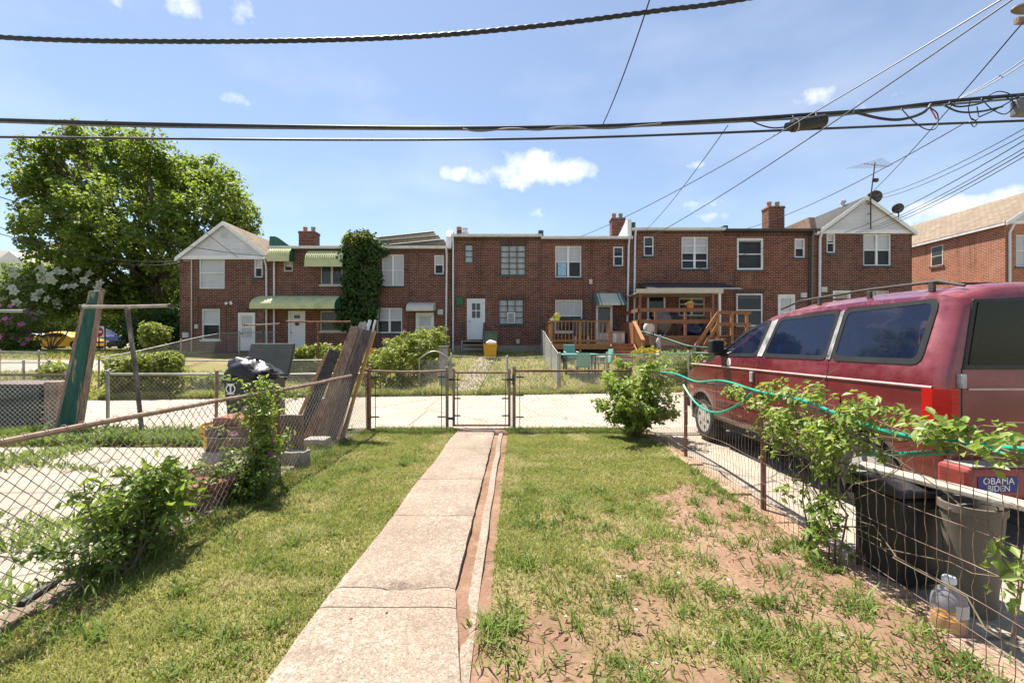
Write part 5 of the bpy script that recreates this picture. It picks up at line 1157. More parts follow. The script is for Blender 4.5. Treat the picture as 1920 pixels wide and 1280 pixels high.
# hose draped along the top rail, with a hanging loop
hz = lambda y: (rx(y) - .01 + wob(y, 1), y, rt(y) + .032 + .02 * math.sin(y * 4.3))
pts = [hz(y) for y in np.arange(1.2, 7.3, .12)]
m = MB(); m.tube(pts, .0125, 8); tag(m.build('garden_hose', M['hose_green'], None, True), 'green garden hose laid along the top of the vine covered fence', 'hose')
m = MB(); y0, y1 = 4.05, 5.75; pts = []
for i in range(25):
    t = i / 24; y = y0 + (y1 - y0) * t; sg = 4 * t * (1 - t); pts.append((rx(y) - .05, y, rt(y) - .01 - .26 * sg - .04 * t))
m.tube(pts, .012, 8); tag(m.build('garden_hose', M['hose_green'], None, True), 'sagging loop of green hose hanging below the fence rail', 'hose')
m = MB(); pts = [(rx(y) + .05 + .02 * math.sin(y * 5), y, 1.01 - .20 * max(0, (y - 2.15) / .7) ** .8) for y in np.arange(2.0, 2.9, .08)]; m.tube(pts, .014, 8); tag(m.build('garden_hose', M['hose_green'], None, True), 'lower run of green hose tangled behind the vine leaves', 'hose')
# --- the vine
vine = thing('vine', (2.2, 3.2, 0), 'leafy vine sprawling along the wire fence in front of the van', 'vine')
cc = []
def vc(y0, y1, z0, z1, n, sx=.09):
    for _ in range(n): y = RND.uniform(y0, y1); z = RND.uniform(z0, z1); cc.append((rx(y) + RND.gauss(0, sx) - .02, y, z))
vc(2.6, 3.8, .84, 1.20, 62, .08); vc(2.85, 3.75, .62, .95, 36, .07); vc(2.98, 3.25, .08, .65, 22, .05); vc(1.5, 2.6, 1.0, 1.10, 26, .05); vc(3.7, 4.7, .95, 1.10, 16, .05); vc(1.75, 2.05, .42, .58, 7, .04); vc(3.5, 4.1, .6, .9, 7, .05); vc(1.4, 1.75, .05, .3, 8, .05); vc(3.2, 3.8, .3, .6, 5, .05)
cc = np.array(cc); P, Nn = clumps(cc, [np.array([.06, .10, .065])] * len(cc), 15, 0, .8); Nn[:, 0] -= .4
o = NR.permutation(len(P)); leaf_objects(vine, P[o[:295]], Nn[o[:295]], .066, 'leaf_vine', .5)
leaf_mesh('foliage', P[o[295:]], Nn[o[295:]], .028 + .045 * NR.random(len(P) - 295), 'leaf_vine', vine, .5, 'stuff')
for k in range(60):
    m = MB(); a, b = cc[RND.randrange(len(cc))], cc[RND.randrange(len(cc))]
    if abs(a[1] - b[1]) > 1.3: b = a + np.array([RND.uniform(-.1, .1), RND.uniform(-.6, .6), RND.uniform(-.3, .2)])
    limb(m, a, b, .004, .002, 7, .09, 5); m.build('tendril', M['twig'], vine, True)
for k in range(5):
    m = MB(); y = 3.25 + RND.gauss(0, .12); limb(m, (rx(y), y, -.02), (rx(y) + RND.gauss(0, .03), y + RND.gauss(0, .25), 1.0), .007, .004, 8, .05, 5); m.build('stem', M['twig'], vine, True)
# ------------------------------------------------------------------ vehicles (local axes: +Y forward from the rear face, -X the left side)
def lerp_tab(tab, v):
    if v <= tab[0][0]: return tab[0][1]
    for (a, p), (b, q) in zip(tab, tab[1:]):
        if v <= b: t = (v - a) / (b - a); return p + (q - p) * t
    return tab[-1][1]
def inside(x, y, poly):
    r = False; n = len(poly)
    for i in range(n):
        (a, b), (c, d) = poly[i], poly[i - 1]
        if (b > y) != (d > y) and x < (c - a) * (y - b) / (d - b) + a: r = not r
    return r
class Car:
    """lofted body: half width, bottom and roof profile tables along the length"""
    def __init__(s, L, hw, top, belt, tumble, sill, wheels, wr, hood=None, arch=1.13, shoulder=.06, nose=.45, tail=.12, crown=.05, nosew=.14, tailw=.05, beltin=.02):
        s.__dict__.update(locals())
    def half(s, v):
        w = s.hw
        if v < s.tail: w -= s.tailw * (1 - math.sqrt(max(0, 1 - ((s.tail - v) / s.tail) ** 2)))
        if v > s.L - s.nose: t = (v - (s.L - s.nose)) / s.nose; w -= s.nosew * t ** 2.2
        return w
    def bottom(s, v):
        z = lerp_tab(s.sill, v)
        for c in s.wheels:
            R = s.wr * s.arch
            if abs(v - c) < R: z = max(z, s.wr + math.sqrt(R * R - (v - c) ** 2) * 1.0)
        return z
    def lat(s, v, z):
        """half width at height z"""
        b = s.half(v)
        if z <= s.belt:
            t = (z - .3) / (s.belt - .3); return b * (1 - .045 * (1 - min(1, t * 2.2)) ** 2) - s.beltin * max(0, (t - .72) / .28) ** 2
        return b - s.beltin - (z - s.belt) * s.tumble
    def body(s, name, mt, parent, holes=()):
        vs_ = sorted(set([round(s.L * i / 92, 4) for i in range(93)] + [round(c + s.wr * s.arch * k, 4) for c in s.wheels for k in (-1, -.98, -.9, -.75, .75, .9, .98, 1)] + [.01, .03, .06, s.L - .01, s.L - .04]))
        rows_lo, rows_up, rows_top = 9, (18 if holes else 5), 7; m = MB(); V = []; n = None
        for v in vs_:
            T = lerp_tab(s.top, v); zb = self_b = s.bottom(v); be = min(s.belt, T - .03); sec = []
            for i in range(rows_lo): z = zb + (be - zb) * i / (rows_lo - 1); sec.append((s.lat(v, z), z))
            zt = max(T - s.shoulder, be + .002)
            for i in range(1, rows_up + 1): z = be + (zt - be) * i / rows_up; sec.append((s.lat(v, z), z))
            w = sec[-1][0]
            for i in range(1, rows_top + 1):
                a = i / rows_top; sec.append((w * (1 - a) - (0), zt + (T - zt) * math.sin(min(1, a * 2.6) * math.pi / 2) + s.crown * (1 - (1 - a) ** 2) - s.crown * .2))
            n = len(sec); V += [(-x, v, z) for x, z in sec] + [(x, v, z) for x, z in sec[-2::-1]]
        k = 2 * n - 1; q = len(vs_)
        Fq = [(i * k + j, i * k + j + 1, (i + 1) * k + j + 1, (i + 1) * k + j) for i in range(q - 1) for j in range(k - 1)]
        if holes:
            keep = []
            for f in Fq:
                cx_, cy_, cz_ = [sum(V[i][a] for i in f) / 4 for a in range(3)]
                if abs(cx_) > .5 * s.hw and abs(V[f[0]][2] - V[f[1]][2]) > .004 and any(inside(cy_, cz_, h) for h in holes): continue
                keep.append(f)
            Fq = keep
        Fq += [tuple(range(k)), tuple((q - 1) * k + j for j in range(k - 1, -1, -1))]
        m.add(V, Fq); return m.build(name, M[mt], parent, True, local=True, sharp=32)
    def panel(s, name, poly, off, mt, parent, side=-1, thick=0.0, label=None, rnd=.05):
        """flat piece hugging the side: poly of (v,z) corners, rounded"""
        P = s.rounded(poly, rnd)
        m = MB(); m.add([(side * (s.lat(max(v, s.tail * .6), z) + off), v, z) for v, z in P], [tuple(range(len(P)))])
        if thick: m = m_th(m, side * thick)
        return m.build(name, M[mt], parent, local=True, label=label)
    def ring(s, name, poly, inner, off, mt, parent, side, rnd):
        A, B = s.rounded(poly, rnd), s.rounded(inner, rnd * .7); n = len(A); f = lambda v, z, o: (side * (s.lat(max(v, s.tail * .6), z) + o), v, z)
        m = MB(); m.add([f(v, z, off) for v, z in A] + [f(v, z, off) for v, z in B] + [f(v, z, -.03) for v, z in B], [(i, (i + 1) % n, n + (i + 1) % n, n + i) for i in range(n)] + [(n + i, n + (i + 1) % n, 2 * n + (i + 1) % n, 2 * n + i) for i in range(n)]); return m.build(name, M[mt], parent, local=True)
    def rounded(s, poly, rnd):
        P = []
        n = len(poly)
        for i in range(n):
            a, b, c = Vector(poly[i - 1]), Vector(poly[i]), Vector(poly[(i + 1) % n]); r = min(rnd, (a - b).length * .45, (c - b).length * .45)
            p, q = b + (a - b).normalized() * r, b + (c - b).normalized() * r
            if r < .002: P += [b] * 1; continue
            for t in (0, .33, .67, 1): P.append(p * (1 - t) ** 2 + b * 2 * t * (1 - t) + q * t * t)
        return P
    def wheel(s, v, side, parent, tread=.20, rimmt='hubcap', spokes=5, inset=.02):
        x = side * (s.hw - inset); R = s.wr; m = MB(); d = -side * tread
        m.lathe((x, v, R), [(R * .62, d * 0), (R * .80, d * -.02), (R * .94, d * .06), (R, d * .16), (R, d * .84), (R * .94, d * .95), (R * .62, d)], 36, 'x', cap=False); wl = m.build('wheel', M['rubber'], parent, True, local=True)
        m = MB(); m.lathe((x, v, R), [(R * .64, d * .02), (R * .60, d * .05), (R * .52, d * .16), (R * .30, d * .10), (R * .14, d * .02), (R * .02, d * .0)], 30, 'x'); m.build('rim', M[rimmt], wl, True, local=True)
        for k in range(spokes):
            a = 2 * math.pi * k / spokes + .3; m = MB(); c = (x + d * .07, v + math.cos(a) * R * .41, R + math.sin(a) * R * .41); m.lathe((c[0] - side * .0 + side * .012, c[1], c[2]), [(R * .09, 0), (R * .085, -side * .02)], 10, 'x'); m.build('rim_slot', M['dark_metal'], wl, local=True)
def m_th(m, dx):
    f = m.f[0]; n = len(f); V = [m.v[i] for i in f]; q = MB(); q.prism(V, (dx, 0, 0)); return q

# --- the old burgundy van
VW = Vector((4.00, 3.22, .01)); van = thing('van', VW, 'faded burgundy passenger van with peeling paint parked behind the vine fence', 'van', None, rad(1.6))
vn = Car(4.68, .95, [(0, 1.82), (.04, 1.89), (.15, 1.925), (.9, 1.945), (1.9, 1.925), (2.25, 1.88), (2.45, 1.80), (3.52, 1.285), (3.62, 1.255), (4.3, 1.10), (4.52, .98), (4.62, .84), (4.68, .70)], 1.33, .24, [(0, .42), (.3, .40), (4.3, .40), (4.68, .45)], (.72, 3.86), .355, shoulder=.07, crown=.035, tail=.12, tailw=.05, nose=.6, nosew=.17)
VWIN = [[(.24, 1.365), (1.10, 1.365), (1.06, 1.80), (.20, 1.815)], [(1.22, 1.365), (2.22, 1.365), (2.06, 1.775), (1.17, 1.80)], [(2.40, 1.365), (3.30, 1.345), (2.70, 1.66), (2.36, 1.755), (2.26, 1.76)]]
vb = vn.body('body', 'van_paint', van, VWIN)
vb.modifiers.new('thick', 'SOLIDIFY').thickness = .012
m = MB(); m.box((-.84, .15, .27), (.84, 4.45, .62)); m.build('underbody_light_block', M['black_plastic'], van, local=True)  # dark box added inside the shell to block light from below
for side in (-1, 1):
    for v in (.72, 3.86): vn.wheel(v, side, van, .22, 'hubcap', 6, .035)
    wins = VWIN
    for i, wv in enumerate(wins):
        big = [(a + (-.035 if a < sum(p[0] for p in wv) / len(wv) else .035), b + (-.03 if b < 1.5 else .022)) for a, b in wv]
        cv = sum(p[0] for p in wv) / len(wv); cz = sum(p[1] for p in wv) / len(wv); inn = [(cv + (p[0] - cv) * (1 - .014 / max(.1, abs(p[0] - cv))), cz + (p[1] - cz) * (1 - .014 / max(.1, abs(p[1] - cz)))) for p in wv]
        q = vn.ring('side_window', big, inn, .006, 'black_plastic', van, side, .08); vn.panel('pane', wv, .002, 'van_glass', q, side, rnd=.06)
    if side < 0:
        vn.panel('pillar', [(1.135, 1.345), (1.19, 1.345), (1.135, 1.80), (1.09, 1.815)], .009, 'primer', van, side, rnd=.0, label='peeling silver and white pillar between the rear side windows')
        vn.panel('pillar', [(2.255, 1.345), (2.36, 1.345), (2.215, 1.76), (2.095, 1.785)], .009, 'primer', van, side, rnd=.0, label='peeling grey pillar behind the front door window')
    # body side moulding, door seams, handle
    m = MB(); k = 40
    for i in range(k):
        a, b = .10 + (4.25 - .10) * i / k, .10 + (4.25 - .10) * (i + 1) / k
        z = 1.175; m.add([(side * (vn.lat(a, z) + .001), a, z - .012), (side * (vn.lat(b, z) + .001), b, z - .012), (side * (vn.lat(b, z) + .012), b, z), (side * (vn.lat(a, z) + .012), a, z), (side * (vn.lat(b, z) + .001), b, z + .010), (side * (vn.lat(a, z) + .001), a, z + .010)], [(0, 1, 2, 3), (3, 2, 4, 5)])
    m.build('side_moulding', M['petal_van'] if 'petal_van' in M else mat('petal_van', [(.42, .22, .22), (.55, .36, .35)], 5, .4, 0), van, True, local=True)
    m = MB(); k = 40
    for zc in (.70,):
        for i in range(k):
            a, b = 1.18 + (3.36 - 1.18) * i / k, 1.18 + (3.36 - 1.18) * (i + 1) / k; m.add([(side * (vn.lat(a, z) + e), v_, z) for v_, z, e in ((a, zc - .03, .001), (b, zc - .03, .001), (b, zc, .010), (a, zc, .010), (b, zc + .02, .001), (a, zc + .02, .001))], [(0, 1, 2, 3), (3, 2, 4, 5)])
    m.build('lower_crease', M['van_paint'], van, True, local=True)
    for seam in ([(2.31, .44), (2.31, 1.34)], [(3.36, .55), (3.36, 1.22)], [(1.155, .62), (1.155, 1.34)]):
        m = MB(); (a, z0), (b, z1_) = seam
        for i in range(14):
            za, zb = z0 + (z1_ - z0) * i / 14, z0 + (z1_ - z0) * (i + 1) / 14; m.add([(side * (vn.lat(a, za) + .0015), a - .005, za), (side * (vn.lat(a, za) + .0015), a + .005, za), (side * (vn.lat(a, zb) + .0015), a + .005, zb), (side * (vn.lat(a, zb) + .0015), a - .005, zb)], [(0, 1, 2, 3)])
        m.build('door_seam', M['black_plastic'], van, local=True)
    for v in (2.42,):
        m = MB(); x = side * (vn.lat(v, 1.08) + .012); m.box((x - .012, v - .02, 1.02), (x + .012, v + .045, 1.15)); m.build('door_handle', M['primer'], van, local=True, bevel=.008)
    m = MB(); x = side * (vn.lat(3.2, 1.34) + .01); m.box((x, 3.14, 1.36), (x + side * .19, 3.30, 1.55)); mi = m.build('mirror', M['black_plastic'], van, local=True, bevel=.03)
    m = MB(); m.box((x - side * .02, 3.18, 1.33), (x + side * .1, 3.26, 1.38)); m.build('bracket', M['black_plastic'], mi, local=True)
    m = MB(); m.box((x + side * .02, 3.13, 1.385), (x + side * .17, 3.138, 1.53)); m.build('mirror_glass', M['car_glass'], mi, local=True)
    # tail light wrapping the corner
    m = MB(); x = side * .945; m.add([(x + side * .012, .15, .92), (x + side * .012, .15, 1.17), (side * .955, .075, 1.17), (side * .955, .075, .92), (side * .875, -.018, .92), (side * .875, -.018, 1.17), (side * .91, -.006, .92), (side * .91, -.006, 1.17)], [(0, 1, 2, 3), (3, 2, 7, 6), (6, 7, 5, 4)]); tl = m.build('tail_light', M['tail_red'], van, local=True, fix=False); tl.modifiers.new('thick', 'SOLIDIFY').thickness = .02
    vn.panel('fuel_flap' if side < 0 else 'side_marker', [(.98, .86), (1.12, .86), (1.12, 1.02), (.98, 1.02)], .004, 'van_paint', van, side, thick=.004, rnd=.02)
    vn.panel('side_marker', [(4.12, .78), (4.3, .78), (4.3, .84), (4.12, .84)], .006, 'terracotta', van, side, rnd=.01)
    # roof rack rail on feet
    m = MB(); m.tube([(side * .68, .12, 1.92), (side * .70, .30, 1.975), (side * .70, 1.0, 1.99), (side * .70, 1.9, 1.975), (side * .70, 2.25, 1.91)], .012, 8); rk = m.build('roof_rail', M['dark_metal'], van, True, local=True)
    for v in (.35, .95, 1.6):
        m = MB(); m.box((side * .70 - .012, v - .02, 1.90), (side * .70 + .012, v + .02, 1.97)); m.build('rail_foot', M['dark_metal'], rk, local=True)
for v in (.45, 1.75):
    m = MB(); m.box((-.70, v - .03, 1.972), (.70, v + .03, 1.985)); m.build('cross_bar', M['dark_metal'], van, local=True)
# seats and dashboard seen through the glass
for v, nm in ((.55, 'bench_seat'), (1.45, 'bench_seat'), (2.42, 'front_seat')):
    m = MB(); m.box((-.66, v, .62), (.66, v + .50, .92)); sb = m.build(nm, M['seat_cloth'] if 'seat_cloth' in M else mat('seat_cloth', [(.10, .10, .13), (.20, .20, .25)], 9, .9, .2), van, local=True, bevel=.05)
    for xs in ((-.66, -.06), (.06, .66)):
        m = MB(); m.prism([(xs[0], v + .10, .90), (xs[1], v + .10, .90), (xs[1] - .04, v - .08, 1.48), (xs[0] + .04, v - .08, 1.48)], (0, .12, .02)); m.build('backrest', M['seat_cloth'], sb, local=True, bevel=.04)
        m = MB(); c_ = (xs[0] + xs[1]) / 2; m.box((c_ - .13, v - .09, 1.50), (c_ + .13, v + .0, 1.66)); m.build('headrest', M['seat_cloth'], sb, local=True, bevel=.03)
m = MB(); m.box((-.75, 3.25, .65), (.75, 3.55, 1.22)); m.build('dashboard', M['black_plastic'], van, local=True, bevel=.05)
m = MB(); m.lathe((-.40, 3.10, 1.16), [(.17, 0), (.19, .015), (.17, .03), (.155, .015)], 20, 'y', cap=False); m.build('steering_wheel', M['black_plastic'], van, True, local=True)
# rear: two doors, windows, hinges, bumper with the sticker
for s_ in (-1, 1):
    w = lambda x, z: (s_ * x, -.012, z)
    m = MB(); m.prism([w(.045, 1.31), w(.83, 1.31), w(.755, 1.81), w(.045, 1.83)], (0, .02, 0)); q = m.build('rear_window', M['black_plastic'], van, local=True, bevel=.01)
    m = MB(); m.prism([w(.085, 1.345), w(.795, 1.345), w(.725, 1.785), w(.085, 1.80)], (0, -.006, 0)); m.build('pane', M['van_rear_glass'], q, local=True)
    for z in (.85, 1.23):
        m = MB(); m.box((s_ * .845 - .02, -.035, z - .05), (s_ * .845 + .02, .01, z + .05)); m.build('hinge', M['primer'], van, local=True, bevel=.006)
    m = MB(); m.box((s_ * .83 - .004, -.004, .62), (s_ * .83 + .004, .01, 1.32)); m.build('door_seam', M['black_plastic'], van, local=True)
    m = MB(); m.box((s_ * .06, -.012, 1.165), (s_ * .79, .004, 1.18)); m.build('rear_moulding', M['petal_van'], van, local=True)
m = MB(); m.box((-.006, -.006, .62), (.006, .01, 1.84)); m.build('door_seam', M['black_plastic'], van, local=True)
m = MB(); m.box((-.96, -.17, .45), (.96, .06, .66)); bp = m.build('rear_bumper', M['van_bumper'] if 'van_bumper' in M else mat('van_bumper', [(.20, .028, .022), (.27, .05, .04), (.31, .08, .065)], 4, .5, .05), van, local=True, bevel=.03)
m = MB(); m.box((-.93, -.16, .662), (.93, .05, .672)); m.build('step_pad', M['wood_grey'], bp, local=True)
def text_mesh(name, body, size, parent, mt, loc, rot=(rad(90), 0, 0), ext=.001, align='CENTER'):
    c = bpy.data.curves.new(name, 'FONT'); c.body = body; c.size = size; c.extrude = ext; c.align_x = align; c.align_y = 'CENTER'
    tmp = bpy.data.objects.new('tmp', c); col.objects.link(tmp); bpy.context.view_layer.update()
    me = bpy.data.meshes.new_from_object(tmp.evaluated_get(bpy.context.evaluated_depsgraph_get())); bpy.data.objects.remove(tmp)
    o = link_mesh(name, me, M[mt], parent); o.location = loc; o.rotation_euler = rot; return o
m = MB(); m.box((-.90, -.1745, .50), (-.62, -.1715, .605)); stk = m.build('bumper_sticker', M['sticker_blue'], van, local=True, label='dark blue bumper sticker with two lines of white capitals')
text_mesh('lettering', 'OBAMA', .062, stk, 'sign_white', (-.76, -.176, .575)); text_mesh('lettering', 'BIDEN', .056, stk, 'sign_white', (-.76, -.176, .527))
m = MB(); cx_ = -vn.lat(3.02, 1.24) - .004; m.lathe((cx_, 3.02, 1.245), [(.055, .002), (.055, -.002)], 20, 'x'); m.build('round_sticker', M['sign_white'], van, local=True, label='round white sticker on the front door')
m = MB(); m.box((-.86, 4.55, .42), (.86, 4.78, .62)); m.build('front_bumper', M['black_plastic'], van, local=True, bevel=.05)
for s_ in (-1, 1):
    m = MB(); m.box((s_ * .50, 4.58, .72), (s_ * .76, 4.66, .88)); m.build('headlight', M['meter'], van, local=True, bevel=.02)
m = MB(); m.prism([(-.70, 3.50, 1.315), (.70, 3.50, 1.315), (.62, 2.50, 1.795), (-.62, 2.50, 1.795)], (0, .006, .012)); m.build('windscreen', M['car_glass'], van, local=True)

# --- cars in the street
def car(name, label, loc, rz, spec, paint, glassz, group='cars in the far street'):
    t = thing(name, loc, label, 'car', group, rz); c = Car(**spec); c.body('body', paint, t)
    m = MB(); m.box((-spec['hw'] * .85, .2, .2), (spec['hw'] * .85, spec['L'] - .2, .5)); m.build('underbody_light_block', M['black_plastic'], t, local=True)  # same added dark box, blocking light under each street car
    for s_ in (-1, 1):
        for v in spec['wheels']: c.wheel(v, s_, t, .22, 'silver_paint', 5, .0)
        for poly in glassz: c.panel('side_window', poly, .006, 'car_glass', t, s_, rnd=.06)
        m = MB(); m.box((s_ * spec['hw'] * .55, spec['L'] - .06, .60), (s_ * spec['hw'] * .85, spec['L'] + .004, .74)); m.build('headlight', M['meter'], t, local=True)
        m = MB(); m.box((s_ * spec['hw'] * .55, -.012, .68), (s_ * spec['hw'] * .86, .03, .84)); m.build('tail_light', M['tail_red'], t, local=True)
        m = MB(); vm = spec['L'] * .62; m.box((s_ * spec['hw'], vm, spec['belt'] + .0), (s_ * (spec['hw'] + .14), vm + .1, spec['belt'] + .12)); m.build('mirror', M[paint], t, local=True)
    m = MB(); m.box((-.45, spec['L'] - .03, .50), (.45, spec['L'] + .008, .64)); m.build('grille', M['black_plastic'], t, local=True)
    return t, c
coupe = dict(L=4.75, hw=.92, top=[(0, .86), (.05, .96), (.7, 1.0), (1.05, 1.03), (1.75, 1.33), (2.3, 1.38), (2.75, 1.33), (3.5, .98), (4.2, .90), (4.6, .80), (4.75, .60)], belt=.93, tumble=.55, sill=[(0, .34), (.6, .22), (4.3, .22), (4.75, .28)], wheels=(.98, 3.72), wr=.34)
zz = 1.085
car('parked_car', 'bright yellow two door coupe behind the tall green plank', (fx(78, 36) , 35.2, zz), rad(-82), coupe, 'yellow_paint', [[(1.25, .97), (1.75, .97), (1.85, 1.24), (1.62, 1.20)], [(1.82, .97), (3.15, .95), (2.72, 1.22), (1.92, 1.27)]])
sedan = dict(L=4.7, hw=.89, top=[(0, .80), (.06, .98), (.95, 1.02), (1.5, 1.40), (2.7, 1.42), (3.4, 1.02), (4.4, .88), (4.7, .62)], belt=.95, tumble=.5, sill=[(0, .36), (.6, .24), (4.7, .3)], wheels=(.95, 3.7), wr=.32)
car('parked_car', 'silver sedan parked at the far kerb beyond the pink flowers', (fx(36, 44), 43.4, zz), rad(-85), sedan, 'silver_paint', [[(1.2, .98), (2.15, .98), (2.15, 1.32), (1.6, 1.32)], [(2.22, .98), (3.25, .98), (2.75, 1.32), (2.22, 1.32)]])
suv = dict(L=4.8, hw=.93, top=[(0, 1.0), (.05, 1.55), (.3, 1.72), (2.3, 1.75), (2.75, 1.68), (3.4, 1.15), (4.5, 1.05), (4.8, .7)], belt=1.08, tumble=.25, sill=[(0, .45), (4.8, .45)], wheels=(.9, 3.8), wr=.38)
car('parked_car', 'dark blue utility vehicle facing out behind the round red sign', (fx(158, 41), 41.0, zz), rad(-112), suv, 'navy_paint', [[(.3, 1.15), (1.2, 1.15), (1.2, 1.6), (.3, 1.6)], [(1.3, 1.15), (2.3, 1.15), (2.3, 1.62), (1.3, 1.62)], [(2.4, 1.15), (3.2, 1.15), (2.7, 1.6), (2.4, 1.6)]])
# ------------------------------------------------------------------ things in the neighbour yard
def one(m, name, mt, label, cat, group=None, **kw): return tag(m.build(name, M[mt], None, **kw), label, cat, group)
def clothes_pole(label, base, top, barL, barR, mt, r=.032, bar='rust_light', group=None):
    t = thing('clothes_pole', base, label, 'clothes pole', group); b = Vector(base)
    m = MB(); m.tube([b - Vector((0, 0, .1)), b.lerp(Vector(top), .5) + Vector((.01, 0, 0)), top], r, 10); m.build('pole', M[mt], t, True)
    m = MB(); m.tube([barL, Vector(top) + Vector((0, 0, .01)), barR], r * .82, 10); m.build('crossbar', M[bar], t, True)
    for e in (barL, barR):
        m = MB(); e = Vector(e); m.lathe((e.x - .02, e.y, e.z), [(r * 1.1, 0), (r * 1.15, .04)], 10, 'x'); m.build('hook', M['dark_metal'], t, True)
    return t
q = 7.55
clothes_pole('leaning clothes pole with peeling grey paint in the neighbour yard', (fx(268, q), q, 0), W(238, 576, q), W(152, 575, q), W(319, 573, q), 'peeled_pole', .034, 'wood_grey')
clothes_pole('galvanised clothes pole by the pink flowering tree', (fx(-22, 8.2), 8.2, 0), W(-25, 584, 8.2), W(-95, 585, 8.2), W(48, 583, 8.2), 'galvanised', .034, 'galvanised')
clothes_pole('rusty clothes pole in front of the green awning house', (fx(596, 15.4), 15.4, gz(0, 15.4)), W(596, 604, 15.4), W(538, 603, 15.4), W(656, 603, 15.4), 'rust', .034, 'rust')
clothes_pole('crooked clothes pole with pale bar before the gabled end house', (fx(493, 15.8), 15.8, gz(0, 15.8)), W(493, 609, 15.8), W(458, 609, 15.8), W(524, 607, 15.8), 'dark_metal', .034, 'rust_light')
# green painted boards leaning on the back fence
b0, b1 = W(122, 800, 7.72), W(172, 548, 7.9)
t = thing('green_plank', (b0.x, b0.y, 0), 'tall weathered green painted board leaning by the neighbour gate', 'plank')
d = (W(176, 548, 7.95) - Vector((fx(143, 7.7), 7.7, 0))); 
def gboard(x0, x1, yy, tx0, tx1, ty, mt, name, off):
    A = Vector((fx(x0, 7.7), 7.7 + off, .0)); B = Vector((fx(x1, 7.7), 7.7 + off, .0)); C = W(tx1, ty, 7.98) + Vector((0, off, 0)); D = W(tx0, ty + (2 if off else 0), 7.98) + Vector((0, off, 0))
    m = MB(); m.prism([A, B, C, D], (0, .045, .01)); m.build(name, M[mt], t, bevel=.006)
gboard(104, 140, 800, 166, 184, 546, 'green_board', 'board', 0); gboard(138, 150, 800, 182, 192, 543, 'wood_old', 'bare_edge', .012); gboard(96, 108, 800, 150, 168, 568, 'wood_old', 'backing_board', .03)
# dark box behind the left fence
t = thing('compost_box', (fx(40, 8.4), 8.4, 0), 'dark slatted box standing behind the rusty railed fence', 'box')
xa, xb = fx(-40, 8.4), fx(99, 8.4)
for i in range(6):
    m = MB(); m.box((xa, 8.15, .03 + i * .118), (xb, 8.19, .143 + i * .118)); m.box((xb - .02, 8.192, .03 + i * .118), (xb, 9.0, .143 + i * .118)); m.build('slat', M['bin_dark'], t, bevel=.006)
m = MB(); m.box((xa, 8.195, .02), (xb - .03, 8.21, .74)); m.build('backing', M['black_plastic'], t); m = MB(); m.box((xa - .02, 8.12, .745), (xb + .03, 9.02, .785)); m.build('lid', M['wood_dark'], t, bevel=.01)
m = MB(); m.box((xb + .03, 8.2, 0), (xb + .28, 8.5, .82)); one(m, 'crate', 'wood_old', 'weathered upright crate between the dark slatted box and the green board', 'crate', bevel=.02)
# wheeled bin with open lid and black bag
def wheelie(label, c, w, d, h, mt, lid=0.0, tap=.82, rz=0.0, cat='bin', lidmt=None, wheels=True, name='wheeled_bin'):
    t = thing(name, c, label, cat, None, rz); a, b = w / 2, d / 2; m = MB()
    V = [(sx * a * tap, sy * b * tap, .04) for sx, sy in ((-1, -1), (1, -1), (1, 1), (-1, 1))] + [(sx * a, sy * b, h) for sx, sy in ((-1, -1), (1, -1), (1, 1), (-1, 1))] + [(sx * a * .93, sy * b * .93, h) for sx, sy in ((-1, -1), (1, -1), (1, 1), (-1, 1))] + [(sx * a * .78, sy * b * .78, .1) for sx, sy in ((-1, -1), (1, -1), (1, 1), (-1, 1))]
    m.add(V, [(0, 3, 2, 1)] + [(i, (i + 1) % 4, 4 + (i + 1) % 4, 4 + i) for i in range(4)] + [(4 + i, 4 + (i + 1) % 4, 8 + (i + 1) % 4, 8 + i) for i in range(4)] + [(8 + i, 8 + (i + 1) % 4, 12 + (i + 1) % 4, 12 + i) for i in range(4)] + [(12, 13, 14, 15)])
    m.build('body', M[mt], t, local=True, bevel=.018)
    m = MB(); m.box((-a - .02, -b - .02, h - .06), (a + .02, -b + .012, h - .005)); m.build('rim', M[mt], t, local=True, bevel=.008); m = MB(); m.box((-a - .02, b - .012, h - .06), (a + .02, b + .04, h - .005)); m.build('rim', M[mt], t, local=True, bevel=.008)
    m = MB(); ca, sa = math.cos(lid), math.sin(lid); P = []
    for (yy, zz) in ((0, 0), (-d - .05, 0), (-d - .05, .045), (-d * .85, .075), (-.06, .075), (0, .04)): P.append((0, b + .03 + yy * ca + zz * sa, h + .012 - yy * sa + zz * ca))
    m.prism([(-a - .025, p[1], p[2]) for p in P], (w + .05, 0, 0)); m.build('lid', M[lidmt or mt], t, local=True, bevel=.012)
    m = MB(); m.tube([(-a * .8, b + .07, h - .05), (a * .8, b + .07, h - .05)], .016, 8); m.build('handle', M[mt], t, local=True)
    for s_ in (-1, 1) if wheels else ():
        m = MB(); m.lathe((s_ * a * .86 - .03, b * tap + .03, .11), [(.02, 0), (.11, .0), (.11, .06), (.02, .06)], 18, 'x'); m.build('wheel', M['rubber'], t, True, local=True)
    return t
by = 7.4; wb = wheelie('large dark wheeled bin with lid thrown back and black bag stuffed in', (fx(452, 7.0), by, 0), .70, .58, .95, 'bin_dark', rad(118), rz=rad(4))
em = MB(); ey = -.2935
for i in range(20):
    a0, a1 = 2 * math.pi * i / 20, 2 * math.pi * (i + 1) / 20; em.add([(-.24 + r * math.cos(a), ey, .80 + r * math.sin(a)) for r, a in ((.058, a0), (.058, a1), (.075, a1), (.075, a0))], [(0, 1, 2, 3)])
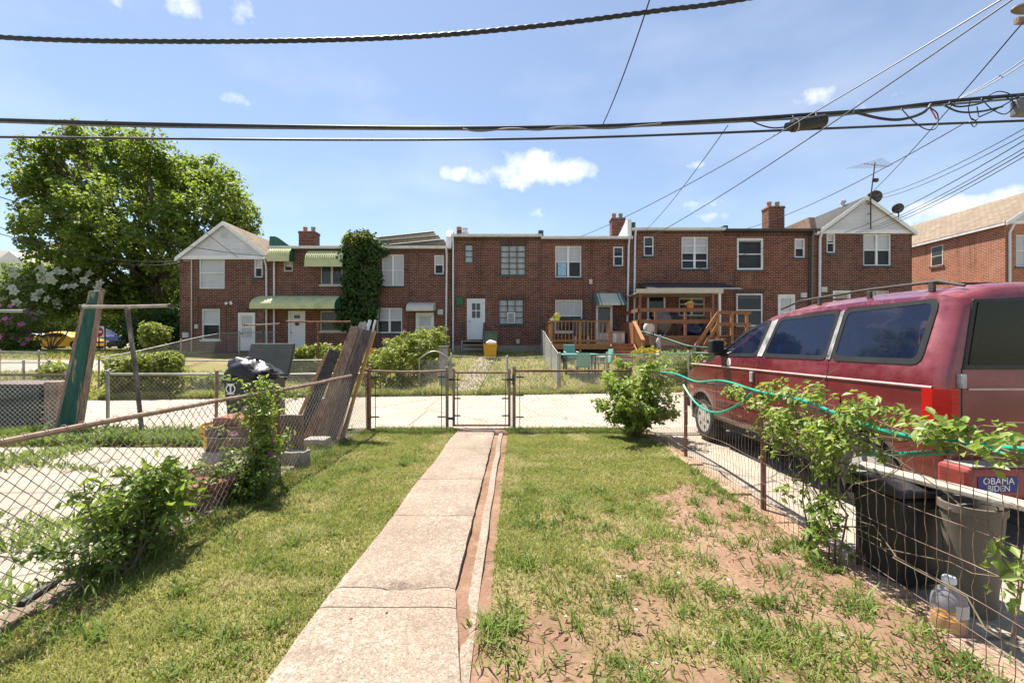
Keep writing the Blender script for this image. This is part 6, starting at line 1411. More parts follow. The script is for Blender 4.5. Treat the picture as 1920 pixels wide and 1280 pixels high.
em.box((-.30, ey - .001, .868), (-.18, ey, .882)); em.box((-.30, ey - .001, .716), (-.18, ey, .73)); em.box((-.252, ey - .001, .74), (-.228, ey, .84)); em.lathe((-.24, ey, .845), [(.022, -.001), (.022, 0)], 12, 'y'); em.build('emblem', M['sign_white'], wb, local=True, fix=False, label='round white emblem printed on the front')
m = MB(); n, k = 26, 16; V = []
for j in range(k + 1):
    ph = math.pi * j / k
    for i in range(n):
        th = 2 * math.pi * i / n; cr = 1 + .10 * math.sin(th * 5 + j * .9) + .07 * math.sin(th * 9 - j * 1.7) + RND.uniform(-.03, .03)
        V.append((fx(455, 7.1) + .02 + .42 * cr * math.sin(ph) * math.cos(th), by - .03 + .29 * cr * math.sin(ph) * math.sin(th), 1.02 + .23 * cr * math.cos(ph) * (1 - .55 * math.sin(ph) * math.cos(th))))
m.add(V, [(j * n + i, j * n + (i + 1) % n, (j + 1) * n + (i + 1) % n, (j + 1) * n + i) for j in range(k) for i in range(n)]); one(m, 'rubbish_bag', 'bag', 'crumpled black rubbish bag bulging from the open wheeled bin', 'bag', smooth=True, sharp=50)
# blocks, slabs and the yellow tub
def slab(label, px0, px1, py0, py1, Y, dep, mt, name='stone_slab', cat='stone', rz=0, group=None, jag=.02, hole=False):
    a, b = W(px0, py1, Y), W(px1, py0, Y); m = MB()
    if hole:
        w = b.x - a.x; m.box((a.x, Y, a.z), (a.x + .03, Y + dep, b.z)); m.box((b.x - .03, Y, a.z), (b.x, Y + dep, b.z)); m.box((a.x + .03, Y, b.z - .035), (b.x - .03, Y + dep, b.z)); m.box((a.x + .03, Y, a.z), (b.x - .03, Y + dep, a.z + .03)); m.box((a.x + .03, Y + dep * .9, a.z + .03), (b.x - .03, Y + dep, b.z - .035))
    else:
        n = 6; P = []
        for (u, v) in [(i / n, 0) for i in range(n)] + [(1, 0), (1, .5)] + [(1 - i / n, 1) for i in range(n)] + [(0, 1), (0, .5)]: P.append((a.x + (b.x - a.x) * u + RND.uniform(-jag, jag) * .5, Y, a.z + (b.z - a.z) * v + RND.uniform(-jag, jag) * .4))
        m.prism(P, (RND.uniform(-.03, .03), dep, RND.uniform(-.01, .01)))
    return one(m, name, mt, label, cat, group, bevel=.008)
t = thing('recycling_tub', (fx(420, 5.5), 5.55, 0), 'bright yellow recycling tub behind the stacked brown slabs', 'tub')
m = MB(); x = fx(418, 5.5); m.lathe((x, 5.55, 0), [(.20, .01), (.235, .45), (.262, .46), (.268, .53), (.25, .535), (.235, .47), (.19, .03)], 26); m.build('body', M['yellow_plastic'], t, True)
m = MB(); m.lathe((x, 5.55, 0), [(.252, .40), (.262, .405), (.262, .43), (.25, .435)], 26, cap=False); m.build('rib', M['yellow_plastic'], t, True)
slab('long thin brown slab second from the top of the stone pile', 384, 472, 800, 820, 5.1, .36, 'stone_brown'); slab('reddish slab lying on top of the stone pile', 398, 478, 784, 799, 5.14, .34, 'clay'); slab('thick brown slab under the thin one in the stone pile', 386, 462, 821, 848, 5.05, .4, 'stone_brown'); slab('broad rough slab in the middle of the stone pile', 378, 470, 849, 868, 5.0, .45, 'stone_grey'); slab('broken red brick piece wedged low in the stone pile', 405, 462, 869, 884, 4.95, .25, 'clay', 'brick_piece', 'brick')
slab('lowest brown block carrying the stone pile', 372, 480, 885, 903, 4.95, .4, 'stone_brown')
slab('hollow grey concrete block standing beside the round clay planter', 392, 438, 873, 950, 4.55, .36, 'block', 'concrete_block', 'block', hole=True); slab('solid concrete block next to the hollow block', 440, 490, 868, 945, 4.6, .34, 'block', 'concrete_block', 'block')
slab('upright brown concrete slab behind the climbing plant', 496, 562, 778, 885, 5.62, .09, 'stone_brown', 'concrete_slab', 'slab', jag=.01)
slab('rounded grey stone leaning below the upright slab', 518, 566, 848, 893, 5.42, .16, 'stone_grey', jag=.05)
slab('pale flat paving stone beside the leaning planks', 566, 608, 824, 834, 6.3, .25, 'stone_grey', jag=.01)
slab('pale square block behind the tall climbing plant', 455, 500, 762, 800, 6.2, .25, 'block', 'concrete_block', 'block', jag=.005)
m = MB(); c = Vector((fx(385, 4.35), 4.3, 0)); m.lathe(c, [(.30, 0), (.34, .05), (.33, .16), (.37, .19), (.37, .25), (.33, .26), (.30, .19), (.26, .16)], 26); one(m, 'planter', 'clay', 'round red clay planter base by the hollow block', 'planter', smooth=True)
m = MB(); m.tube([G(55, 1150) + Vector((-.05, 0, .05)), G(165, 1090) + Vector((-.12, 0, .06)), G(190, 1070) + Vector((-.1, 0, .05))], .022, 8); one(m, 'pipe', 'black_plastic', 'short black plastic pipe lying under the near fence', 'pipe')
m = MB(); limb(m, G(480, 975) + Vector((0, 0, .01)), G(430, 1040) + Vector((0, 0, .02)), .012, .006, 6, .05); one(m, 'stick', 'wood_old', 'dry stick lying in the grass by the fence foot', 'stick')
# planks leaning on the fence
mat('wood_black', [(.018, .015, .014), (.045, .036, .032), (.10, .085, .075)], 5, .6, .5, stretch=(7, 7, .8))
def plank(label, bx, by_, tx, ty, tY, w, th, mt, mtf=None, ragged=0.0):
    A = Vector((bx, by_, .0)); B = W(tx, ty, tY); d = (B - A).normalized(); sd = Vector((d.z, 0, -d.x)).normalized(); nn = d.cross(sd).normalized()
    n = 8; P = [A - sd * w / 2, A + sd * w / 2]
    top = [B + sd * (w / 2 - w * i / n) + d * RND.uniform(-ragged, ragged) for i in range(n + 1)]
    m = MB(); m.prism(P + top, nn * th); return one(m, 'plank', mt, label, 'plank', 'planks leaning on the fence', bevel=.004)
plank('short black coated board at the left of the leaning planks', -3.17, 6.65, 627, 656, 7.15, .17, .05, 'wood_black'); plank('orange edged lath beside the short black board', -3.35, 6.72, 612, 662, 7.25, .05, .04, 'wood_orange')
plank('wide weathered plank with splintered top', -2.93, 6.72, 666, 612, 7.35, .15, .05, 'wood_old', ragged=.05); plank('grey split plank with rounded broken end', -2.85, 6.85, 681, 604, 7.45, .12, .06, 'wood_grey', ragged=.03)
plank('long dark brown varnished board on the right of the pile', -2.74, 6.78, 688, 618, 7.3, .14, .05, 'wood_dark'); plank('narrow orange board edge at the right of the pile', -2.63, 6.9, 702, 620, 7.4, .04, .06, 'wood_orange')
plank('short rusty brown board in front of the pile', -3.03, 6.5, 612, 748, 6.85, .12, .04, 'rust'); plank('old plank with pale face behind the pile', -3.05, 6.95, 655, 640, 7.55, .15, .04, 'wood_orange')
for tx, lab in ((694, 'white plastic pipe standing among the leaning planks'), (704, 'thin white pipe behind the orange board edge')):
    m = MB(); B = W(tx, 600, 7.5); m.tube([(-2.72 if tx < 700 else -2.62, 7.05, 0), B], .026 if tx < 700 else .017, 10); one(m, 'pipe', 'white_metal', lab, 'pipe', 'white pipes among the planks')
# ------------------------------------------------------------------ by the wire fence and the van
wheelie('black plastic bin standing behind the wire fence by the jug', (2.47, 2.88, .0), .36, .34, .57, 'black_plastic', 0, .8, rz=rad(6), wheels=False, name='rubbish_bin')
t = thing('bucket', (2.585, 2.55, 0), 'brown grey tapered bucket beside the black bin', 'bucket'); m = MB(); m.lathe((2.585, 2.55, 0), [(.10, .01), (.135, .56), (.145, .57), (.145, .61), (.128, .61), (.09, .04)], 22); m.build('body', M['bin_grey'], t, True); m = MB(); m.tube([(2.585 + .145 * math.cos(a), 2.55 - .02, .58 + .03 * math.sin(a)) for a in np.linspace(0, math.pi, 10)], .005, 6); m.build('handle', M['galvanised'], t, True)
m = MB(); m.beam((2.38, 3.12, .675), (2.78, 2.02, .655), .13, .03); one(m, 'plank', 'wood_grey', 'long grey weathered board laid across the bins', 'plank', bevel=.006)
m = MB(); m.box((2.31, 2.96, 0), (2.34, 3.05, .62)); one(m, 'plank', 'wood_dark', 'short dark upright board against the fence by the black bin', 'plank', bevel=.004)
t = thing('jug', (2.275, 2.36, .0), 'clear plastic jug of orange liquid at the fence foot', 'jug')
m = MB(); c = (2.275, 2.36, .01); m.lathe(c, [(.070, 0), (.075, .015), (.075, .15), (.068, .185), (.045, .22), (.024, .24), (.022, .258)], 22); m.build('body', M['jug_plastic'], t, True); m = MB(); m.lathe(c, [(.067, .006), (.071, .02), (.071, .08)], 22); m.build('liquid', M['jug_liquid'], t, True); m = MB(); m.lathe((c[0], c[1], .262), [(.030, 0), (.030, .025), (.026, .03)], 16); m.build('lid', M['white_paint'], t, True)
m = MB(); A_ = np.linspace(-2.0, -.9, 7); m.add([(c[0] + .0762 * math.cos(a), c[1] + .0762 * math.sin(a), c[2] + z) for z in (.10, .165) for a in A_], [(i, i + 1, i + 8, i + 7) for i in range(6)]); m.build('paper_label', M['clear_edge'], t, True, fix=False)
m = MB(); m.tube([(2.42, 2.2, .0), (2.62, 2.3, .55)], .009, 6); one(m, 'rod', 'rust_light', 'thin rusty rod leaning behind the wire fence', 'rod')
# ------------------------------------------------------------------ decks and garden things across the alley
def rail(t, p, q, w=.09, h=.04, name='rail', mt='deck_wood'): m = MB(); m.beam(p, q, w, h); m.build(name, M[mt], t)
def deck(label, x0, x1, y0, y1, zf, zr, mt, posts, bal=None, rails=(), boards=14, openr=None):
    t = thing('deck', ((x0 + x1) / 2, (y0 + y1) / 2, gz(0, y0)), label, 'deck'); k = (y1 - y0) / boards
    for i in range(boards): m = MB(); m.box((x0, y0 + i * k + .006, zf - .03), (x1, y0 + (i + 1) * k - .004, zf)); m.build('deck_board', M[mt], t)
    m = MB(); m.box((x0, y0 - .04, zf - .24), (x1, y0 - .002, zf + .004)); m.build('rim_board', M[mt], t); m = MB(); m.box((x0 - .04, y0, zf - .24), (x0 - .002, y1, zf + .004)); m.build('rim_board', M[mt], t)
    for x, y in posts: m = MB(); m.box((x - .05, y - .05, gz(0, y) - .1), (x + .05, y + .05, zr)); m.build('post', M[mt], t)
    return t
y0 = 19.4; x0, x1 = fx(1034, y0), fx(1142, y0); zf, zr = W(0, 644, y0).z, W(0, 603, y0).z
d1 = deck('small orange stained deck with upright balusters behind the garden table', x0, x1, y0, YF - .08, zf, zr, 'deck_wood', [(x0, y0), (x1, y0), (x0, 20.9), ((x0 + x1) / 2, y0)])
rail(d1, (x0 - .08, y0, zr + .02), (x1 + .05, y0, zr + .02), .16); rail(d1, (x0, y0 - .06, zr + .022), (x0, YF - .1, zr + .022), .16)
rail(d1, (x0, y0, zf + .12), (x1, y0, zf + .12), .05, .09); rail(d1, (x0, y0, zf + .12), (x0, YF - .1, zf + .12), .05, .09)
for i in range(15):
    x = x0 + .12 + (x1 - x0 - .24) * i / 14; m = MB(); m.box((x - .018, y0 - .055, zf + .06), (x + .018, y0 - .03, zr)); m.build('baluster', M['deck_wood'], d1)
for i in range(10):
    y = y0 + .2 + (YF - y0 - .4) * i / 9; m = MB(); m.box((x0 - .055, y - .05, zf + .06), (x0 - .03, y + .05, zr)); m.build('baluster', M['deck_wood'], d1)
# stairs of the small deck, towards the alley
sx0, sx1 = fx(1146, y0), fx(1192, y0)
m = MB(); m.box((sx0, y0 + .2, zf - .03), (sx1, YF - .08, zf)); m.build('landing', M['deck_wood'], d1); zt = zf
for i in range(5):
    m = MB(); z = zf - .16 * (i + 1); y = y0 + .2 - .27 * i; m.box((sx0 + .02, y - .29, z - .04), (sx1 - .06, y, z)); m.build('step', M['deck_wood'], d1)
    m = MB(); m.box((sx0 + .02, y - .0, z), (sx1 - .06, y + .02, z + .12)); m.build('riser', M['deck_red'], d1)
for x in (sx0, sx1 - .03):
    m = MB(); m.beam((x, y0 + .2, zf - .12), (x, y0 - 1.2, zf - .95), .045, .24); m.build('stringer', M['deck_wood'], d1)
A, B = Vector((sx1, y0 + .25, zr + .02)), Vector((sx1, y0 - 1.1, zr - .80)); rail(d1, A, B, .15, .045)
for i in range(8):
    c = A.lerp(B, (i + .5) / 8); m = MB(); m.box((c.x - .02, c.y - .02, c.z - .75), (c.x + .02, c.y + .02, c.z)); m.build('baluster', M['deck_wood'], d1)
for y, z in ((y0 + .25, zr), (y0 - 1.1, zr - .78)):
    m = MB(); m.box((sx1 - .05, y - .05, gz(0, y)), (sx1 + .05, y + .05, z)); m.build('post', M['deck_wood'], d1)
m = MB(); m.box((sx1 - .03, y0 + .3, zf), (sx1 + .02, YF - .1, zr)); m.build('screen_board', M['deck_red'], d1)
# items on the small deck
def pot(label, c, r, h, mt, fm=None, nf=14, lm='leaf_vine'):
    t = thing('flower_pot', c, label, 'flower pot'); m = MB(); m.lathe(c, [(r * .7, 0), (r * .95, h * .8), (r * 1.1, h * .82), (r * 1.1, h), (r * .9, h), (r * .8, h * .7)], 16); m.build('pot', M[mt], t, True)
    cc = np.array(c) + np.array([0, 0, h]) + ball(8) * r * np.array([1, 1, .5]); P, Nn = clumps(cc, [np.array([r * .5] * 3)] * 8, 14, 0); P[:, 2] = np.maximum(P[:, 2], c[2] + h * .8); leaf_mesh('foliage', P, Nn, .05, lm, t, .6, 'stuff')
    for k in range(nf if fm else 0): d = unit(NR.normal(size=3) + np.array([0, -.5, 1.0])); flower(t, Vector(c) + Vector((0, 0, h)) + Vector(d) * r * 1.1, d, .05, fm)
pot('lime green pot with orange flowers on the small deck rail', (fx(1045, y0), y0, zr + .042), .12, .20, 'lime_pot', 'petal_yellow'); pot('white pot at the corner of the small deck rail', (fx(1036, 20.3), 20.4, zr + .042), .11, .14, 'white_paint')
t = thing('storage_box', (fx(1160, 20.6), 20.9, zf), 'beige plastic storage box at the top of the deck steps', 'storage box'); m = MB(); m.box((fx(1149, 20.6), 20.6, zf), (fx(1172, 20.6), 21.2, zf + .5)); m.build('body', M['cream_paint'], t, bevel=.02); m = MB(); m.box((fx(1148, 20.6), 20.58, zf + .502), (fx(1173, 20.6), 21.22, zf + .56)); m.build('lid', M['wood_grey'], t, bevel=.015)
m = MB(); m.box((fx(1150, 20.6), 20.585, zf + .06), (fx(1155.5, 20.6), 20.599, zf + .46)); m.build('trim', M['white_paint'], t); m = MB(); m.box((fx(1166, 20.6), 20.585, zf + .06), (fx(1171, 20.6), 20.599, zf + .46)); m.build('trim', M['white_paint'], t)
t = thing('patio_chair', (fx(1090, 21), 21, zf), 'dark cushioned patio chair on the small deck', 'chair'); x = fx(1090, 21); m = MB(); m.box((x - .35, 20.7, zf + .35), (x + .35, 21.3, zf + .47)); m.build('seat', M['chair_dark'], t, bevel=.03); m = MB(); m.prism([(x - .36, 21.25, zf + .45), (x + .36, 21.25, zf + .45), (x + .40, 21.5, zf + 1.18), (x - .30, 21.5, zf + 1.18)], (0, .1, 0)); m.build('backrest', M['chair_dark'], t, bevel=.03)
for sx in (-.3, .3):
    for sy in (20.75, 21.25): m = MB(); m.tube([(x + sx, sy, zf), (x + sx, sy, zf + .36)], .02, 6); m.build('leg', M['white_metal'], t)
# long red deck
y0 = 19.6; x0, x1 = fx(1199, y0), fx(1352, y0); zf, zr = W(0, 629, y0).z, W(0, 579, y0).z
d2 = deck('long red brown deck with flat horizontal rails under the porch roof', x0, x1, y0, YF - .08, zf, zr, 'deck_red', [(x0, y0), (fx(1229, y0), y0), (fx(1285, y0), y0), (fx(1335, y0), y0)], boards=13)
for z in (zr - .05, zr - .55): 
    rail(d2, (x0 - .1, y0 - .06, z), (fx(1336, y0), y0 - .06, z), .04, .16, mt='deck_red'); rail(d2, (x0 - .06, y0 - .08, z), (x0 - .06, YF - .1, z), .04, .16, mt='deck_red')
m = MB(); m.box((x0 - .1, y0 - .1, zf - .42), (x1, y0 - .045, zf - .16)); m.build('rim_board', M['deck_red'], d2)
# its stairs run sideways down to the left
ta, tb = W(1346, 588, y0 - .5), W(1300, 655, y0 - .5); rail(d2, ta, tb, .06, .15, mt='deck_wood'); rail(d2, ta - Vector((0, 0, .45)), tb - Vector((0, 0, .02)) + Vector((.35, 0, 0)), .05, .12, mt='deck_wood')
m = MB(); m.beam(ta + Vector((0, -.02, -1.15)), tb + Vector((.25, -.02, -.45)), .05, .28); m.build('stringer', M['deck_wood'], d2); m = MB(); m.beam(ta + Vector((0, -.62, -1.15)), tb + Vector((.25, -.62, -.45)), .05, .28); m.build('stringer', M['deck_wood'], d2)
for i in range(5):
    c = (ta - Vector((0, 0, 1.1))).lerp(tb + Vector((.25, 0, -.40)), (i + .5) / 5); m = MB(); m.box((c.x - .15, y0 - 1.1, c.z + .1), (c.x + .15, y0 - .52, c.z + .14)); m.build('step', M['deck_wood'], d2)
for px, pt_, pb in ((1346, 586, 660), (1300, 653, 672), (1372, 588, 660), (1400, 588, 660)):
    a = W(px, pt_, y0 - .5); m = MB(); m.box((a.x - .05, a.y - .05, gz(0, y0) - .1), (a.x + .05, a.y + .05, a.z + .05)); m.build('post', M['deck_wood'], d2)
rail(d2, W(1346, 586, y0 - .5), W(1408, 586, y0 - .5), .06, .14, mt='deck_red'); rail(d2, W(1346, 608, y0 - .5), W(1408, 608, y0 - .5), .06, .14, mt='deck_red')
m = MB(); m.box((x1, y0 - .6, zf - .03), (fx(1410, y0), YF - .08, zf)); m.build('landing', M['deck_red'], d2)
pot('terracotta pot standing on the long deck rail', (fx(1293, y0), y0 - .06, zr + .03), .17, .22, 'terracotta', None)
t = thing('barbecue', (fx(1262, 20.7), 20.8, zf), 'covered black barbecue cluttering the long deck', 'barbecue'); x = fx(1262, 20.7); m = MB(); m.lathe((x, 20.8, zf + .55), [(.12, 0), (.30, .12), (.33, .25), (.33, .27), (.28, .42), (.1, .52)], 18); m.build('kettle', M['black_plastic'], t, True)
for a in (.3, 2.4, 4.5): m = MB(); m.tube([(x + .28 * math.cos(a), 20.8 + .28 * math.sin(a), zf), (x + .12 * math.cos(a), 20.8 + .12 * math.sin(a), zf + .62)], .018, 6); m.build('leg', M['dark_metal'], t)
def lump(name, label, c, r, mt, cat, sq=1.0):
    m = MB(); n, k = 14, 9; V = []
    for j in range(k + 1):
        ph = math.pi * j / k
        for i in range(n): th = 2 * math.pi * i / n; cr = 1 + RND.uniform(-.16, .16); V.append((c[0] + r[0] * cr * math.sin(ph) * math.cos(th), c[1] + r[1] * cr * math.sin(ph) * math.sin(th), c[2] + r[2] + r[2] * cr * math.cos(ph)))
    m.add(V, [(j * n + i, j * n + (i + 1) % n, (j + 1) * n + (i + 1) % n, (j + 1) * n + i) for j in range(k) for i in range(n)]); return one(m, name, mt, label, cat, smooth=True, sharp=60)
lump('bag', 'white crumpled bag at the open end of the long deck', (fx(1216, 20.2), 20.2, zf), (.22, .2, .36), 'white_paint', 'bag'); lump('tarpaulin', 'grey tarpaulin heaped behind the long deck rails', (fx(1245, 20.2), 20.3, zf + .1), (.40, .25, .50), 'cable_grey', 'tarpaulin'); lump('bag', 'dark blue bag slumped behind the long deck lower rail', (fx(1300, 20.2), 20.3, zf), (.45, .3, .26), 'navy_paint', 'bag'); lump('bag', 'black sack beside the porch post', (fx(1322, 20.5), 20.5, zf), (.3, .3, .3), 'bag', 'bag')
lump('bag', 'small blue grey bag hung on the long deck post', (fx(1235, 19.4), 19.43, zf - .52), (.10, .08, .22), 'meter', 'bag')
# plastic garden table with chairs
ty = 16.9; tz = gz(0, ty); t = thing('garden_table', (fx(1085, ty), ty, tz), 'green plastic garden table behind the chain link fence', 'table'); xa, xb = fx(1054, ty), fx(1118, ty)
m = MB(); m.box((xa, ty - .45, tz + .70), (xb, ty + .45, tz + .74)); m.build('tabletop', M['table_green'], t, bevel=.015)
for x in (xa + .1, xb - .1):
    for y in (ty - .36, ty + .36): m = MB(); m.tube([(x, y, tz - .02), (x, y, tz + .70)], .03, 8); m.build('leg', M['chair_dark'], t)
def gchair(label, px, y, rz):
    z = gz(0, y); t = thing('garden_chair', (fx(px, y), y, z), label, 'chair', 'plastic garden chairs at the table', rz)
    m = MB(); m.box((-.25, -.24, .40), (.25, .24, .43)); m.build('seat', M['chair_dark'], t, local=True, bevel=.01)
    m = MB(); m.prism([(-.25, .22, .43), (.25, .22, .43), (.22, .36, .92), (-.22, .36, .92)], (0, .03, .01)); m.build('backrest', M['table_green'], t, local=True, bevel=.01)
    for a in (-.22, .22):
        for b in (-.2, .2): m = MB(); m.tube([(a, b, -.02), (a * .95, b * .95, .41)], .02, 6); m.build('leg', M['chair_dark'], t, local=True)
        m = MB(); m.tube([(a * 1.1, -.2, .41), (a * 1.15, -.2, .64), (a * 1.15, .22, .66)], .018, 6); m.build('armrest', M['white_metal'], t, local=True)
gchair('garden chair tucked behind the green table', 1071, ty + .75, rad(5)); gchair('garden chair at the end of the green table', 1128, ty - .1, rad(-80)); gchair('garden chair pulled out before the green table', 1093, ty - .75, rad(175))
# bins and tubs at the houses
wheelie('green wheeled bin beside the steel back steps', (fx(921, 20.7), 20.7, gz(0, 20.7)), .60, .6, 1.0, 'bin_green', 0)
def tub(label, px, Y, w, h, mt='yellow_plastic'):
    z = gz(0, Y); t = thing('recycling_tub', (fx(px, Y), Y, z), label, 'tub'); x = fx(px, Y); m = MB(); a = w / 2
    m.add([(x + s * a * .85, Y + q * a * .7, z + .01) for s, q in ((-1, -1), (1, -1), (1, 1), (-1, 1))] + [(x + s * a, Y + q * a * .8, z + h) for s, q in ((-1, -1), (1, -1), (1, 1), (-1, 1))] + [(x + s * a * .92, Y + q * a * .72, z + h) for s, q in ((-1, -1), (1, -1), (1, 1), (-1, 1))] + [(x + s * a * .8, Y + q * a * .65, z + .04) for s, q in ((-1, -1), (1, -1), (1, 1), (-1, 1))], [(0, 3, 2, 1)] + [(j * 4 + i, j * 4 + (i + 1) % 4, j * 4 + 4 + (i + 1) % 4, j * 4 + 4 + i) for j in range(3) for i in range(4)] + [(12, 13, 14, 15)]); m.build('body', M[mt], t, bevel=.015)
    m = MB(); m.box((x - a - .015, Y - a * .82, z + h - .07), (x + a + .015, Y - a * .80 + .004, z + h)); m.build('rim', M[mt], t); return t
tub('yellow recycling tub full of rubbish beside the green bin', 919.5, 19.6, .58, .62); lump('bag', 'white plastic bags piled in the yellow tub by the steps', (fx(921, 19.6), 19.6, gz(0, 19.6) + .5), (.22, .18, .14), 'white_paint', 'bag')
tub('yellow recycling tub by the overgrown hedge', 693, 18.6, .5, .6); tub('yellow tub behind the alley fence near the flowers', 1143, 14.75, .36, .45); tub('dark tub beside the cream hooded door', 777, 21.6, .5, .5, 'navy_paint')
t = thing('heat_pump', (fx(750, 21.3), 21.4, gz(0, 21.3)), 'grey boxed air conditioning unit on the ground by the house', 'air conditioner'); m = MB(); m.box((fx(740, 21.3), 21.2, gz(0, 21.3)), (fx(762, 21.3), 21.75, gz(0, 21.3) + .38)); m.build('case', M['meter'], t, bevel=.02); m = MB(); m.lathe(((fx(751, 21.3)), 21.19, gz(0, 21.3) + .19), [(.15, 0), (.15, .01), (.12, .012)], 18, 'y'); m.build('fan_grille', M['dark_metal'], t)
t = thing('flower_pot', (fx(1226, 15.6), 15.6, gz(0, 15.6)), 'dark red pot under the yellow flowers', 'flower pot'); m = MB(); m.lathe((fx(1226, 15.6), 15.6, gz(0, 15.6)), [(.15, 0), (.2, .36), (.23, .37), (.23, .44), (.19, .44), (.17, .3)], 18); m.build('pot', M['clay'], t, True)
wheelie('dark wheeled bin among the roses behind the alley fence', (fx(1318, 15.6), 15.6, gz(0, 15.6)), .62, .6, .95, 'bin_green', 0)
t = thing('garden_post', (fx(829, 15.2), 15.2, gz(0, 15.2)), 'short stone gate pier at the end of the rounded hedge', 'post'); m = MB(); m.box((fx(824, 15.2), 15.1, gz(0, 15.2) - .1), (fx(839, 15.2), 15.4, 1.38)); m.build('pier', M['stone_grey'], t, bevel=.02); m = MB(); m.box((fx(822.5, 15.2), 15.07, 1.382), (fx(840.5, 15.2), 15.43, 1.44)); m.build('cap', M['foundation'], t, bevel=.015)
# walk and retaining stones beyond the alley
m = MB(); zz_ = lambda y: gz(0, y) + .012; ys = np.linspace(14.0, 21.6, 20); m.add([(fx(842, 14) + .0 + .09 * (y - 14), y, zz_(y)) for y in ys] + [(fx(842, 14) + .85 + .06 * (y - 14), y, zz_(y)) for y in ys], [(i, 20 + i, 21 + i, i + 1) for i in range(19)]); tag(m.build('path', M['path'], None), 'narrow concrete walk climbing to the steel back steps', None, None, 'structure')
# road sign
t = thing('road_sign', (fx(186, 24), 24, 1.08), 'square no entry sign with red disc and white bar', 'road sign'); c = W(185.5, 622, 24); m = MB(); m.box((c.x - .30, 23.96, c.z - .30), (c.x + .30, 23.975, c.z + .30)); sg = m.build('plate', M['sign_white'], t); m = MB(); m.lathe((c.x, 23.952, c.z), [(.275, 0), (.275, .006)], 28, 'y'); m.build('disc', M['sign_red'], sg); m = MB(); m.box((c.x - .2, 23.944, c.z - .045), (c.x + .2, 23.951, c.z + .045)); m.build('bar', M['sign_white'], sg)
m = MB(); m.box((c.x - .025, 23.98, 1.0), (c.x + .025, 24.02, c.z + .3)); m.build('post', M['dark_metal'], t)
m = MB(); m.tube([(fx(197, 24), 24, 1.0), (fx(197, 24), 24, W(0, 612, 24).z)], .03, 8); one(m, 'post', 'dark_metal', 'thin dark steel post beside the no entry sign', 'post')

# ------------------------------------------------------------------ overhead cables
def spline(P, k=10):
    P = [Vector(p) for p in P]; P = [P[0] * 2 - P[1]] + P + [P[-1] * 2 - P[-2]]; out = []
    for i in range(1, len(P) - 2):
        for j in range(k):
            t = j / k; a, b, c, d = P[i - 1:i + 3]; out.append(.5 * ((2 * b) + (c - a) * t + (2 * a - 5 * b + 4 * c - d) * t * t + (3 * b - a - 3 * c + d) * t ** 3))
    return out + [P[-2]]
def cable(label, pts, r, mt='cable', n=6, k=10, name='cable', group='overhead cables', **kw):
    m = MB(); m.tube(spline([W(*p) for p in pts], k), r, n, **kw); return one(m, name, mt, label, 'cable', group, smooth=True, sharp=60)
cable('thick twisted cable sweeping high across the sky', [(-420, 30, 3.3), (0, 70, 3.3), (370, 78, 3.3), (740, 71, 3.3), (1000, 50, 3.3), (1230, 21, 3.3), (1410, -4, 3.3), (1900, -100, 3.3)], .0155, n=12, k=70, twist=30, lobes=3, lob=.16)
cable('heavy bundled telephone cable above the alley', [(-200, 219, 10), (0, 225, 10), (300, 233, 10), (600, 238, 10), (870, 240, 10), (1135, 236, 10), (1350, 226, 10), (1500, 216, 10), (1650, 205, 10), (1800, 188, 10), (1990, 172, 10)], .040, n=8, k=14)
cable('second strand lashed below the bundled cable', [(-200, 224, 10), (0, 229, 10), (300, 238, 10), (870, 243, 10), (1135, 239, 10), (1500, 222, 10), (1700, 203, 10), (1990, 178, 10)], .022, 'cable_grey', k=14)
cable('thinner straight cable running below the bundle', [(-200, 255, 10.05), (0, 257, 10.05), (600, 262, 10.05), (1000, 260, 10.05), (1300, 251, 10.05), (1550, 241, 10.05), (1800, 231, 10.05), (1990, 224, 10.05)], .026, k=10)
cable('twisted grey lashing along the right part of the bundle', [(868, 242, 9.95), (900, 246, 9.95), (960, 241, 9.95), (1010, 244, 9.95), (1060, 238, 9.95), (1140, 241, 9.95), (1240, 232, 9.95)], .018, 'cable_grey')
cl = thing('splice_closure', W(1508, 232, 9.92), 'black ribbed splice case hanging from the cable bundle', 'splice case')
a, b = W(1474, 238, 9.92), W(1546, 226, 9.92); m = MB(); P = [a.lerp(b, i / 40) for i in range(41)]; m.tube(P, [.085 if i < 6 else .128 + .006 * (i % 2) for i in range(41)], 18); m.build('case', M['black_plastic'], cl, True)
m = MB(); m.tube([a.lerp(b, .22), a.lerp(b, .25)], .142, 18); m.build('clamp', M['galvanised'], cl)
for k in range(2):
    t0 = a.lerp(b, .2 + .6 * k); m = MB(); m.tube([t0 + Vector((0, 0, .1)), t0 + Vector((0, .04, .24))], .02, 6); m.build('hanger', M['galvanised'], cl)
cable('drooping lead entering the end of the black splice case', [(1400, 222, 9.95), (1425, 234, 9.95), (1450, 240, 9.93), (1476, 238, 9.92)], .015)
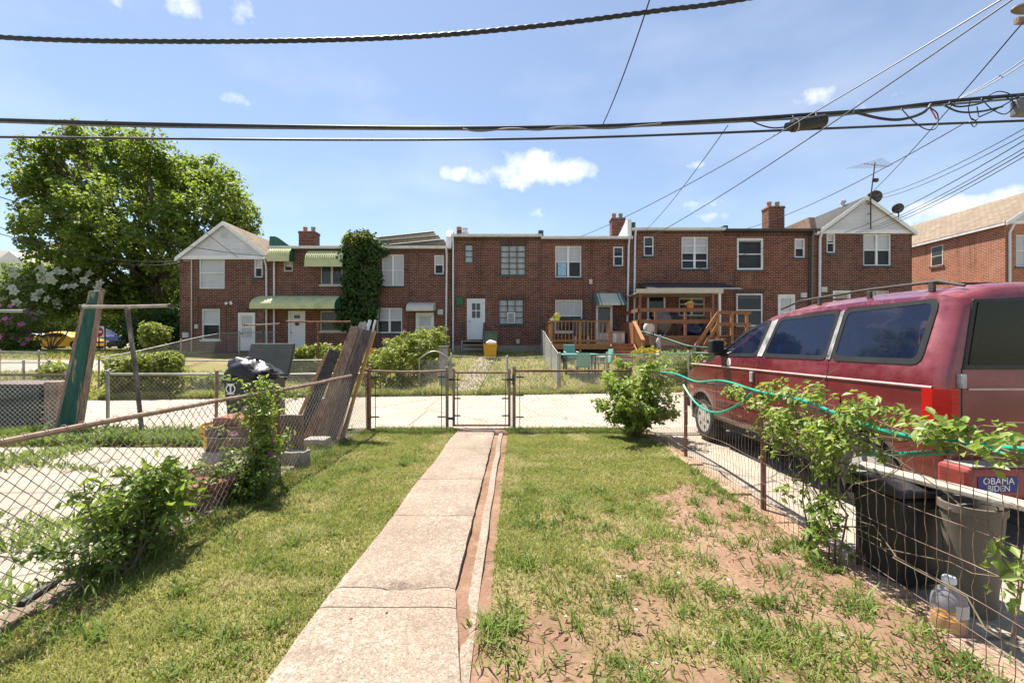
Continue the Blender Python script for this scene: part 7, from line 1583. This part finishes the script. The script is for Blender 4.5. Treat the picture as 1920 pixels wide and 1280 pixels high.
drops = [('service wire dropping from high right to the flat roof by the orange deck', (1890, -8, 6), (1090, 443, 22.2), .012, .25), ('service wire dropping from high right to the porch roof house wall', (1912, -10, 6), (1193, 458, 22.3), .013, .2), ('thin wire falling from the bundle to the porch house gutter', (1365, 235, 10), (1212, 430, 22.2), .010, .15),
         ('loose wire dangling from the sky to the bundle', (1220, -6, 6.6), (1131, 232, 10), .011, .1), ('wire from the upper right corner to the roof antenna gable', (1925, 34, 8), (1638, 358, 22.3), .013, .1), ('upper of two short wires joining the bundle at right', (1930, 104, 9), (1800, 184, 10), .011, .05), ('lower of two short wires joining the bundle at right', (1930, 113, 9), (1798, 186, 10), .011, .05), ('long wire from the junction to the tall brick chimney house', (1812, 229, 10), (1402, 428, 22.3), .012, .25),
         ('topmost of the wires fanning to the dish house', (1930, 236, 9.5), (1640, 368, 22.3), .010, .2), ('second of the wires fanning to the dish house', (1930, 248, 9.5), (1642, 374, 22.3), .010, .2), ('third of the wires fanning to the dish house', (1930, 258, 9.5), (1583, 436, 22.15), .012, .2), ('fourth of the wires fanning to the dish house', (1930, 272, 9.5), (1604, 436, 22.15), .010, .2), ('fifth of the wires fanning to the dish house', (1930, 280, 9.5), (1612, 436, 22.15), .012, .2), ('lowest of the wires fanning to the dish house', (1930, 288, 9.5), (1623, 436, 22.15), .010, .2),
         ('upper wire slanting past the tree to the white gable', (-60, 350, 12), (500, 480, 22.1), .013, .35), ('middle wire slanting past the tree to the gabled house corner', (-60, 420, 12), (344, 488, 22.3), .012, .4), ('lower wire sagging past the tree to the gabled house corner', (-60, 398, 13), (345, 490, 22.3), .012, .7), ('short wire crossing the white gable', (330, 390, 20), (446, 482, 22.3), .012, .05), ('wire stretched along the first floor by the porch roof', (1200, 536, 22.2), (1560, 420, 22.25), .010, .1), ('wire from the antenna mast to the gable eave', (1624, 374, 22.15), (1546, 434, 22.2), .010, .05)]
for lab, p, q, r, sg in drops:
    A, B = W(*p), W(*q); m = MB(); m.tube([A.lerp(B, i / 24) - Vector((0, 0, sg * 4 * (i / 24) * (1 - i / 24))) for i in range(25)], r, 5); one(m, 'cable', 'cable', lab, 'cable', 'overhead cables')
loops = [('big drooping loop under the bundle beside the splice case', [(1600, 210), (1650, 222), (1690, 224), (1730, 212), (1745, 196)], .03), ('thin hanging loop left of the tangled junction', [(1690, 204), (1710, 225), (1735, 242), (1755, 240), (1758, 215), (1742, 200)], .012), ('long slack lead into the tangled junction', [(1770, 198), (1800, 210), (1840, 209), (1880, 200)], .02), ('small upper loop above the tangled junction', [(1850, 182), (1870, 172), (1890, 175), (1898, 184)], .010), ('tight loop hanging in the tangled junction', [(1820, 186), (1816, 205), (1822, 224), (1834, 222), (1832, 200)], .010), ('open coil in the tangled junction', [(1840, 185), (1860, 205), (1885, 214), (1902, 196), (1888, 183)], .012), ('curled end under the tangled junction', [(1818, 228), (1826, 238), (1832, 230), (1822, 222)], .010), ('crossing lead in the tangled junction', [(1835, 220), (1862, 208), (1895, 190), (1912, 178)], .014), ('thick short jumper in the tangled junction', [(1780, 192), (1795, 200), (1830, 196), (1860, 186)], .018)]
for lab, P, r in loops: cable(lab, [(p[0], p[1], 9.9 + .06 * math.sin(i * 2.1)) for i, p in enumerate(P)], r, group='loops at the cable junction')
m = MB(); a = W(1744, 203, 9.9); m.tube([a, W(1752, 216, 9.9), W(1756, 224, 9.9)], .014, 6); one(m, 'cable', 'sign_red', 'short red marker lead on the hanging loop', 'cable')
t = thing('junction_box', W(1914, 217, 9.9), 'grey terminal box hung at the tangled cable junction', 'junction box'); a, b = W(1902, 217, 9.9), W(1932, 189, 9.9); m = MB(); m.box((a.x, 9.8, a.z), (b.x, 10.0, b.z)); m.build('case', M['cable_grey'], t, bevel=.02); m = MB(); m.tube([(a.x + .15, 9.9, b.z), (a.x + .15, 9.97, b.z + .12)], .015, 6); m.build('hanger', M['dark_metal'], t)
# the pole beyond the frame carries lamp and cables
px_ = fx(1995, 10); t = thing('utility_pole', (px_, 10.1, 0), 'wooden utility pole carrying the cables and a street lamp', 'utility pole'); m = MB(); m.tube([(px_, 10.15, -.3), (px_, 10.15, 9.2)], [.17, .12], 14); m.build('pole', M['wood_old'], t, True)
m = MB(); m.box((px_ - 1.0, 10.0, 8.6), (px_ + 1.0, 10.1, 8.72)); m.build('crossarm', M['wood_old'], t)
c = W(1922, 18, 8.6); m = MB(); m.tube(spline([(px_, 10.1, 7.2), (px_ - .6, 9.8, 7.9), c + Vector((.35, .1, .06))], 8), .03, 8); la = m.build('lamp_arm', M['galvanised'], t, True)
m = MB(); V = []; n, k = 14, 10
for j in range(k + 1):
    ph = math.pi * j / k
    for i in range(n): th = 2 * math.pi * i / n; V.append((c.x + .05 - .30 * math.cos(ph), c.y + .13 * math.sin(ph) * math.cos(th), c.z + (.12 if math.sin(th) > 0 else .05) * math.sin(ph) * math.sin(th)))
m.add(V, [(j * n + i, j * n + (i + 1) % n, (j + 1) * n + (i + 1) % n, (j + 1) * n + i) for j in range(k) for i in range(n)]); m.build('lamp_head', M['bin_grey'], la, True)
